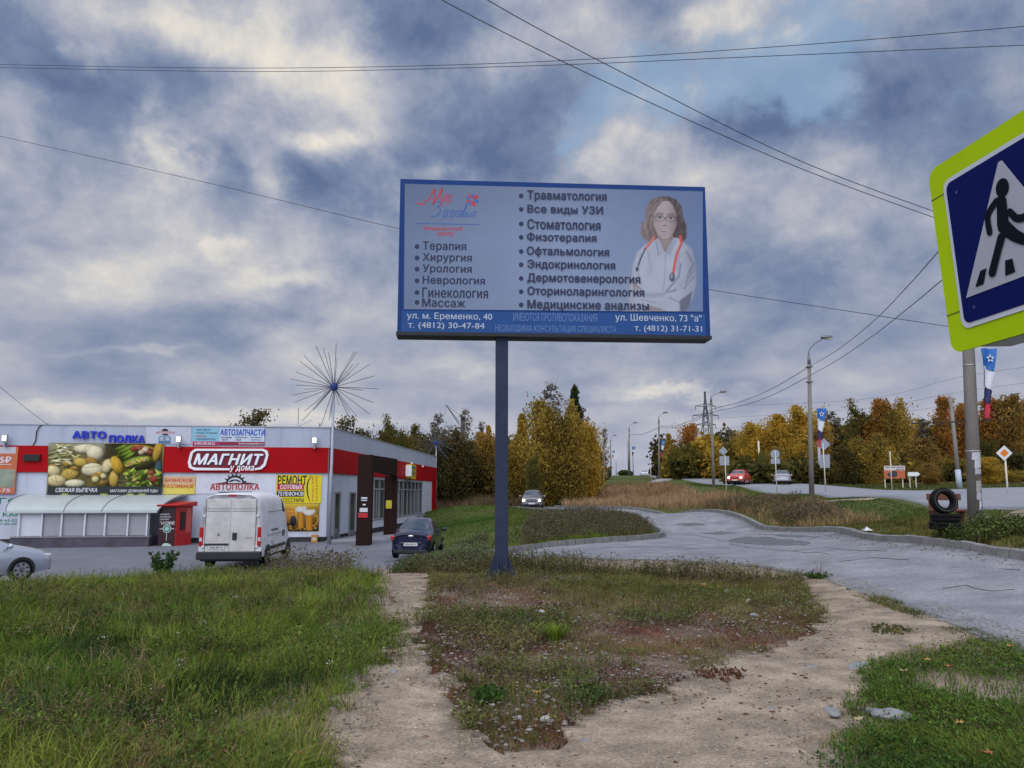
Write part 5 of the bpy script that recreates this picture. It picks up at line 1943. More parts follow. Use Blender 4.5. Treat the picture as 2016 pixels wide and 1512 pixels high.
LOTZ = .012
DBLUE = paint('dark_blue_paint', (.012, .017, .05), .22)
r_ = car('dark_sedan', 'dark blue saloon parked facing away beside the brown portal', 'car', (-4.0, 31.0, 0), R(88), DBLUE, 'sedan', 1.58, 4.2, 1.48, plate='Х956 МА 67')
r_.location = (-3.72, 31.6, -.885)
mb = MB()
mb.ball((-2.115, 0, .87), .07, CHROME, 10, 6, (.2, 1.5, .6))
for s in (-1, 1):
    mb.box((-2.14, s * .33, .63), (.03, .17, .02), CHROME)
mb.build('boot_badge', r_)
SILV = paint('silver_paint', (.42, .46, .54), .25, .5)
r_ = car('silver_car', 'silver car half out of view parked at the edge of the grass', 'car', (-15.3, 21.0, -.88), R(54), SILV, 'sedan', 1.76, 4.5, 1.46)
r_.location = (-15.16, 21.4, -.84)
BRN = paint('grey_paint', (.24, .245, .27), .3, .4)
r_ = car('grey_suv', 'grey car coming over the grass mound with its headlights on', 'car', (1.65, 64, .3), R(-94), BRN, 'hatch', 1.76, 4.2, 1.5, True)
r_.location = (1.7, 64.2, tz(1.7, 62) + .02)
REDP = paint('red_paint', (.56, .075, .055), .3, .0)
r_ = car('red_car', 'red hatchback with headlights on coming down the main road', 'car', put(1452, 80), R(-118), REDP, 'hatch', 1.72, 4.2, 1.5, True)
r_.location.z += .05
SILV2 = paint('pale_silver_paint', (.48, .50, .55), .25, .5)
r_ = car('silver_sedan', 'silver saloon driving away along the main road', 'car', put(1536, 80), R(72), SILV2, 'sedan', 1.72, 4.3, 1.42)
r_.location.z += .05
r_ = car('dark_estate', 'dark car driving away just behind the red hatchback', 'car', put(1414, 112), R(85), paint('graphite_paint', (.03, .035, .045), .3), 'hatch', 1.8, 4.5, 1.65)
r_.location.z += .05
WCAR = paint('white_paint', (.62, .64, .68), .3, 0)
r_ = car('white_hatchback', 'small white hatchback behind the third lamp post', 'car', put(1299, 150), R(86), WCAR, 'hatch', 1.75, 4.2, 1.6)
r_.location.z += .06
r_ = car('white_sedan', 'white saloon far off on the crest of the main road', 'car', put(1267, 185), R(-95), WCAR, 'sedan', 1.75, 4.3, 1.5)
r_.location.z += .06

# ------------------------------------------------------------------ dandelion light masts
HUB = M('hub_blue', (.006, .03, .22), .5)
ROD = M('rod_grey', (.10, .11, .13), .5, .4)
MASTG = M('mast_galvanised', (.34, .37, .42), .5, .4)


def dandelion(loc, zhub, rad, label, seed, nrod=46):
    root = thing('dandelion_mast', label, 'light mast', loc, group='dandelion light masts by the shop')
    rr = random.Random(seed)
    mb = MB()
    mb.tube([(0, 0, -.2), (0, 0, zhub * .45), (0, 0, zhub * .46), (0, 0, zhub)], [.105, .095, .075, .06], MASTG, 12)
    mb.build('mast', root, smooth=True)
    mb = MB()
    mb.ball((0, 0, zhub), .21, HUB, 16, 10)
    mb.build('hub', root, smooth=True)
    i = 0
    while i < nrod:
        k = i + .5
        ph = math.acos(1 - 2 * k / nrod)
        th_ = math.pi * (1 + 5 ** .5) * k + rr.uniform(-.12, .12)
        d = Vector((math.sin(ph) * math.cos(th_), math.sin(ph) * math.sin(th_), math.cos(ph)))
        i += 1
        if d.z < -.93:
            continue
        mb = MB()
        c = Vector((0, 0, zhub))
        mb.tube([c + d * .22, c + d * rad * rr.uniform(.93, 1.02)], [.017, .013], ROD, 5)
        mb.build('rod', root)


md = FB.y - 1.6
ml = P(644, 1068, md)
tb = P(655, 762, md + 0.)
dandelion((P(650, 1000, md).x, md, tz(P(650, 1000, md).x, md)), tb.z - tz(ml.x, md), 2.25, 'tall mast with a ball of radiating rods at the near corner of the shop', 3)
d2 = FB.y + SE + 1.5
hp = P(859, 872, d2)
dandelion((hp.x, d2, tz(hp.x, d2)), hp.z - tz(hp.x, d2), 2.25, 'distant mast with a ball of radiating rods at the far end of the shop', 5)

# ------------------------------------------------------------------ lamp posts with flags
POLE = M('pole_concrete', (.20, .185, .165), .85, var=.28, scale=3, stretch=(1, 1, .35), bump=.2)
STEELG = M('bracket_steel', (.16, .17, .18), .5, .5)
LAMPG = M('lamp_head_glass', (.55, .47, .30), .3)
FB1, FB2, FB3, FB4 = M('flag_blue', (.02, .13, .42), .6, var=.06), M('flag_white', (.58, .60, .66), .6, var=.05), M('flag_navy', (.015, .02, .10), .6), M('flag_red', (.48, .02, .05), .6)


def flag(loc, w, h, label, group, lean=0.):
    root = thing('street_flag', label, 'flag', loc, 0, group)
    pl_ = Plane((0, 0, 0), (1, .12, 0))
    ts = [0, .30, .58, .80, 1.0]

    def xr(t):
        return w * (1 - .80 * t)
    for i, m_ in enumerate((FB1, FB2, FB3, FB4)):
        a, b = ts[i], ts[i + 1]
        sl = .10
        mb = MB()
        pts = []
        la, lb = a - (0 if i == 0 else sl / 2), b - (0 if i == 3 else sl / 2)
        ra, rb_ = a + (0 if i == 0 else sl / 2), b + (0 if i == 3 else sl / 2)
        fr, bk = [], []
        for s_ in range(4):
            t = s_ / 3
            for arr, off in ((fr, .012), (bk, -.012)):
                arr.append([pl_.at(xr(ra + (rb_ - ra) * t) * k / 5, -h * ((la + (lb - la) * t) * (1 - k / 5) + (ra + (rb_ - ra) * t) * k / 5), off + .05 * math.sin(k * 1.5 + t * 2 + i)) for k in range(6)])
        vs, fs = [], []
        for arr in (fr, bk):
            o_ = len(vs)
            vs += [p for row in arr for p in row]
            for s_ in range(3):
                for k in range(5):
                    q = o_ + s_ * 6 + k
                    fs.append((q, q + 6, q + 7, q + 1))
        mb.add(vs, fs, m_)
        mb.build('stripe', root, smooth=True)
    mb = MB()
    star = []
    for k in range(10):
        r_ = .30 * w if k % 2 == 0 else .13 * w
        star.append((w * .43 + r_ * math.sin(k * math.pi / 5), -h * .15 + r_ * math.cos(k * math.pi / 5)))
    pl_.poly(mb, star, .075, FB2)
    pl_.poly(mb, [(w * .43 + .1 * w * math.cos(k), -h * .15 + .1 * w * math.sin(k)) for k in np.linspace(0, 6.1, 12)], .08, FB3)
    mb.build('star_emblem', root)
    return root


def lamp_post(base, ztop, head, label, group='concrete lamp posts along the main road', r0=.15, arm=True, tilt=0.):
    x, y = base
    zb = tz(x, y)
    root = thing('lamp_post', label, 'lamp post', (x, y, zb), 0, group)
    h = ztop - zb
    mb = MB()
    mb.tube([(0, 0, -.3), (tilt * .5, 0, h * .5), (tilt, 0, h)], [r0, r0 * .82, r0 * .64], POLE, 12)
    mb.build('post', root, smooth=True)
    hx, hy, hz = head[0] - x, head[1] - y, head[2] - zb
    mb = MB()
    mb.tube([(tilt, 0, h - .1), (tilt, 0, h + .5)], [r0 * .7, .06], STEELG, 10)
    mb.tube([(tilt, 0, h + .4), (tilt + .02, 0, h + .9 * (hz - h) * .5), (tilt + (hx - tilt) * .12, hy * .1, h + (hz - h) * .58), (tilt + (hx - tilt) * .35, hy * .3, h + (hz - h) * .75), (hx * .8 + tilt * .2, hy * .8, hz - .08)], .032, STEELG, 8)
    mb.build('bracket_arm', root, smooth=True)
    mb = MB()
    mb.ball((hx, hy, hz), .34, STEELG, 12, 8, (1.1, .5, .36))
    lo_ = mb.build('lamp_head', root, smooth=True)
    mb = MB()
    mb.ball((hx + .08, hy, hz - .06), .26, LAMPG, 12, 8, (1.05, .52, .34))
    mb.build('lamp_glass', lo_, smooth=True)
    mb = MB()
    for z in (h - .25, h - 1.15):
        mb.box((tilt * z / h, 0, z), (.34, .30, .06), STEELG)
    mb.build('clamp', root, False, split=True)
    return root


LP = [((1598, 985), 45, 714, (1627, 664), 'nearest lamp post on the far side of the lawn, carrying a star flag'),
      ((1405, 959), 77, 790, (1424, 771), 'lamp post beside the lattice pylon and the back of a diamond sign'),
      ((1298, 942), 111, 829, (1310, 812), 'third lamp post along the road, in front of the white hatchback'),
      ((1239.5, 936), 139, 846, (1251, 832), 'fourth lamp post along the road, next to a thin pole'),
      ((1203, 936), 176, 868, (1211, 857), 'farthest lamp post beside the fuel price board')]
lamps = []
for (b_, d, vt, hd, lb) in LP:
    x = (b_[0] - 1008) / FPX * d
    x = P(b_[0], b_[1], d).x
    hp = P(hd[0], hd[1], d)
    tp = P(b_[0] - (5 if d < 50 else (5 if d < 80 else 1)), vt, d)
    lamps.append((lamp_post((x, d), tp.z, hp, lb, r0=.155 if d < 100 else .17, tilt=tp.x - x), tp, d))
for (u0, u1, v0, v1, d, lb) in ((1607.5, 1627.5, 804, 881, 44.9, 'star flag on the nearest lamp post, hanging over a diamond sign'), (1301, 1310, 867, 899, 110.9, 'small star flag beside the third lamp post'),
                                (1244, 1252, 879, 898, 138.9, 'tiny star flag beside the fourth lamp post'), (1205.5, 1211, 887, 902, 175.9, 'tiny star flag beside the farthest lamp post')):
    a, b = P(u0, v0, d), P(u0, v1, d)
    flag(a, P(u1, v0, d).x - a.x, a.z - b.z, lb, 'star flags on the lamp posts')
# concrete utility pole with notices
ud = 18.0
ub, ut = P(1919, 1029, ud), P(1896, 420, ud)
um = P(1907, 693, ud)
root = thing('utility_pole', 'thick grey concrete pole pasted with torn paper notices beside the tyre figure', 'utility pole', (ub.x, ub.y, tz(ub.x, ub.y)))
oz = Vector(root.location)
mb = MB()
base_ = Vector((ub.x, ub.y, oz.z - .3))
mb.tube([base_ - oz, um - oz, ut - oz], [.16, .128, .105], POLE, 16)
mb.build('post', root, smooth=True)
for v_ in (719, 888):
    mb = MB()
    c = P(1907 + (v_ - 693) * .036, v_, ud) - oz
    mb.lathe([(.152 if v_ > 800 else .137, -.012), (.155 if v_ > 800 else .14, -.012), (.155 if v_ > 800 else .14, .012), (.152 if v_ > 800 else .137, .012)], M('band_steel', (.45, .45, .45), .4, .6), 16, 'z', c)
    mb.build('steel_band', root, False, split=True)
NOT = [M('paper_a', (.46, .47, .50), .8, var=.35, scale=22), M('paper_b', (.38, .38, .40), .8, var=.5, scale=30), M('paper_c', (.30, .29, .28), .85, var=.6, scale=26), M('paper_d', (.50, .53, .60), .8, var=.1)]
for (u0, u1, v0, v1, k) in ((1907, 1928, 891, 905, 0), (1911, 1928, 906, 921, 0), (1912, 1929, 922, 934, 1), (1914, 1932, 946, 968, 2), (1915, 1932, 969, 984, 1), (1920, 1931, 986, 1002, 3)):
    mb = MB()
    nseg = 6
    vs, fs = [], []
    for j, v_ in enumerate((v1, v0)):
        for i in range(nseg + 1):
            u_ = u0 + (u1 - u0) * i / nseg
            cx = 1907 + (v_ - 693) * .0357
            pc_ = P(cx, v_, ud) - oz
            off = max(-.99, min(.99, (u_ - cx) / 13.0))
            rr_ = .162
            vs.append((pc_.x + rr_ * off, pc_.y - rr_ * math.sqrt(1 - off * off), pc_.z + random.uniform(-.015, .015)))
    fs = [(i, i + 1, i + nseg + 2, i + nseg + 1) for i in range(nseg)]
    mb.add(vs, fs, NOT[k])
    if k == 3:
        mb.add([(vs[2][0], vs[2][1] - .004, vs[2][2] + .02), (vs[4][0], vs[4][1] - .004, vs[4][2] + .02), (vs[4][0], vs[4][1] - .004, vs[4][2] + .05), (vs[2][0], vs[2][1] - .004, vs[2][2] + .05)], [(0, 1, 2, 3)], INKB)
    mb.build('notice', root, False, split=True)
mb = MB()
a, b = P(1795, 833.5, ud) - oz, P(1952, 828, ud) - oz
mb.tube([a, b], .018, M('bracket_black', (.03, .025, .02), .7), 6)
mb.build('bracket_arm', root)
a, b = P(1931, 686, ud - .25), P(1931, 823, ud - .25)
mb = MB()
flag(a, P(1962, 686, ud - .25).x - a.x, a.z - b.z, 'large star flag hanging from the notice covered pole under the crossing sign', 'star flags on the lamp posts')

# ------------------------------------------------------------------ tyre figure
td = 16.8
tb_ = P(1862, 1040, td)
txx, tzz = tb_.x, tz(tb_.x, td)
tbase = max(tzz + .02, tb_.z - .03)


def tyre(mb, R_, w, axis, c, mat=TYRE):
    pr = [(R_ * .60, -w * .42), (R_ * .74, -w * .5), (R_ * .9, -w * .48), (R_, -w * .36), (R_, -w * .08), (R_ * .975, -w * .06), (R_ * .975, w * .06), (R_, w * .08), (R_, w * .36), (R_ * .9, w * .48), (R_ * .74, w * .5), (R_ * .60, w * .42), (R_ * .66, 0), (R_ * .60, -w * .42)]
    mb.lathe(pr, mat, 36, axis, c)


for i, (z, r_) in enumerate(((.085, .30), (.252, .285))):
    root = thing('old_tyre', ('scuffed bottom tyre of the tyre figure, lying flat in the weeds', 'middle tyre of the tyre figure, lying flat under the upright one')[i], 'tyre', (txx - .02 + i * .03, td, tbase + z - .1), 0, 'tyres piled as a figure')
    mb = MB()
    tyre(mb, r_, .165, 'z', (0, 0, .1))
    mb.build('tread', root, smooth=True)
    mb = MB()
    mb.lathe([(r_ * .90, .186), (r_ * .80, .187)], M('tyre_scuff', (.05, .05, .052), .9), 30, 'z')
    mb.build('sidewall', root)
root = thing('old_tyre', 'top tyre of the tyre figure, standing upright as a ring', 'tyre', (txx + .03, td + .02, tbase + .335), 0, 'tyres piled as a figure')
mb = MB()
root.rotation_euler.x = R(-8)
tyre(mb, .275, .19, 'y', (0, 0, .275))
mb.build('tread', root, smooth=True)
mb = MB()
for s in (-1, 1):
    mb.lathe([(.22, s * .0965), (.237, s * .0972)], MATS['tyre_scuff'], 36, 'y', (0, 0, .275))
mb.build('sidewall', root)
a, b = P(1829, 985, 19.5), P(1895, 972, 19.5)
zg = tz((a.x + b.x) / 2, 19.5)
root = thing('bench', 'brown plank bench seen through the ring of the top tyre', 'bench', ((a.x + b.x) / 2, 19.5, zg))
WOOD = M('bench_wood', (.14, .055, .03), .7, var=.3, scale=3, stretch=(.4, 6, 6))
mb = MB()
mb.box((0, .1, (a.z + b.z) / 2 - zg), (b.x - a.x, .04, b.z - a.z), WOOD)
mb.build('backrest', root, bevel=.006)
mb = MB()
mb.box((0, -.12, .42), (b.x - a.x, .36, .04), WOOD)
mb.build('seat', root, bevel=.006)
for s in (-1, 1):
    mb = MB()
    mb.box((s * (b.x - a.x) * .40, .0, .2), (.05, .3, .4), WOOD)
    mb.box((s * (b.x - a.x) * .40, .135, .45), (.05, .03, .7), WOOD)
    mb.build('leg', root)

# ------------------------------------------------------------------ road signs, boards, poles, pylon, crane
SIGNBACK = M('sign_back', (.30, .33, .38), .5, .4)
POSTW = M('post_cream', (.55, .52, .44), .6)


def post_sign(name, label, ub_, vb, d, vtop, plates, group=None, lean=0., front=False):
    b0 = P(ub_, vb, d)
    z0 = tz(b0.x, d)
    root = thing(name, label, 'road sign', (b0.x, d, z0), 0, group)
    pt = P(ub_ - lean, vtop, d) - Vector(root.location)
    mb = MB()
    mb.tube([(0, 0, -.2), pt], .04 if d < 70 else .05, POSTW, 8)
    mb.build('post', root, smooth=True)
    pl_ = Plane(Vector((b0.x, d + (.06 if not front else -.06), z0)), (1, 0, 0))
    for (shape, u, v, ru, rv, m_) in plates:
        mb = MB()
        if shape == 'dia':
            pts = [(u - ru, v), (u, v - rv), (u + ru, v), (u, v + rv)]
        elif shape == 'rnd':
            pts = ellp(u, v, ru, rv, 24)
        else:
            pts = [(u - ru, v - rv), (u + ru, v - rv), (u + ru, v + rv), (u - ru, v + rv)]
        o_ = .012 if shape != 'dia2' else .02
        if isinstance(m_, tuple):
            prism(mb, pl_, [pl_.px(*p) for p in pts], -.01, .012, m_[0])
            q = [(u + (a - u) * .55, v + (b - v) * .55) for a, b in pts]
            ppoly(mb, pl_, q, .018, m_[1])
        else:
            prism(mb, pl_, [pl_.px(*p) for p in pts], -.01, .012, m_)
        mb.build('plate', root, True)
    return root


post_sign('road_sign', 'back of a diamond sign over a square plate beside the second lamp post', 1430, 958, 66, 896, [('dia', 1424, 888, 9, 9, SIGNBACK), ('sq', 1426, 907, 9.5, 9, SIGNBACK)], 'grey backs of road signs', lean=3)
post_sign('road_sign', 'back of a round sign over a small plate in front of the silver saloon', 1529, 960, 62, 888, [('rnd', 1526, 894, 9, 9, SIGNBACK), ('sq', 1526.5, 908, 9, 5, SIGNBACK)], 'grey backs of road signs', lean=3)
post_sign('road_sign', 'back of a diamond sign over a tall plate below the nearest star flag', 1626, 972, 52, 873, [('dia', 1622, 875, 13, 12, SIGNBACK), ('sq', 1624, 908, 9.5, 13, SIGNBACK)], 'grey backs of road signs', lean=6)
post_sign('road_sign', 'road sign turned edge on beside the orange advertising board', 1756, 961, 60, 889, [('sq', 1752, 892, 1.5, 4, SIGNBACK)], lean=4)
post_sign('main_road_sign', 'white and orange diamond main road sign on the traffic island', 1985, 982, 34, 905, [('dia', 1977, 892, 16, 15, (M('diamond_white', (.60, .62, .60), .5), M('diamond_orange', (.62, .17, .01), .5)))], lean=6, front=True)
post_sign('road_sign', 'small far sign post in the verge before the white cars', 1282, 943, 105, 903, [('sq', 1280, 906, 2.5, 2.5, SIGNBACK)], lean=2)
# orange advertising board
bd = 66
a = P(1760, 950, bd)
zg = tz(a.x, bd)
root = thing('advertising_board', 'white and orange advertising board with a car standing before the trees', 'sign board', (a.x, bd, zg))
pl_ = Plane(Vector((a.x, bd, zg)), (1, 0, 0))
mb = MB()
pl_.pslab(mb, 1740, 917, 1781, 942, 0, .06, M('board_orange', (.48, .12, .05), .5))
mb.build('panel', root, True)
mb = MB()
pl_.pslab(mb, 1740, 917, 1781, 926, .061, .07, M('board_white', (.58, .52, .52), .5))
mb.build('title_strip', root, True)
mb = MB()
text(mb, pl_, 'АВТОМАГАЗИН24', (1742, 918.5, 1779, 921.5), .075, INK, .03)
text(mb, pl_, '300-730', (1763, 923, 1779, 925.5), .075, INK, .03)
mb.build('lettering', root, True, split=True)
mb = MB()
ppoly(mb, pl_, [(1745, 935), (1748, 931), (1754, 929), (1757, 926.5), (1764, 927.5), (1766, 932), (1765, 939), (1757, 940), (1748, 938)], .066, M('board_car', (.05, .04, .045), .4))
mb.build('car_picture', root, True)
for u in (1743, 1778):
    p_ = P(u, 950, bd)
    mb = MB()
    top_ = P(u, 941, bd)
    mb.tube([(p_.x, bd + .05, tz(p_.x, bd) - .2), (p_.x, bd + .05, top_.z)], .05, POSTW, 8)
    mb.build('leg', root, True)
a = P(1798, 950, bd)
root = thing('arrow_board', 'white arrow shaped board pointing right beside the orange board', 'sign board', (a.x, bd, tz(a.x, bd)))
pl_ = Plane(Vector((a.x, bd, 0)), (1, 0, 0))
mb = MB()
prism(mb, pl_, [pl_.px(*p) for p in [(1787, 929.5), (1806, 929.5), (1811, 933.5), (1806, 937.5), (1787, 937.5)]], 0, .05, WHITE)
mb.build('panel', root, True)
for u in (1791, 1803):
    p_ = P(u, 938, bd)
    mb = MB()
    mb.tube([(p_.x, bd + .04, tz(p_.x, bd) - .2), (p_.x, bd + .04, p_.z)], .045, POSTW, 8)
    mb.build('leg', root, True)
# fuel price board with orange ball
fd = 150
a = P(1172, 945, fd)
zg = tz(a.x, fd)
root = thing('fuel_price_board', 'red striped fuel price board with an orange ball above the bushes', 'price board', (a.x, fd, zg))
pl_ = Plane(Vector((a.x, fd, zg)), (1, 0, 0))
mb = MB()
pl_.pslab(mb, 1166, 886, 1175, 934, 0, .4, M('price_white', (.55, .57, .62), .5))
mb.build('panel', root, True)
mb = MB()
for v_ in (890, 895, 900, 917, 922, 927):
    pl_.pslab(mb, 1166.5, v_, 1174.5, v_ + 2.6, .405, .44, DKRED)
mb.build('price_row', root, True, split=True)
mb = MB()
c = P(1163.5, 873.5, fd)
mb.ball(c, .85, M('ball_orange', (.60, .15, .01), .4, var=.3, scale=2), 16, 10, (1, .4, .9))
mb.build('ball', root, True, smooth=True)
mb = MB()
p_ = P(1176, 866, fd)
mb.tube([(p_.x, fd + .2, zg - .3), (p_.x, fd + .2, p_.z)], .1, SIGNBACK, 8)
mb.build('mast', root, True)
# plain distant poles
for (u0, v0, u1, v1, d, r_, m_, lb) in ((1497, 937, 1493, 868, 90, .14, POSTW, 'pale thin pole among the trees beyond the silver saloon'), (1888, 945, 1871, 781, 62, .17, POLE, 'dark wooden pole with a blue white foot beyond the side road'),
                                        (1237, 932, 1236, 868, 150, .10, STEELG, 'thin pole just left of the fourth lamp post'), (1343, 930, 1341, 893, 118, .12, POSTW, 'pale pole between two round hedges'), (1614, 938, 1612, 870, 84, .2, SIGNBACK, 'grey pole behind the diamond sign and tall plate'), (1213, 940, 1213, 909, 190, .10, STEELG, 'short dark pole on the road crest'), (1247, 938, 1246, 898, 140, .08, STEELG, 'short mast under the tiny flag by the fourth lamp post')):
    b0, t0 = P(u0, v0, d), P(u1, v1, d)
    root = thing('plain_pole', lb, 'pole', (b0.x, d, tz(b0.x, d)))
    mb = MB()
    mb.tube([(0, 0, -.3), t0 - Vector(root.location)], [r_, r_ * .75], m_, 10)
    mb.build('shaft', root, smooth=True)
    if r_ == .17:
        mb = MB()
        mb.tube([(0, 0, -.1), (Vector(t0) - Vector(root.location)) * .2], [r_ * 1.35, r_ * 1.25], M('pole_foot_blue', (.40, .46, .55), .6), 10)
        mb.build('painted_foot', root, smooth=True)
        mb = MB()
        mb.tube([Vector((-2.6, 0, (t0.z - root.location.z) * .68)), Vector((.6, 0, (t0.z - root.location.z) * .68))], .03, MATS['bracket_black'], 6)
        mb.build('bracket_arm', root)
# lattice power pylon
pd = 175
zt = P(1393, 771, pd).z
xb = P(1392, 900, pd).x
zb = tz(xb, pd)
root = thing('power_pylon', 'tall steel lattice power pylon with three crossarms behind the trees', 'pylon', (xb, pd, zb))
h = zt - zb
LAT = M('pylon_steel', (.10, .11, .13), .6, .4)
mb = MB()
hw = lambda z: max(.12, 2.6 * (1 - z / h) ** 1.15 * .75)
lv = np.linspace(0, h, 13)
for sx_, sy_ in ((1, 1), (1, -1), (-1, 1), (-1, -1)):
    mb.tube([(sx_ * hw(z), sy_ * hw(z), z) for z in lv], .10, LAT, 4)
for i in range(12):
    a_, b_ = lv[i], lv[i + 1]
    for s in (1, -1):
        for q in (1, -1):
            mb.tube([(q * hw(a_), s * hw(a_), a_), (-q * hw(b_), s * hw(b_), b_)], .055, LAT, 4)
mb.build('tower', root)
for v_, ww in ((799.5, 2.5), (818, 3.2), (836, 2.4)):
    z = P(1392, v_, pd).z - zb
    mb = MB()
    for s in (-1, 1):
        mb.tube([(0, 0, z + .5), (s * ww * .92, 0, z)], .07, LAT, 4)
        mb.tube([(0, 0, z - .1), (s * ww * .92, 0, z)], .07, LAT, 4)
        mb.tube([(s * ww * .9, 0, z), (s * ww * .9, 0, z - .9)], .08, LAT, 5)
    mb.build('crossarm', root)
# distant crane
cd = 230
j0, j1 = P(878, 797, cd), P(905, 838, cd)
mb = MB()
root = thing('jib_crane', 'thin grey crane jib rising behind the bare birches', 'crane', (j1.x + 1, cd, tz(j1.x, cd)))
for dz in (0, .9):
    mb.tube([j0, j1 + Vector((0, 0, dz))], .10, LAT, 4)
for k in range(10):
    t = k / 10
    mb.tube([j0.lerp(j1, t), j0.lerp(j1 + Vector((0, 0, .9)), min(1, t + .08))], .06, LAT, 4)
mb.build('jib', root, True)
mb = MB()
mb.tube([j0, P(912, 822, cd)], .05, LAT, 4)
mb.tube([j0, j0 + Vector((-.3, 0, -3))], .04, LAT, 4)
mb.build('cable', root, True)
mb = MB()
mb.tube([(j1.x + 1, cd, root.location.z), (j1.x + 1, cd, P(912, 820, cd).z)], .7, LAT, 4)
mb.build('mast', root, True)

# ------------------------------------------------------------------ overhead wires
WIRE = M('wire_black', (.02, .02, .025), .6, var=0)


def wire(label, pts, rad=.012, name='overhead_wire', group='overhead wires'):
    """pts (u, v, d); a smooth span through them"""
    q = [P(*p) for p in pts]
    o = thing(name, label, 'wire', q[0], 0, group)
    mb = MB()
    cur = []
    for i in range(len(q) - 1):
        a, b, c, d_ = q[max(i - 1, 0)], q[i], q[i + 1], q[min(i + 2, len(q) - 1)]
        for k in range(8):
            t = k / 8
            cur.append(.5 * ((2 * b) + (c - a) * t + (2 * a - 5 * b + 4 * c - d_) * t * t + (3 * b - a - 3 * c + d_) * t ** 3))
    cur.append(q[-1])
    mb.tube(cur, rad, WIRE, 5)
    mb.build('cable', o, True)


wire('upper of two near level wires crossing high over the billboard', [(-300, 118, 34), (0, 127, 30), (500, 134, 26), (1000, 124, 22), (1500, 94, 20), (2016, 52, 18), (2400, 15, 17)], .010)
wire('lower of two near level wires crossing high over the billboard', [(-300, 128, 34), (0, 133, 30), (500, 141, 26), (1000, 131, 22), (1500, 111, 20), (2016, 89, 18), (2400, 76, 17)], .010)
wire('left of two steep wires dropping to the pole behind the crossing sign', [(700, -110, 12), (870, 0, 13), (1200, 165, 15), (1560, 325, 16.8), (1838, 428, 17.8), (1898, 447, 18)], .009)
wire('right of two steep wires dropping to the pole behind the crossing sign', [(800, -110, 12), (960, 0, 13), (1200, 130, 15), (1560, 310, 16.8), (1838, 416, 17.8), (1898, 435, 18)], .009)
wire('single thin wire falling from upper left behind the billboard', [(-200, 225, 26), (0, 268, 25), (400, 358, 23.5), (785, 450, 22), (1100, 516, 21), (1396, 570, 20), (1640, 608, 19), (1855, 641, 18.3), (1903, 648, 18)], .008)
wire('upper wire from the nearest lamp post to the notice covered pole', [(1593, 722, 45), (1650, 688, 40), (1720, 632, 32), (1790, 560, 25), (1845, 498, 20), (1898, 440, 18)], .014)
wire('lower wire from the nearest lamp post to the notice covered pole', [(1594, 740, 45), (1650, 708, 40), (1720, 660, 32), (1790, 605, 25), (1850, 555, 20), (1900, 510, 18)], .014)
wire('upper wire sagging between the first two lamp posts', [(1400, 806, 77), (1460, 790, 68), (1520, 765, 58), (1593, 722, 45)], .02)
wire('lower wire sagging between the first two lamp posts', [(1400, 811, 77), (1460, 799, 68), (1520, 778, 58), (1594, 740, 45)], .02)
wire('upper wire sagging between the second and third lamp posts', [(1297, 838, 111), (1330, 838, 100), (1365, 826, 88), (1400, 806, 77)], .025)
wire('lower wire sagging between the second and third lamp posts', [(1297, 841, 111), (1330, 842, 100), (1365, 830, 88), (1400, 811, 77)], .025)
wire('wire sagging between the third and fourth lamp posts', [(1240, 855, 139), (1265, 855, 126), (1297, 841, 111)], .03)
wire('thin service wire running down to the shop roof at the far left', [(-120, 672, 34), (0, 762, 36), (50, 803, 37), (97, 838, 37.5)], .010)
for i, (v0, v1, v2) in enumerate(((800, 772, 722), (815, 790, 752), (826, 806, 776))):
    wire(('highest faint far power line at the right', 'middle faint far power line at the right', 'lowest faint far power line at the right')[i], [(1404, v0 + i * 9, 175), (1700, v1 + 14, 150), (1900, v2 + 18, 130), (2100, v2 - 8, 115)], .02, group='far power lines')
# ------------------------------------------------------------------ trees
def cards(Cn, size, rg, flat=0., stretch=1.5):
    n = len(Cn)
    d = rg.normal(size=(n, 3))
    d[:, 2] *= (1 - flat)
    a = np.cross(d, rg.normal(size=(n, 3)))
    a /= np.linalg.norm(a, axis=1)[:, None] + 1e-9
    d /= np.linalg.norm(d, axis=1)[:, None] + 1e-9
    b = np.cross(d, a)
    s = np.asarray(size)[:, None] * np.ones((n, 1))
    Vv = np.stack([Cn + a * s * stretch * .5, Cn + b * s * .5, Cn - a * s * stretch * .5, Cn - b * s * .5], 1).reshape(-1, 3)
    return Vv, np.arange(4 * n).reshape(n, 4)


def pal(cols, rg, n, clump=None, jit=.18):
    cols = np.array(cols)
    k = rg.random(n) if clump is None else np.clip(clump + rg.normal(size=n) * .16, 0, .999)
    t = k * (len(cols) - 1)
    i = np.minimum(t.astype(int), len(cols) - 2)
    f = (t - i)[:, None]
    c = cols[i] * (1 - f) + cols[i + 1] * f
    return c * (1 + rg.normal(size=(n, 1)) * jit)


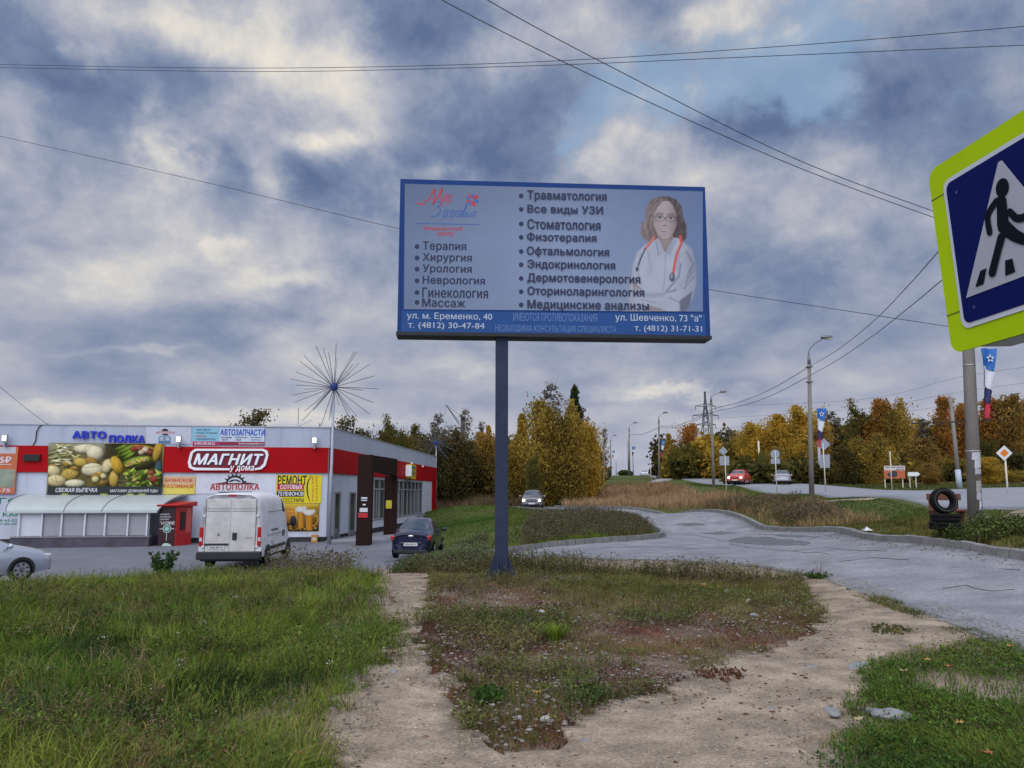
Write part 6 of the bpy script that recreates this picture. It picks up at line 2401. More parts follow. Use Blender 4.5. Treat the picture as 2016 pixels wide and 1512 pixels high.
PAL = {
    'ochre': [(.15, .112, .03), (.24, .175, .037), (.33, .23, .044), (.41, .28, .05)],
    'yellow': [(.24, .17, .034), (.38, .25, .036), (.50, .32, .042), (.58, .38, .06)],
    'dark': [(.035, .036, .014), (.065, .06, .02), (.10, .085, .027), (.15, .115, .036)],
    'olive': [(.06, .065, .02), (.11, .105, .026), (.17, .145, .032), (.22, .17, .038)],
    'orange': [(.19, .105, .03), (.32, .16, .035), (.44, .21, .04), (.46, .165, .045)],
    'russet': [(.17, .115, .036), (.27, .17, .044), (.36, .215, .05), (.42, .26, .065)],
    'spruce': [(.016, .03, .016), (.028, .05, .022), (.05, .075, .028), (.08, .09, .035)],
    'grey': [(.09, .075, .06), (.15, .12, .09), (.22, .17, .11), (.26, .22, .16)],
    'hedge': [(.045, .022, .012), (.09, .045, .018), (.13, .065, .022), (.15, .10, .03)],
    'green': [(.02, .045, .012), (.045, .085, .02), (.08, .12, .03), (.12, .15, .03)],
}
BARK = M('bark', (.075, .06, .05), .9, var=.3, scale=4, stretch=(1, 1, .2))
BIRCH = M('birch_bark', (.34, .33, .31), .85, var=.5, scale=3, stretch=(1, 1, 4))
LEAF = leafmat('foliage', .14, .5)
PROTO = {}


def proto(kind, seed):
    """crown and trunk meshes for a tree ten metres high"""
    key = (kind, seed)
    if key in PROTO:
        return PROTO[key]
    rg = np.random.default_rng(seed * 31 + hash(kind) % 1 + len(kind))
    H = 10.
    shape, pl_, n, size = {'birch': ('col', 'yellow', 5270, .225), 'ochre': ('bush', 'ochre', 8060, .225), 'dark': ('bush', 'dark', 6510, .225), 'olive': ('bush', 'olive', 6510, .225), 'orange': ('egg', 'orange', 6820, .225),
                           'yellow': ('egg', 'yellow', 6820, .225), 'russet': ('egg', 'russet', 6200, .225), 'bare': ('bare', 'grey', 900, .16), 'spruce': ('cone', 'spruce', 3600, .34), 'hedge': ('ball', 'hedge', 2600, .34), 'larch': ('cone', 'yellow', 2800, .28),
                           'green': ('ball', 'green', 2600, .36), 'poplar': ('col', 'orange', 4650, .225)}[kind]
    mb = MB()
    ends = []
    bark = BIRCH if kind in ('birch', 'bare') else BARK
    if shape in ('col', 'egg', 'bush', 'bare'):
        nst = 3 if shape == 'bush' else 1
        for s in range(nst):
            ox, oy = (rg.normal() * .5, rg.normal() * .5) if nst > 1 else (0, 0)
            tip = Vector((ox * 2.2 + rg.normal() * .3, oy * 2.2 + rg.normal() * .3, H * (.96 if s == 0 else .8)))
            b0 = Vector((ox, oy, -.3))
            m_ = b0.lerp(tip, .5) + Vector((rg.normal() * .15, rg.normal() * .15, 0))
            mb.tube([b0, m_, tip], [.15, .09, .015], bark, 7)
            nl = {'col': 26, 'egg': 22, 'bush': 14, 'bare': 34}[shape]
            for k in range(nl):
                t = .12 + .84 * (k + rg.random()) / nl
                p = b0.lerp(m_, t * 2) if t < .5 else m_.lerp(tip, t * 2 - 1)
                w = rg.random() * 6.283
                reach = {'col': .12 + 1.45 * math.sin(math.pi * min(1, t * 1.02)) ** .7, 'egg': .3 + 2.6 * math.sin(math.pi * min(1, .12 + t * .9)) ** .8, 'bush': .5 + 2.5 * (1 - t) ** .6, 'bare': .15 + 1.5 * (1 - t) ** .7}[shape] * rg.uniform(.6, 1.1)
                up = reach * rg.uniform(.5, 1.3)
                q = p + Vector((math.cos(w) * reach, math.sin(w) * reach, up))
                q.z = min(q.z, H * 1.0)
                mb.tube([p, p.lerp(q, .5) + Vector((0, 0, -.08 * reach)), q], [.045 * (1.1 - t), .03 * (1.1 - t), .008], bark, 4, False)
                ends.append((p, q))
                if shape == 'bare':
                    for _ in range(3):
                        e_ = p.lerp(q, rg.uniform(.4, 1)) 
                        mb.tube([e_, e_ + Vector((rg.normal() * .25, rg.normal() * .25, rg.uniform(.2, .7)))], [.014, .006], bark, 3, False)
        pts = []
        clump = []
        if shape == 'bare':
            for p, q in ends:
                k = n // len(ends)
                t = rg.random(k)[:, None]
                pts.append(np.array(p) * (1 - t) + np.array(q) * t + rg.normal(size=(k, 3)) * .14)
                clump.append(np.full(k, rg.random()))
        else:
            per = n // len(ends)
            for p, q in ends:
                L_ = (q - p).length
                t = rg.random(per)[:, None] ** .55
                sp = (.18 + .20 * L_)
                pts.append(np.array(p) * (1 - t) + np.array(q) * t + rg.normal(size=(per, 3)) * sp * np.array([1, 1, .8]))
                clump.append(np.full(per, rg.random()))
            if shape in ('bush', 'egg'):
                k = n // 3
                zz_ = rg.random(k) * H * .55
                ww = rg.random(k) * 6.283
                rr_ = (1.2 + 1.2 * np.sin(zz_)) * np.sqrt(rg.random(k)) * (1.1 if shape == 'bush' else .8)
                cx = np.c_[np.cos(ww) * rr_, np.sin(ww) * rr_, zz_]
                pts.append(cx)
                clump.append(vnoise(cx[:, 0] + cx[:, 1], cx[:, 2], .9, seed))
    elif shape == 'cone':
        mb.tube([(0, 0, -.3), (0, 0, H * .97)], [.14, .015], BARK, 7)
        pts, clump = [], []
        tiers = 24
        for k in range(tiers):
            z = H * (.10 + .88 * k / tiers)
            r_ = (1.75 * (1 - k / tiers) ** .85 + .12)
            nb = 7 if k < 18 else 5
            for j in range(nb):
                w = 6.283 * (j + rg.random() * .7) / nb
                rl = r_ * rg.uniform(.65, 1.15)
                m_ = max(6, int(n / tiers / nb * (.4 + 1.2 * (1 - k / tiers)) * 1.2))
                t = rg.random(m_) ** .7
                pts.append(np.c_[np.cos(w) * rl * t, np.sin(w) * rl * t, z - .28 * rl * t + rg.normal(size=m_) * .10] + rg.normal(size=(m_, 3)) * .09)
                clump.append(np.full(m_, rg.random()))
                mb.tube([(0, 0, z), (math.cos(w) * rl * .9, math.sin(w) * rl * .9, z - .28 * rl)], [.02, .006], BARK, 3, False)
    else:
        mb.tube([(0, 0, -.3), (0, 0, H * .5)], [.3, .12], BARK, 7)
        w = rg.normal(size=(n, 3))
        w /= np.linalg.norm(w, axis=1)[:, None]
        r_ = (1 - .35 * rg.random(n) ** 1.5)
        f = 1 + .16 * (vnoise(w[:, 0] * 3 + 9, w[:, 1] * 3 + w[:, 2] * 2, 1., seed) - .5) * 2
        pts = [w * (r_ * f)[:, None] * np.array([5.6, 5.6, 4.9]) + np.array([0, 0, 4.9])]
        clump = [vnoise(w[:, 0] * 4 + w[:, 2], w[:, 1] * 4 + w[:, 2] * 3, 1., seed + 4)]
    pts = np.concatenate(pts)
    clump = np.concatenate(clump)
    pts[:, 2] = np.clip(pts[:, 2], .1, H * 1.02)
    k = len(pts)
    sz = size * rg.uniform(.6, 1.3, k) * (2.2 if shape == 'ball' else 1)
    Vv, F = cards(pts, sz, rg, .2)
    col = pal(PAL[pl_], rg, k, clump, .12)
    cr = npmesh('crown', Vv, F, LEAF, np.repeat(col, 4, 0))
    tr = mb.build('trunk')
    for o in (cr, tr):
        C.objects.unlink(o)
    ex = np.percentile(np.abs(pts[:, 0]), 97) * 2
    PROTO[key] = (cr, tr, ex, np.percentile(pts[:, 2], 98.5))
    return PROTO[key]


tree_n = 0


def tree(kind, u, vtop, d, wpx, label, name='tree', cat='tree', group=None, seed=None, sink=0.):
    global tree_n
    tree_n += 1
    cr, tr, ex, zh = proto(kind, seed or (1 + tree_n % 2))
    x = P(u, vtop, d).x
    z0 = tz(x, d)
    h = P(u, vtop, d).z - z0
    root = thing(name, label, cat, (x, d, z0 - sink), random.uniform(0, 6.28), group)
    w = wpx / FPX * d / ex
    root.scale = (w, w, (h + sink) / zh)
    for o in (tr, cr):
        c = o.copy()
        C.objects.link(c)
        c.parent = root
    return root


GL, GR = 'trees behind the shop', 'autumn trees beyond the main road'
for a in [
    ('dark', 500, 821, 100, 96, 'dark leafy tree crown showing above the shop roof by the auto parts banner'),
    ('dark', 700, 832, 92, 78, 'dark tree above the roof just right of the near dandelion mast'),
    ('olive', 766, 832, 90, 56, 'pale olive loose tree above the side of the shop'),
    ('olive', 808, 842, 88, 50, 'olive tree beside the distant dandelion mast, left of the bare birch'),
    ('bare', 858, 818, 90, 40, 'pinkish bare birch directly behind the distant dandelion mast'),
    ('bare', 914, 808, 90, 40, 'bare brown birch at the foot of the crane jib'),
    ('bare', 948, 834, 94, 28, 'thin bare sapling left of the billboard mast'),
    ('dark', 850, 852, 80, 72, 'dark brown green tree low behind the distant dandelion mast'),
    ('dark', 905, 852, 78, 74, 'dark bushy tree between the distant dandelion mast and the billboard mast'),
    ('russet', 952, 856, 80, 56, 'reddish brown tree touching the left side of the billboard mast'),
    ('larch', 962, 845, 84, 34, 'thin yellowing conifer just left of the billboard mast'),
    ('larch', 1028, 822, 82, 44, 'ochre spire shaped tree close right of the billboard mast'),
    ('ochre', 1012, 868, 76, 60, 'low ochre bushy tree right of the billboard mast'),
    ('bare', 1083, 757, 80, 66, 'tall bare birch rising over the ochre thicket under the billboard'),
    ('spruce', 1131, 768, 80, 42, 'dark green spruce standing above the ochre thicket'),
    ('ochre', 1072, 795, 72, 92, 'biggest ochre thicket tree, left half of the clump under the billboard'),
    ('ochre', 1124, 806, 71, 80, 'ochre thicket tree, right half of the clump under the billboard'),
    ('yellow', 1156, 838, 74, 50, 'yellow tree at the right edge of the ochre clump beside the orange ball'),
    ('bare', 1152, 806, 82, 34, 'dark wiry bare tree right of the spruce'),
    ('bare', 1186, 846, 96, 22, 'narrow bare spire right of the orange ball'),
    ('olive', 1052, 900, 68, 44, 'low olive bush at the foot of the ochre clump'),
    ('ochre', 1165, 905, 78, 40, 'low ochre bush below the fuel price board'),
]:
    tree(*a, group=GL)
for a in [
    ('larch', 1317, 858, 120, 30, 'small yellow spire left of the round hedges'),
    ('orange', 1360, 838, 118, 44, 'orange pointed tree left of the second lamp post'),
    ('yellow', 1392, 858, 115, 44, 'gold tree directly behind the second lamp post'),
    ('bare', 1437, 846, 110, 36, 'pale thin birch above the red hatchback'),
    ('ochre', 1446, 868, 104, 60, 'ochre tree over the red hatchback'),
    ('yellow', 1482, 836, 100, 56, 'yellow tree over the pale thin pole'),
    ('yellow', 1533, 822, 98, 66, 'broad yellow tree over the silver saloon'),
    ('yellow', 1572, 804, 98, 62, 'tall yellow tree just left of the nearest lamp post'),
    ('bare', 1641, 812, 104, 52, 'dark bare tree between the nearest lamp post and the olive tree'),
    ('russet', 1612, 840, 92, 52, 'russet tree behind the nearest star flag'),
    ('olive', 1684, 802, 92, 66, 'olive brown tree right of the nearest star flag'),
    ('orange', 1735, 792, 90, 64, 'red orange tree, brightest of those right of the nearest lamp post'),
    ('ochre', 1772, 800, 88, 60, 'ochre tree directly above the orange advertising board'),
    ('ochre', 1712, 858, 80, 70, 'low ochre tree left of the orange advertising board'),
    ('dark', 1668, 884, 80, 56, 'low dark tree right of the diamond sign and tall plate'),
    ('bare', 1826, 826, 98, 48, 'grey bare tree right of the orange advertising board'),
    ('russet', 1812, 866, 84, 60, 'russet tree above the white arrow board'),
    ('poplar', 1856, 784, 96, 34, 'narrow orange poplar left of the dark wooden pole'),
    ('orange', 1890, 800, 98, 50, 'orange tree directly behind the notice covered pole'),
    ('poplar', 1950, 788, 94, 50, 'orange tree behind the large hanging flag'),
    ('russet', 1985, 784, 92, 56, 'russet tree above the main road sign'),
    ('orange', 2020, 790, 94, 56, 'orange tree at the right edge beyond the main road sign'),
    ('olive', 1925, 862, 90, 60, 'olive tree low behind the notice covered pole'),
    ('dark', 1999, 886, 80, 60, 'dark bush right of the main road sign'),
    ('yellow', 1590, 866, 90, 50, 'yellow bushy tree low behind the nearest lamp post'),
    ('ochre', 1516, 884, 88, 52, 'ochre low tree directly behind the round sign back'),
]:
    tree(*a, group=GR)
for a in [
    ('hedge', 1313, 909, 128, 32, 'round russet bush behind the white hatchback'),
    ('hedge', 1364, 915, 118, 36, 'round dark red bush between the pale pole and the second lamp post'),
    ('hedge', 1440, 918, 96, 30, 'round maroon bush peeping above the red hatchback'),
    ('hedge', 1573, 934, 84, 22, 'small round maroon bush right of the silver saloon'),
    ('green', 1194, 921, 130, 16, 'dark green clipped bush left of the farthest lamp post'),
    ('hedge', 1288, 920, 140, 20, 'round brown bush left of the third lamp post'),
    ('green', 1231, 926, 170, 26, 'pale green round bush on the road crest'),
    ('hedge', 1330, 922, 122, 20, 'small brown bush between two larger round bushes'),
    ('hedge', 1390, 924, 116, 22, 'brown clipped bush behind the dark car'),
]:
    tree(*a, name='round_bush', cat='bush', group='clipped bushes along the main road')
for a in [('yellow', 1942, 902, 72, 60, 'low golden bush left of the main road sign'), ('russet', 1830, 915, 74, 46, 'low russet bush right of the white arrow board'), ('ochre', 1985, 925, 76, 50, 'low brown bush behind the main road sign post')]:
    tree(*a, name='bush', cat='bush', group='low bushes beyond the side road')


def woodland(name, spots, label, n=700, size=.5):
    Vs, Fs, Cs = [], [], []
    rg = np.random.default_rng(5)
    k0 = 0
    for (x, y, h, w, pl_) in spots:
        z0 = tz(x, y)
        q = rg.normal(size=(n, 3))
        q /= np.linalg.norm(q, axis=1)[:, None]
        q *= rg.random((n, 1)) ** .35
        t = (q[:, 2] + 1) / 2
        sq = np.c_[x + q[:, 0] * w * .5, y + q[:, 1] * w * .4, z0 + h * t]
        sq += rg.normal(size=sq.shape) * np.array([.3, .3, .4])
        Vv, F = cards(sq, size * rg.uniform(.6, 1.3, n), rg, .1)
        Vs.append(Vv)
        Fs.append(F + k0)
        k0 += len(Vv)
        Cs.append(np.repeat(pal(PAL[pl_], rg, n, vnoise(sq[:, 0], sq[:, 2], .6, int(x) % 50)), 4, 0))
    o = npmesh(name, np.concatenate(Vs), np.concatenate(Fs), LEAF, np.concatenate(Cs))
    return tag(o, label, 'woodland', kind='stuff')


sp = []
rg = np.random.default_rng(12)
for i in range(95):
    u = 665 + 500 * (i + rg.random()) / 95
    d = rg.uniform(92, 112)
    x = P(u, 900, d).x
    vt = (868 if u < 1000 else 876) + rg.uniform(-14, 18)
    sp.append((x, d, P(u, vt, d).z - tz(x, d), rg.uniform(3, 5), rg.choice(['dark', 'dark', 'olive', 'russet'] if u < 980 else ['dark', 'ochre', 'olive'])))
for i in range(34):
    u = 855 + 230 * (i + rg.random()) / 34
    d = rg.uniform(80, 88)
    x = P(u, 900, d).x
    sp.append((x, d, P(u, 915 + rg.uniform(-14, 20), d).z - tz(x, d), rg.uniform(3, 4.5), rg.choice(['dark', 'dark', 'dark', 'russet'])))
woodland('woodland', sp, 'dim mixed wood closing the view behind the shop')
sp = []
for i in range(120):
    u = 1300 + 900 * (i + rg.random()) / 120
    d = rg.uniform(108, 135) if u < 1500 else rg.uniform(100, 120)
    x = P(u, 900, d).x
    vt = (872 if u < 1420 else 848 if u < 1560 else 836) + rg.uniform(-16, 20)
    sp.append((x, d, P(u, vt, d).z - tz(x, d), rg.uniform(3.5, 6), rg.choice(['ochre', 'russet', 'yellow', 'olive', 'dark', 'russet'])))
for i in range(60):
    u = 1440 + 700 * (i + rg.random()) / 60
    d = rg.uniform(84, 90)
    x = P(u, 900, d).x
    sp.append((x, d, P(u, 918 + rg.uniform(-12, 14), d).z - tz(x, d), rg.uniform(3, 4.5), rg.choice(['ochre', 'dark', 'olive', 'russet'])))
woodland('woodland', sp, 'russet and gold wood filling the gaps behind the roadside trees')

# ------------------------------------------------------------------ grass, weeds, stones
GRASS = leafmat('grass_blade', 0., .18)


def sample(poly, n, keep, rg, fall=7., power=1.2, maxit=60):
    a = np.array([p[:2] for p in poly])
    x0, y0, x1, y1 = a[:, 0].min(), a[:, 1].min(), a[:, 0].max(), a[:, 1].max()
    X, Y = [], []
    got = 0
    for _ in range(maxit):
        x, y = rg.uniform(x0, x1, n), rg.uniform(y0, y1, n)
        m = inpoly(x, y, poly)
        m &= rg.random(n) < np.minimum(1, (fall / np.maximum(np.hypot(x, y), .1)) ** power)
        m &= np.abs(x) < (y + 2) * .80 + 1
        if keep is not None:
            m &= rg.random(n) < keep(x, y)
        X.append(x[m])
        Y.append(y[m])
        got += m.sum()
        if got >= n:
            break
    return np.concatenate(X)[:n], np.concatenate(Y)[:n]


def grass(name, label, poly, n, h, w, cols, keep=None, bend=.55, fall=7., power=1.2, seed=1, clump=.9, cat='grass', hmul=None):
    rg = np.random.default_rng(seed)
    x, y = sample(poly, n, keep, rg, fall, power)
    n = len(x)
    z = T(x, y) - .02
    d = np.hypot(x, y)
    g = fbm(x, y, clump, seed + 40)
    g2 = fbm(x, y, clump * .35, seed + 60)
    g3 = vnoise(x, y, 3.2, seed + 80)
    hh = (h[0] + (h[1] - h[0]) * np.clip((g - .25) * 1.6, 0, 1)) * rg.uniform(.5, 1.25, n) * (.7 + .6 * g3)
    if hmul is not None:
        hh = hh * hmul(x, y)
    ww = np.maximum(w, d * .00055) * rg.uniform(.6, 1.3, n)
    # tufts lean together
    az = 6.283 * (vnoise(x, y, 2.2, seed + 7) * 1.6) + rg.normal(size=n) * 1.1
    bd = bend * rg.uniform(.2, 1.5, n)
    dx, dy = np.cos(az), np.sin(az)
    fa = rg.uniform(0, 6.283, n)
    sx_, sy_ = np.cos(fa) * ww * .5, np.sin(fa) * ww * .5
    V = np.empty((n, 5, 3))
    for i, (t, q) in enumerate(((0, 1.), (.55, .8))):
        cx, cy = x + dx * hh * bd * t * t, y + dy * hh * bd * t * t
        czz = z + hh * t * (1 - .25 * bd * t)
        V[:, 2 * i] = np.c_[cx - sx_ * q, cy - sy_ * q, czz]
        V[:, 2 * i + 1] = np.c_[cx + sx_ * q, cy + sy_ * q, czz]
    V[:, 4] = np.c_[x + dx * hh * bd, y + dy * hh * bd, z + hh * np.maximum(.25, 1 - .35 * bd)]
    I = np.arange(n)[:, None] * 5
    F = np.concatenate([I + np.array([0, 1, 3]), I + np.array([0, 3, 2]), I + np.array([2, 3, 4])])
    c = pal(cols, rg, n, np.clip(g2 * 1.7 - .35 + (g3 - .5) * .35, 0, 1), .16)
    o = npmesh(name, V.reshape(-1, 3), F, GRASS, np.repeat(c, 5, 0))
    return tag(o, label, cat, kind='stuff')


def weeds(name, label, poly, n, h, leaf, cols, heads=None, keep=None, nl=9, fall=8., power=1.2, seed=3, cat='weeds', stemcol=(.12, .09, .05), hsz=.025, nh=4, spread=.35):
    """branching leafy stems, with flower or seed heads on top"""
    rg = np.random.default_rng(seed)
    x, y = sample(poly, n, keep, rg, fall, power)
    n = len(x)
    z = T(x, y) - .02
    hh = rg.uniform(h[0], h[1], n) * (.7 + .6 * vnoise(x, y, .8, seed))
    lx, ly = rg.normal(size=n) * .18 * hh, rg.normal(size=n) * .18 * hh
    d = np.hypot(x, y)
    sw = np.maximum(.004, d * .00045)
    Vs = [np.stack([np.c_[x - sw, y, z], np.c_[x + sw, y, z], np.c_[x + lx, y + ly, z + hh]], 1).reshape(-1, 3)]
    Fs = [np.arange(3 * n).reshape(n, 3)]
    Cs = [np.repeat(pal([stemcol, stemcol], rg, n), 3, 0)]
    k0 = 3 * n
    m = n * nl
    idx = np.repeat(np.arange(n), nl)
    t = rg.random(m) ** .8 * .95
    w = rg.random(m) * 6.283
    L_ = np.maximum(leaf, d[idx] * .0009) * rg.uniform(.6, 1.4, m)
    px = np.c_[x[idx] + lx[idx] * t, y[idx] + ly[idx] * t, z[idx] + hh[idx] * t + .01]
    tdir = np.c_[np.cos(w), np.sin(w), rg.uniform(-.2, .9, m)]
    sd_ = np.c_[-np.sin(w), np.cos(w), rg.normal(size=m) * .3]
    reach = spread * hh[idx] * (1 - t) * rg.random(m)
    b = px + tdir * reach[:, None]
    V = np.stack([b, b + tdir * L_[:, None] * .5 + sd_ * L_[:, None] * .24, b + tdir * L_[:, None], b + tdir * L_[:, None] * .5 - sd_ * L_[:, None] * .24], 1)
    Vs.append(V.reshape(-1, 3))
    I = k0 + np.arange(m)[:, None] * 4
    Fs += [I + np.array([0, 1, 2]), I + np.array([0, 2, 3])]
    k0 += 4 * m
    g = fbm(x, y, .5, seed + 9)
    Cs.append(np.repeat(pal(cols, rg, m, np.clip(g[idx] * 1.6 - .3, 0, 1), .2), 4, 0))
    if heads is not None:
        m = n * nh
        idx = np.repeat(np.arange(n), nh)
        tip = np.c_[x + lx, y + ly, z + hh][idx] + rg.normal(size=(m, 3)) * np.array([.05, .05, .025]) * (hh[idx, None] / .4)
        Vv, F = cards(tip, np.maximum(hsz, d[idx] * .0008) * rg.uniform(.6, 1.3, m), rg, 0, 1.1)
        F3 = np.concatenate([F[:, [0, 1, 2]], F[:, [0, 2, 3]]])
        Vs.append(Vv)
        Fs.append(F3 + k0)
        Cs.append(np.repeat(pal(heads, rg, m), 4, 0))
    o = npmesh(name, np.concatenate(Vs), np.concatenate(Fs), GRASS, np.concatenate(Cs))
    return tag(o, label, cat, kind='stuff')


def edge_dist(line_):
    L_ = np.array(dens_line(line_, .12))

    def f(x, y):
        d = np.full(np.shape(x), 1e9)
        for p in L_:
            d = np.minimum(d, np.hypot(x - p[0], y - p[1]))
        return d
    return f


dL, dR = edge_dist([(x + .32, y) for x, y in gpl(E_LEFT)]), edge_dist([(x - .1, y - .05) for x, y in gpl(E_RIGHT)[3:]])
edgeL = lambda x, y: np.clip(np.where(y > 9.5, -.25, .12) + (dL(x, y) - .5 * np.maximum(fbm(x, y, 1.3, 66) - .45, 0) * 3) / .35, .0, 1)
edgeR = lambda x, y: np.clip(.15 + (dR(x, y) - .35 * np.maximum(fbm(x, y, 1.3, 67) - .45, 0) * 3) / .25, .0, 1)
hL = lambda x, y: np.clip(.35 + dL(x, y) / .8, .35, 1)
A = gpl(E_LEFT)[1:]
zoneA = [(-1.2, 3.2)] + [(x + .32, y) for x, y in A] + [(-3.0, 17.5), (-3.4, 19.0), (-5.4, 20.0), (-7.2, 18.4), (-9.3, 16.0), (-13, 14.6), (-20, 14.2), (-20, 3)]
crest = lambda x, y: np.where((y > 11.8) & (x < -6.3), np.clip((13.4 - y) / 1.8, .10, 1), 1.)
holes = lambda x, y: np.clip((fbm(x, y, .8, 91) - .30) * 5, .12, 1)
GC = [(.04, .078, .014), (.07, .14, .018), (.115, .195, .024), (.175, .215, .035), (.25, .22, .07)]
grass('grass', 'long green and straw grass on the left bank by the path', zoneA, 110000, (.05, .29), .007, GC, lambda x, y: crest(x, y) * edgeL(x, y) * holes(x, y), .75, 6., 1.1, 1, clump=1.5, hmul=hL)
grass('grass', 'bright yellow green tussocks standing out of the left bank', zoneA, 26000, (.12, .36), .0065, [(.11, .17, .018), (.16, .215, .028), (.21, .24, .04)], lambda x, y: crest(x, y) * edgeL(x, y) * np.clip((vnoise(x, y, 1.5, 71) - .58) * 9, 0, 1), .8, 6.5, 1.1, 31, clump=1.5, hmul=hL)
grass('grass', 'dark green rank grass in the hollows of the left bank', zoneA, 22000, (.08, .26), .0075, [(.018, .038, .012), (.03, .06, .014), (.05, .085, .018)], lambda x, y: crest(x, y) * edgeL(x, y) * np.clip((vnoise(x, y, 1.2, 72) - .62) * 9, 0, 1), .6, 6.5, 1.1, 32, clump=1.5, hmul=hL)
weeds('weeds', 'purplish brown withered stems mixed through the left bank', zoneA, 1500, (.12, .32), .022, [(.10, .06, .035), (.16, .10, .06), (.20, .15, .09)], [(.12, .09, .06), (.22, .17, .12)], lambda x, y: crest(x, y) * edgeL(x, y) * np.clip((fbm(x, y, 1.0, 73) - .45) * 5, 0, 1), 9, 8., 1.1, 33, hsz=.012, nh=4)
grass('grass', 'taller bent straw coloured grass scattered through the left bank', zoneA, 10000, (.14, .38), .006, [(.16, .13, .04), (.24, .19, .07), (.30, .25, .11)], lambda x, y: crest(x, y) * edgeL(x, y) * (fbm(x, y, .5, 21) > .48), .95, 7., 1., 2)
weeds('weeds', 'broad leaved green weeds in the left bank', zoneA, 8000, (.08, .27), .030, [(.03, .06, .014), (.055, .10, .018), (.095, .145, .022), (.17, .165, .035)], None, lambda x, y: crest(x, y) * edgeL(x, y) * np.clip((fbm(x, y, .9, 33) - .42) * 4, .06, 1), 11, 8., 1.1, 4)
weeds('weeds', 'brown seed headed weeds along the top of the left bank', [(-3.1, 15.0), (-3.5, 18.3), (-5.3, 18.6), (-4.9, 15.6)], 330, (.35, .6), .05, [(.09, .075, .03), (.16, .12, .05), (.09, .11, .03)], [(.05, .04, .03), (.14, .11, .08), (.25, .22, .16)], None, 7, 30, 1, 5, hsz=.035)
weeds('flowers', 'white flat flower heads dotted over the left bank', zoneA, 75, (.18, .32), .02, [(.05, .09, .02), (.08, .12, .03)], [(.30, .31, .25), (.42, .42, .36)], lambda x, y: (crest(x, y) > .5) * 1., 5, 8., 1., 6, 'flowers', hsz=.014, nh=8)
# right near bank
B_ = [(x - .1, y - .05) for x, y in gpl(E_RIGHT)]
zoneB = [(1.65, 3.0)] + B_[::-1][:-4] + [p for p in NEAR_EDGE if p[1] < 8.6][::-1] + [(5.0, 2.0), (1.8, 2.0)]
grass('grass', 'short lush grass on the right bank beside the kerb', zoneB, 52000, (.04, .13), .007, [(.03, .062, .012), (.05, .105, .015), (.085, .15, .02), (.14, .17, .03)], lambda x, y: holes(x, y) * edgeR(x, y), .8, 5., 1., 7, clump=1.4)
weeds('weeds', 'clover and low leaves in the right bank', zoneB, 9000, (.03, .10), .024, [(.03, .065, .012), (.05, .11, .018), (.085, .15, .02), (.15, .16, .03)], None, lambda x, y: holes(x, y) * edgeR(x, y), 8, 6., 1.1, 8, spread=.8)
# middle ground between the paths
Mp = gpl(E_MID)
zoneC = Mp + [(4.0, 15.6), (2.5, 16.6), (0, 17.2), (-1.3, 17.5)]
patch = lambda s, thr, k=9: (lambda x, y: np.clip((fbm(x, y, .95, s) - thr) * k, 0, 1))
grass('dry_turf', 'low reddish brown dried plants patching the stony ground by the mast', zoneC, 60000, (.02, .075), .007, [(.06, .022, .02), (.13, .045, .035), (.19, .08, .045), (.22, .13, .065)], patch(51, .28), 1.1, 6., 1., 9, clump=2)
grass('grass', 'thin olive grass patching the stony ground by the mast', zoneC, 30000, (.03, .13), .006, [(.06, .075, .018), (.11, .12, .028), (.18, .16, .05), (.24, .19, .09)], patch(57, .46), .8, 6., 1., 10, clump=2)
weeds('weeds', 'dull green low weeds on the stony ground by the mast', zoneC, 5200, (.05, .20), .028, [(.045, .07, .018), (.08, .115, .024), (.13, .16, .035), (.17, .14, .05)], None, patch(63, .50), 7, 7., 1., 11)
zoneC2 = [(x, y) for x, y in zoneC]
far_c = lambda x, y: np.clip((y - 9.5) / 4, 0, 1) * np.clip((fbm(x, y, .6, 70) - .28) * 4, 0, 1) * np.where((np.abs(x + .25) < .9) & (y < 15.3), .05, 1)
grass('grass', 'rough olive grass around and behind the mast foot', zoneC, 22000, (.05, .20), .008, [(.05, .07, .018), (.10, .115, .025), (.16, .15, .045), (.18, .13, .07)], far_c, .7, 12., 1., 12)
weeds('weeds', 'knee high dull weeds along the edge of the drive behind the mast', [(-1.8, 16.2), (0.6, 15.8), (3.6, 15.0), (4.9, 13.9), (4.9, 14.6), (3.8, 16.3), (1.5, 17.4), (-1.6, 18.6), (-2.5, 18.2)], 1500, (.14, .36), .05, [(.05, .06, .018), (.09, .11, .03), (.15, .135, .05), (.12, .085, .05)], [(.05, .04, .03), (.12, .10, .07), (.22, .20, .15)], lambda x, y: np.clip((fbm(x, y, .9, 23) - .32) * 4, .15, 1), 9, 30, 1, 13, nh=3, hsz=.022)
zoneD = [(-2.3, 18.4), (-.6, 18.2), (-.5, 20.2), (-1.2, 22.6), (-3.0, 25.5), (-2.9, 31), (-2.9, 24), (-3.0, 20.5)]
weeds('weeds', 'green weeds on the bank between the dark saloon and the mast', [(-2.4, 17.4), (-.5, 17.6), (-.4, 20.0), (-.9, 24), (-1.0, 32), (-2.3, 32), (-2.5, 27), (-2.8, 22), (-3.0, 19)], 2600, (.15, .38), .055, [(.03, .06, .014), (.06, .105, .02), (.11, .15, .03)], [(.10, .09, .05), (.30, .30, .24)], None, 9, 30, 1, 14, nh=2)
lawn = [(-2.9, 26), (-.9, 25), (-.2, 32), (0, 45), (-.4, 60), (-1.5, 74), (-8.2, 76), (-7.3, 68), (-7.0, 52), (-5.5, 41), (-3.7, 34), (-3.0, 30)]
grass('lawn', 'green mown slope beside the far end of the shop', lawn, 26000, (.05, .14), .03, [(.035, .075, .014), (.05, .11, .018), (.075, .13, .02), (.12, .14, .04)], None, .6, 60, 1, 15, clump=.3)
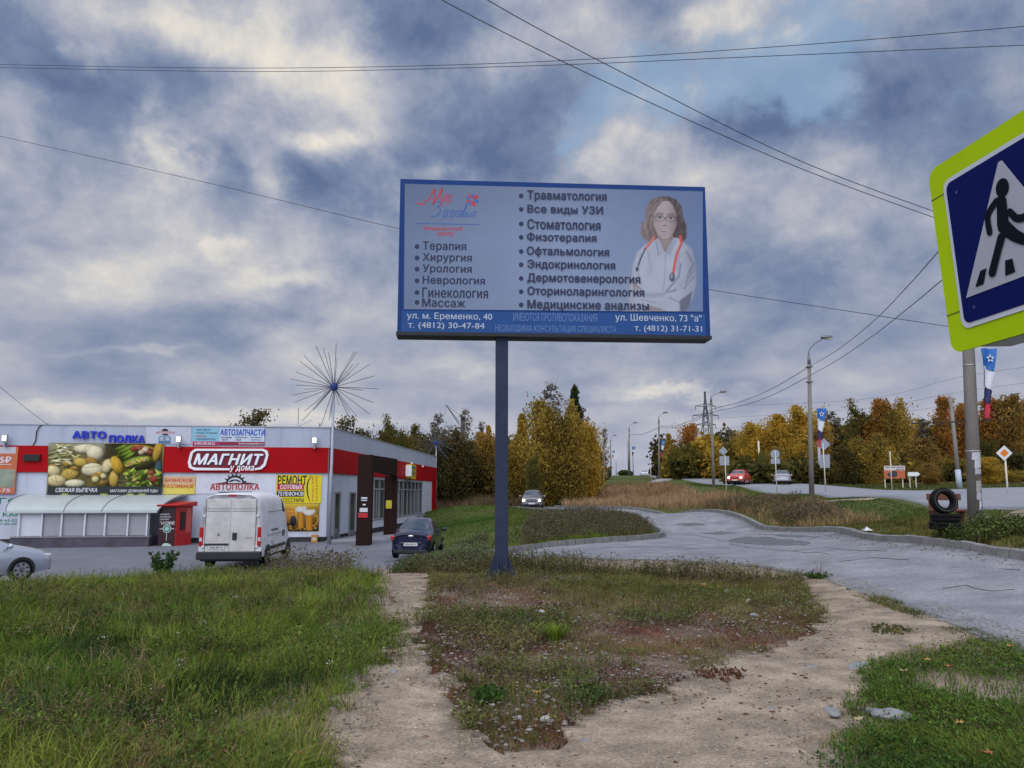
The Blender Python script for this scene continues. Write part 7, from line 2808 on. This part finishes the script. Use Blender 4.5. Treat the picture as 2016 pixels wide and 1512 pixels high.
isl = [(p[0] - .25, p[1] + .25) for p in ISLE] + [(-.5, 62), (-.3, 40), (-.9, 25)]
isl_w = [p for p in isl if p[1] < 44]
grass('grass', 'rough grass on the kerbed island', isl, 18000, (.10, .26), .02, [(.04, .065, .016), (.08, .11, .02), (.13, .15, .03), (.16, .14, .05)], None, .6, 40, 1, 16, clump=.4)
weeds('weeds', 'dark dead headed weeds crowding the kerbed island', [(.2, 25.2), (2.2, 26.2), (4.6, 28.2), (5.6, 31), (5.8, 37), (4.5, 42), (1.8, 42), (.6, 33)], 3000, (.2, .5), .06, [(.05, .055, .025), (.085, .095, .034), (.12, .14, .04)], [(.05, .04, .035), (.10, .08, .06), (.18, .16, .11)], None, 9, 45, 1, 17, nh=4, hsz=.035)
dry = [(4.2, 66), (8.5, 58), (10.4, 46), (10.6, 37), (12.6, 40), (15, 50), (16, 62), (17.5, 78), (19, 96), (12, 100), (6, 86)]
grass('dry_grass', 'tall pinkish straw grass on the rise below the main road', dry, 34000, (.40, .95), .022, [(.12, .10, .04), (.26, .165, .085), (.38, .24, .135), (.42, .29, .17), (.22, .19, .07)], lambda x, y: np.clip((fbm(x, y, .12, 5) - .25) * 5, .15, 1), .45, 90, 1, 18, clump=.25)
weeds('weeds', 'dark brown standing weeds along the lawn edge above the drive', [(10.6, 30), (10.7, 44), (12.4, 43), (13.4, 37), (12.2, 30), (11.2, 26)], 1500, (.25, .65), .07, [(.06, .05, .024), (.11, .09, .04), (.16, .13, .05), (.12, .13, .035)], [(.09, .06, .045), (.20, .14, .10)], lambda x, y: np.clip((fbm(x, y, .35, 29) - .36) * 6, .05, 1), 9, 60, 1, 19, nh=4, hsz=.05)
grass('dry_grass', 'tan standing grass mixed among the weeds above the far kerb', [(10.3, 26), (10.7, 44), (12.6, 43), (13.8, 37), (12.8, 30), (11.6, 24)], 9000, (.22, .6), .02, [(.12, .10, .035), (.24, .17, .08), (.34, .24, .12), (.17, .17, .05)], None, .5, 60, 1, 43, clump=.4)
grass('grass', 'fresh bright grass at the front of the kerbed island', [(.9, 25.1), (2.2, 25.8), (3.3, 26.5), (3.2, 28.5), (1.8, 27.8), (.6, 26.5)], 3200, (.18, .42), .016, [(.08, .14, .016), (.13, .19, .022), (.19, .23, .03)], None, .6, 60, 1, 34)
grass('grass', 'yellow green grass on the island near the mast', [(-.5, 24.2), (.7, 24.9), (.6, 26), (-.7, 26)], 1500, (.12, .3), .016, [(.09, .14, .02), (.15, .18, .03), (.2, .2, .05)], None, .6, 60, 1, 35)
lawnR = [(9.6, 16.5), (9.7, 21), (10.5, 32), (12.5, 38), (15.2, 46), (18, 60), (20.0, 78), (21.4, 96), (22.9, 96), (22, 75), (19.2, 50), (17.6, 42), (15.8, 34), (14.6, 27), (14.4, 16), (13.8, 8), (9.6, 8)]
grass('lawn', 'short green verge between the drive and the main road', lawnR, 50000, (.04, .13), .022, [(.035, .065, .014), (.055, .095, .016), (.085, .115, .02), (.14, .13, .04)], None, .7, 30, 1, 20, clump=.35)
grass('grass', 'yellowing rough grass above the far kerb of the drive', [(9.5, 15), (9.55, 21), (10.5, 31), (11.6, 33), (11.6, 24), (11, 15)], 16000, (.08, .26), .015, [(.07, .075, .02), (.13, .12, .03), (.19, .16, .05), (.10, .12, .025)], None, .7, 30, 1, 21, clump=.5)
weeds('weeds', 'green weeds round the foot of the tyre figure and pole', [(8.9, 15.7), (9.1, 17.2), (10.2, 17.7), (11.6, 17.8), (11.7, 16.7), (10.4, 15.9)], 620, (.15, .42), .07, [(.03, .055, .014), (.065, .10, .02), (.12, .13, .03)], None, None, 11, 40, 1, 22)
farv = [(28.8, 58), (31.5, 77), (32.6, 95), (33.6, 130), (36.6, 170), (60, 170), (60, 100), (140, 100), (140, 68), (60, 64), (36, 61.5)]
grass('lawn', 'green verge beyond the main road below the trees', farv, 26000, (.10, .22), .06, [(.04, .06, .016), (.065, .085, .02), (.10, .10, .03), (.15, .11, .05)], lambda x, y: (y < 110) * 1., .6, 90, 1, 23, clump=.2)
grass('dry_grass', 'brown weedy strip at the foot of the wood behind the shop', [(-8.5, 72), (2, 70), (4, 78), (-2, 80), (-9, 80)], 7000, (.5, 1.3), .05, [(.07, .05, .03), (.13, .09, .05), (.19, .13, .075), (.08, .08, .03)], None, .4, 90, 1, 24, clump=.3)
grass('grass', 'dry grass tufts on the traffic island', [(29, 34), (31.2, 46), (35.5, 47), (34, 38)], 1600, (.08, .2), .03, [(.08, .06, .03), (.14, .10, .05), (.06, .07, .02)], None, .7, 60, 1, 25)
grass('grass', 'grass creeping over the near kerb of the drive', [(p[0] - .02, p[1]) for p in NEAR_EDGE if 8 < p[1] < 15] + [(p[0] - .35, p[1] - .1) for p in NEAR_EDGE if 8 < p[1] < 15][::-1], 2600, (.04, .16), .008, [(.04, .06, .015), (.09, .10, .02), (.16, .14, .05)], lambda x, y: np.clip((fbm(x, y, 1.2, 15) - .50) * 9, 0, 1), .9, 20, 1, 26, clump=2)

# small tufts that spill over the trodden edges
edge = gpl(E_LEFT)
edge_poly = edge + [(x + .28, y) for x, y in edge[::-1]]
grass('grass', 'sparse grass creeping in from the left edge of the path', edge_poly, 3500, (.02, .08), .006, [(.05, .065, .02), (.10, .11, .03), (.16, .13, .06), (.14, .06, .04)], lambda x, y: np.clip((fbm(x, y, 1.6, 44) - .46) * 8, 0, 1), .9, 9, 1, 27, clump=2)

mid = gpl(E_MID)
md_ = edge_dist(mid)
band = [(min(p[0] for p in mid) - .5, min(p[1] for p in mid) - .4), (max(p[0] for p in mid) + .4, min(p[1] for p in mid) - .4), (max(p[0] for p in mid) + .4, 16), (min(p[0] for p in mid) - .5, 16)]
near_mid = lambda x, y: np.exp(-(md_(x, y) / .22) ** 2) * np.clip((fbm(x, y, 1.7, 88) - .40) * 6, .03, 1)
grass('dry_turf', 'reddish dried plants straggling out over the edges of the stony patch', band, 9000, (.02, .07), .007, [(.06, .022, .02), (.13, .045, .035), (.18, .09, .05), (.15, .13, .04)], near_mid, 1.1, 6., 1., 41, clump=2)
grass('grass', 'thin green grass straggling out over the edges of the stony patch', band, 5000, (.03, .10), .006, [(.06, .075, .018), (.11, .12, .028), (.18, .16, .05)], lambda x, y: near_mid(x, y) * (fbm(x, y, 1.2, 89) > .5), .9, 6., 1., 42, clump=2)

# loose stones
def stones(name, label, poly, n, s0, s1, cols, keep=None, seed=5):
    rg = np.random.default_rng(seed)
    x, y = sample(poly, n, keep, rg, 6., 1.)
    n = len(x)
    s = s0 + (s1 - s0) * rg.random(n) ** 3
    s = np.maximum(s, np.hypot(x, y) * .0006)
    z = T(x, y) + .016
    o = np.array([(1, 0, 0), (0, 1, 0), (-1, 0, 0), (0, -1, 0), (0, 0, .75), (0, 0, -.6), (.7, .7, .35), (-.7, .7, .35), (-.7, -.7, .35), (.7, -.7, .35)], float)
    f = np.array([(0, 6, 4), (6, 1, 4), (1, 7, 4), (7, 2, 4), (2, 8, 4), (8, 3, 4), (3, 9, 4), (9, 0, 4), (0, 1, 6), (1, 2, 7), (2, 3, 8), (3, 0, 9)])
    k = len(o)
    w = rg.random(n) * 6.283
    V = o[None] * rg.uniform(.65, 1.25, (n, k, 1)) * s[:, None, None] * np.array([1.2, .85, .7])
    ca, sa = np.cos(w)[:, None], np.sin(w)[:, None]
    X = V[:, :, 0] * ca - V[:, :, 1] * sa + x[:, None]
    Y = V[:, :, 0] * sa + V[:, :, 1] * ca + y[:, None]
    Z = V[:, :, 2] + z[:, None]
    F = (f[None] + (np.arange(n) * k)[:, None, None]).reshape(-1, 3)
    c = pal(cols, rg, n, None, .2)
    return tag(npmesh(name, np.stack([X, Y, Z], -1).reshape(-1, 3), F, M('stone', vc=True, rough=.9, var=.2, scale=14, spec=.15), np.repeat(c, k, 0)), label, 'stones', kind='stuff')


STN = [(.10, .085, .075), (.17, .145, .125), (.22, .195, .175), (.28, .26, .245)]
stones('gravel', 'loose pale gravel strewn over the ground between the paths', zoneC, 8500, .005, .024, STN, lambda x, y: np.clip((fbm(x, y, .8, 58) - .40) * 5, .06, 1), 6)
stones('gravel', 'small stones and crumbs scattered on the trodden path', pathpoly, 3600, .003, .016, [(.14, .10, .08), (.24, .18, .14), (.40, .32, .25), (.46, .40, .34)], lambda x, y: np.clip((fbm(x, y, .7, 18) - .36) * 4, .05, 1), 7)
stones('gravel', 'grit along the left edge of the path', [(x - .25, y) for x, y in edge] + [(x + .22, y) for x, y in edge[::-1]], 1100, .005, .02, STN, None, 8)
far_band = [(x - .02, y) for x, y in FAR_EDGE if 9 < y < 34] + [(x - .5, y) for x, y in FAR_EDGE if 9 < y < 34][::-1]
stones('gravel', 'grit and leaf crumbs gathered along the far kerb', far_band, 900, .006, .03, [(.07, .055, .04), (.15, .12, .09), (.26, .24, .22), (.14, .08, .03)], None, 10)
near_band = [(x, y) for x, y in NEAR_EDGE if 6.6 < y < 16] + [(x + .4, y + .1) for x, y in NEAR_EDGE if 6.6 < y < 16][::-1]
stones('gravel', 'sandy grit spilled on the asphalt along the near kerb', near_band, 1200, .004, .014, [(.16, .13, .10), (.30, .26, .22), (.36, .33, .30)], lambda x, y: np.clip((fbm(x, y, .9, 99) - .35) * 4, .05, 1), 11)
stones('litter_crumbs', 'crumbs of dark leaves lying on the trodden path', pathpoly, 900, .005, .02, [(.05, .025, .02), (.10, .05, .03), (.16, .09, .04), (.05, .05, .03)], lambda x, y: np.clip((fbm(x, y, 1.1, 28) - .45) * 5, .03, 1), 9)


def rock(u, v, size, sc, label, mat, seed, name='rock', cat='rock', group=None, sink=.25):
    x, y = gp(u, v)
    rg = np.random.default_rng(seed)
    root = thing(name, label, cat, (x, y, tz(x, y)), rg.uniform(0, 6), group)
    mb = MB()
    mb.ball((0, 0, 0), size, mat, 12, 8, sc)
    for i, p in enumerate(mb.v):
        q = np.array(p)
        f = 1 + .5 * (float(vnoise([q[0] / size * 1.3 + seed], [q[1] / size * 1.3 + q[2] / size * 2], 1., seed)[0]) - .5)
        mb.v[i] = (q[0] * f, q[1] * f, q[2] * f + size * sc[2] * (1 - sink * 2) * .6)
    mb.build('stone', root)
    return root


RK = M('rock_pale', (.42, .39, .36), .9, var=.3, scale=12, bump=.5)
RK2 = M('rock_grey', (.24, .245, .25), .9, var=.3, scale=10, bump=.6)
RG = 'loose rocks by the paths'
for i, (u, v, s_, sc, lb, m_) in enumerate([
    (1140, 1372, .045, (1, .8, 1), 'pale upright stone beside a small green plant near the front of the stony patch', RK),
    (1065, 1206, .05, (1.4, .8, .6), 'white crumpled looking stone among the dried plants right of the mast foot', M('rock_white', (.58, .58, .60), .8, var=.1)),
    (1475, 1188, .06, (1, 1, .8), 'round buff stone nearest the kerb in the stony patch', RK),
    (1431, 1168, .055, (1.2, 1, .8), 'buff stone behind the round one in the stony patch', RK),
    (1383, 1155, .06, (1, 1, .8), 'orange brick lump in the weeds left of the kerb', M('brick_lump', (.40, .16, .09), .9, var=.2)),
    (1485, 1213, .05, (1.4, 1, .6), 'flat grey stone in front of the round buff stone', RK2),
    (776, 1326, .035, (1.3, .9, .8), 'grey stone in the middle of the left path', RK2),
    (1020, 1416, .03, (1, 1, .7), 'small cream stone at the front end of the stony patch', RK),
    (1075, 1418, .035, (1.2, 1, .7), 'cream stone right of the one at the front of the stony patch', RK),
    (1152, 1462, .03, (1.3, 1, .6), 'bluish stone lying alone on the right path', RK2),
    (838, 1455, .025, (1.3, 1, .7), 'brown stone lying alone on the left path', M('rock_brown', (.17, .10, .075), .9)),
    (1522, 1398, .035, (1.5, 1, .4), 'flat blue grey chip on the right path', RK2),
    (1600, 1315, .05, (1.6, 1, .3), 'flat chip of slate in the right path', RK2)]):
    rock(u, v, s_, sc, lb, m_, i + 3, group=RG)
for i, (u, v, s_, sc, lb) in enumerate([(1638, 1402, .075, (1.6, .7, .35), 'thin concrete slab half buried at the path edge'), (1752, 1412, .10, (1.6, .7, .42), 'larger concrete slab half buried in the right grass'), (1690, 1312, .13, (1.5, .6, .16), 'worn concrete slab flush with the right path')]):
    rock(u, v, s_, sc, lb, RK2, i + 30, 'concrete_slab', 'slab', 'buried concrete slabs')

YL = [M('leaf_yellow', (.38, .22, .05), .6, var=.2, scale=20), M('leaf_orange', (.33, .12, .04), .6, var=.2, scale=20), M('leaf_cream', (.38, .30, .16), .6, var=.15, scale=20)]
for i, (u, v, lb, k) in enumerate([(1827, 1318, 'curled yellow leaf standing in the right grass', 0), (1868, 1326, 'orange brown leaf on the right grass', 1), (1780, 1335, 'cream leaf by the edge of the right grass', 2), (1990, 1290, 'yellow leaf at the right edge of the grass', 0), (1890, 1450, 'pale yellow leaf low in the right grass', 0),
                                   (1058, 1385, 'yellow leaf at the front of the stony patch', 0), (590, 1505, 'orange leaf at the bottom of the left bank', 1), (488, 1315, 'pinkish orange leaf in the left bank', 1), (1692, 1435, 'cream leaf beside the larger concrete slab', 2), (1945, 1505, 'orange leaf at the bottom right corner', 1)]):
    x, y = gp(u, v)
    o = thing('fallen_leaf', lb, 'leaf', (x, y, tz(x, y) + .06 + (.02 if k == 0 else 0)), random.uniform(0, 6), 'fallen autumn leaves')
    mb = MB()
    s_ = .034
    rim = [(1.15, 0), (.7, .35), (.75, .85), (.25, .6), (-.2, .95), (-.45, .45), (-.9, .3), (-.75, -.05), (-.95, -.4), (-.4, -.45), (-.15, -.9), (.3, -.55), (.8, -.75), (.65, -.3)]
    vs = [(0, 0, 0)] + [(a * s_, b * s_, .35 * s_ * (a * a + b * b) + random.uniform(-.006, .006)) for a, b in rim]
    mb.add(vs, [(0, j + 1, (j + 1) % len(rim) + 1) for j in range(len(rim))], YL[k])
    mb.build('blade', o)
    mb = MB()
    mb.tube([(-.85 * s_, 0, .01), (-1.6 * s_, .1 * s_, .025)], .0016, YL[k], 5)
    mb.build('stalk', o)


def tuft(u, v, n, h, label, cols, name='grass_tuft', cat='plant', w=.008, bend=.9, spread=.10, leaf=None, heads=None):
    x, y = gp(u, v)
    z0 = tz(x, y)
    rg = np.random.default_rng(int(u + v))
    root = thing(name, label, cat, (x, y, z0))
    az = rg.random(n) * 6.283
    r_ = spread * np.sqrt(rg.random(n)) * .5
    hh = h * rg.uniform(.6, 1.1, n)
    bd = bend * rg.uniform(.2, 1.2, n)
    bx_, by_ = np.cos(az) * r_, np.sin(az) * r_
    dx, dy = np.cos(az), np.sin(az)
    V = np.empty((n, 7, 3))
    for i, (t, q) in enumerate(((0, 1.), (.4, .9), (.75, .6))):
        cx, cy, c_ = bx_ + dx * hh * bd * t * t, by_ + dy * hh * bd * t * t, hh * t * (1 - .3 * bd * t) - .01
        V[:, 2 * i] = np.c_[cx - dy * w * q / 2, cy + dx * w * q / 2, c_]
        V[:, 2 * i + 1] = np.c_[cx + dy * w * q / 2, cy - dx * w * q / 2, c_]
    V[:, 6] = np.c_[bx_ + dx * hh * bd, by_ + dy * hh * bd, hh * np.maximum(.3, 1 - .42 * bd)]
    I = np.arange(n)[:, None] * 7
    F = np.concatenate([I + np.array(k) for k in ([0, 1, 3], [0, 3, 2], [2, 3, 5], [2, 5, 4], [4, 5, 6])])
    npmesh('blade', V.reshape(-1, 3), F, GRASS, np.repeat(pal(cols, rg, n), 7, 0), root)
    if leaf:
        m = leaf if h > .3 else leaf * 3
        idx = rg.integers(0, n, m)
        t = rg.uniform(.2, 1, m)
        c = np.c_[bx_[idx] + dx[idx] * hh[idx] * bd[idx] * t * t, by_[idx] + dy[idx] * hh[idx] * bd[idx] * t * t, hh[idx] * t * (1 - .3 * bd[idx] * t)]
        Vv, F = cards(c + rg.normal(size=(m, 3)) * .02, (.06 if h > .3 else .03) * rg.uniform(.6, 1.2, m), rg, .3)
        npmesh('foliage', Vv, F, GRASS, np.repeat(pal(cols, rg, m), 4, 0), root)
    if heads:
        Vv, F = cards(V[:, 6] + rg.normal(size=(n, 3)) * .008, .03 * rg.uniform(.7, 1.2, n), rg, .3, 1.1)
        npmesh('seed_head', Vv, F, GRASS, np.repeat(pal(heads, rg, n), 4, 0), root)
    return root


tuft(1092, 1262, 240, .24, 'bright green arching grass tuft on the stony ground right of the left path', [(.10, .17, .014), (.15, .23, .018), (.20, .27, .03)], spread=.16)
tuft(915, 1345, 90, .15, 'small grey green grass tuft between the two paths', [(.10, .11, .03), (.14, .15, .05)], spread=.10)
tuft(960, 1378, 110, .10, 'low green plant in front of the small grey green tuft', [(.03, .075, .015), (.06, .11, .02)], spread=.2, leaf=70)
tuft(1165, 1375, 60, .09, 'low green plant beside the pale upright stone', [(.03, .07, .02), (.06, .10, .02)], spread=.2, leaf=90)
tuft(318, 1140, 26, .50, 'leafy nettle standing above the left bank against the lot', [(.02, .055, .014), (.04, .085, .02), (.05, .10, .03)], name='nettle', bend=.25, spread=.28, leaf=260)
tuft(1612, 1132, 14, .42, 'dry weed with pale seed heads growing at the kerb of the drive', [(.14, .11, .06), (.22, .18, .10)], name='dry_weed', bend=.45, spread=.12, heads=[(.25, .22, .15), (.4, .37, .3)], w=.006)
tuft(1608, 1140, 60, .13, 'green clump at the foot of the dry weed by the kerb', [(.03, .06, .014), (.06, .10, .02)], spread=.3, leaf=120)
tuft(1755, 1246, 110, .08, 'flat green tuft on the bare right path', [(.05, .08, .02), (.09, .12, .03), (.12, .06, .04)], spread=.42, leaf=60)
tuft(1420, 1335, 130, .06, 'flat maroon tuft on the bare right path', [(.09, .03, .025), (.14, .05, .035), (.07, .08, .02)], spread=.36, leaf=60)
tuft(1285, 1352, 90, .05, 'flat yellow green tuft at the edge of the right path', [(.12, .13, .03), (.17, .16, .05)], spread=.34)
tuft(1560, 1040, 24, .5, 'weed with white papery litter caught by the far kerb', [(.06, .08, .03), (.10, .10, .04)], spread=.4, leaf=60)
x, y = 9.75, 21.6
root = thing('paper_litter', 'crumpled white paper lying by the far kerb', 'litter', (x, y, tz(x, y) + .03))
mb = MB()
for k in range(5):
    a = k * 1.3
    mb.add([(math.cos(a) * .16, math.sin(a) * .1, .02), (math.cos(a + 1.2) * .18, math.sin(a + 1.2) * .12, .03), (0, 0, .10 + .03 * (k % 2))], [(0, 1, 2)], M('paper_white', (.62, .64, .68), .8, var=.1))
mb.build('sheet', root)
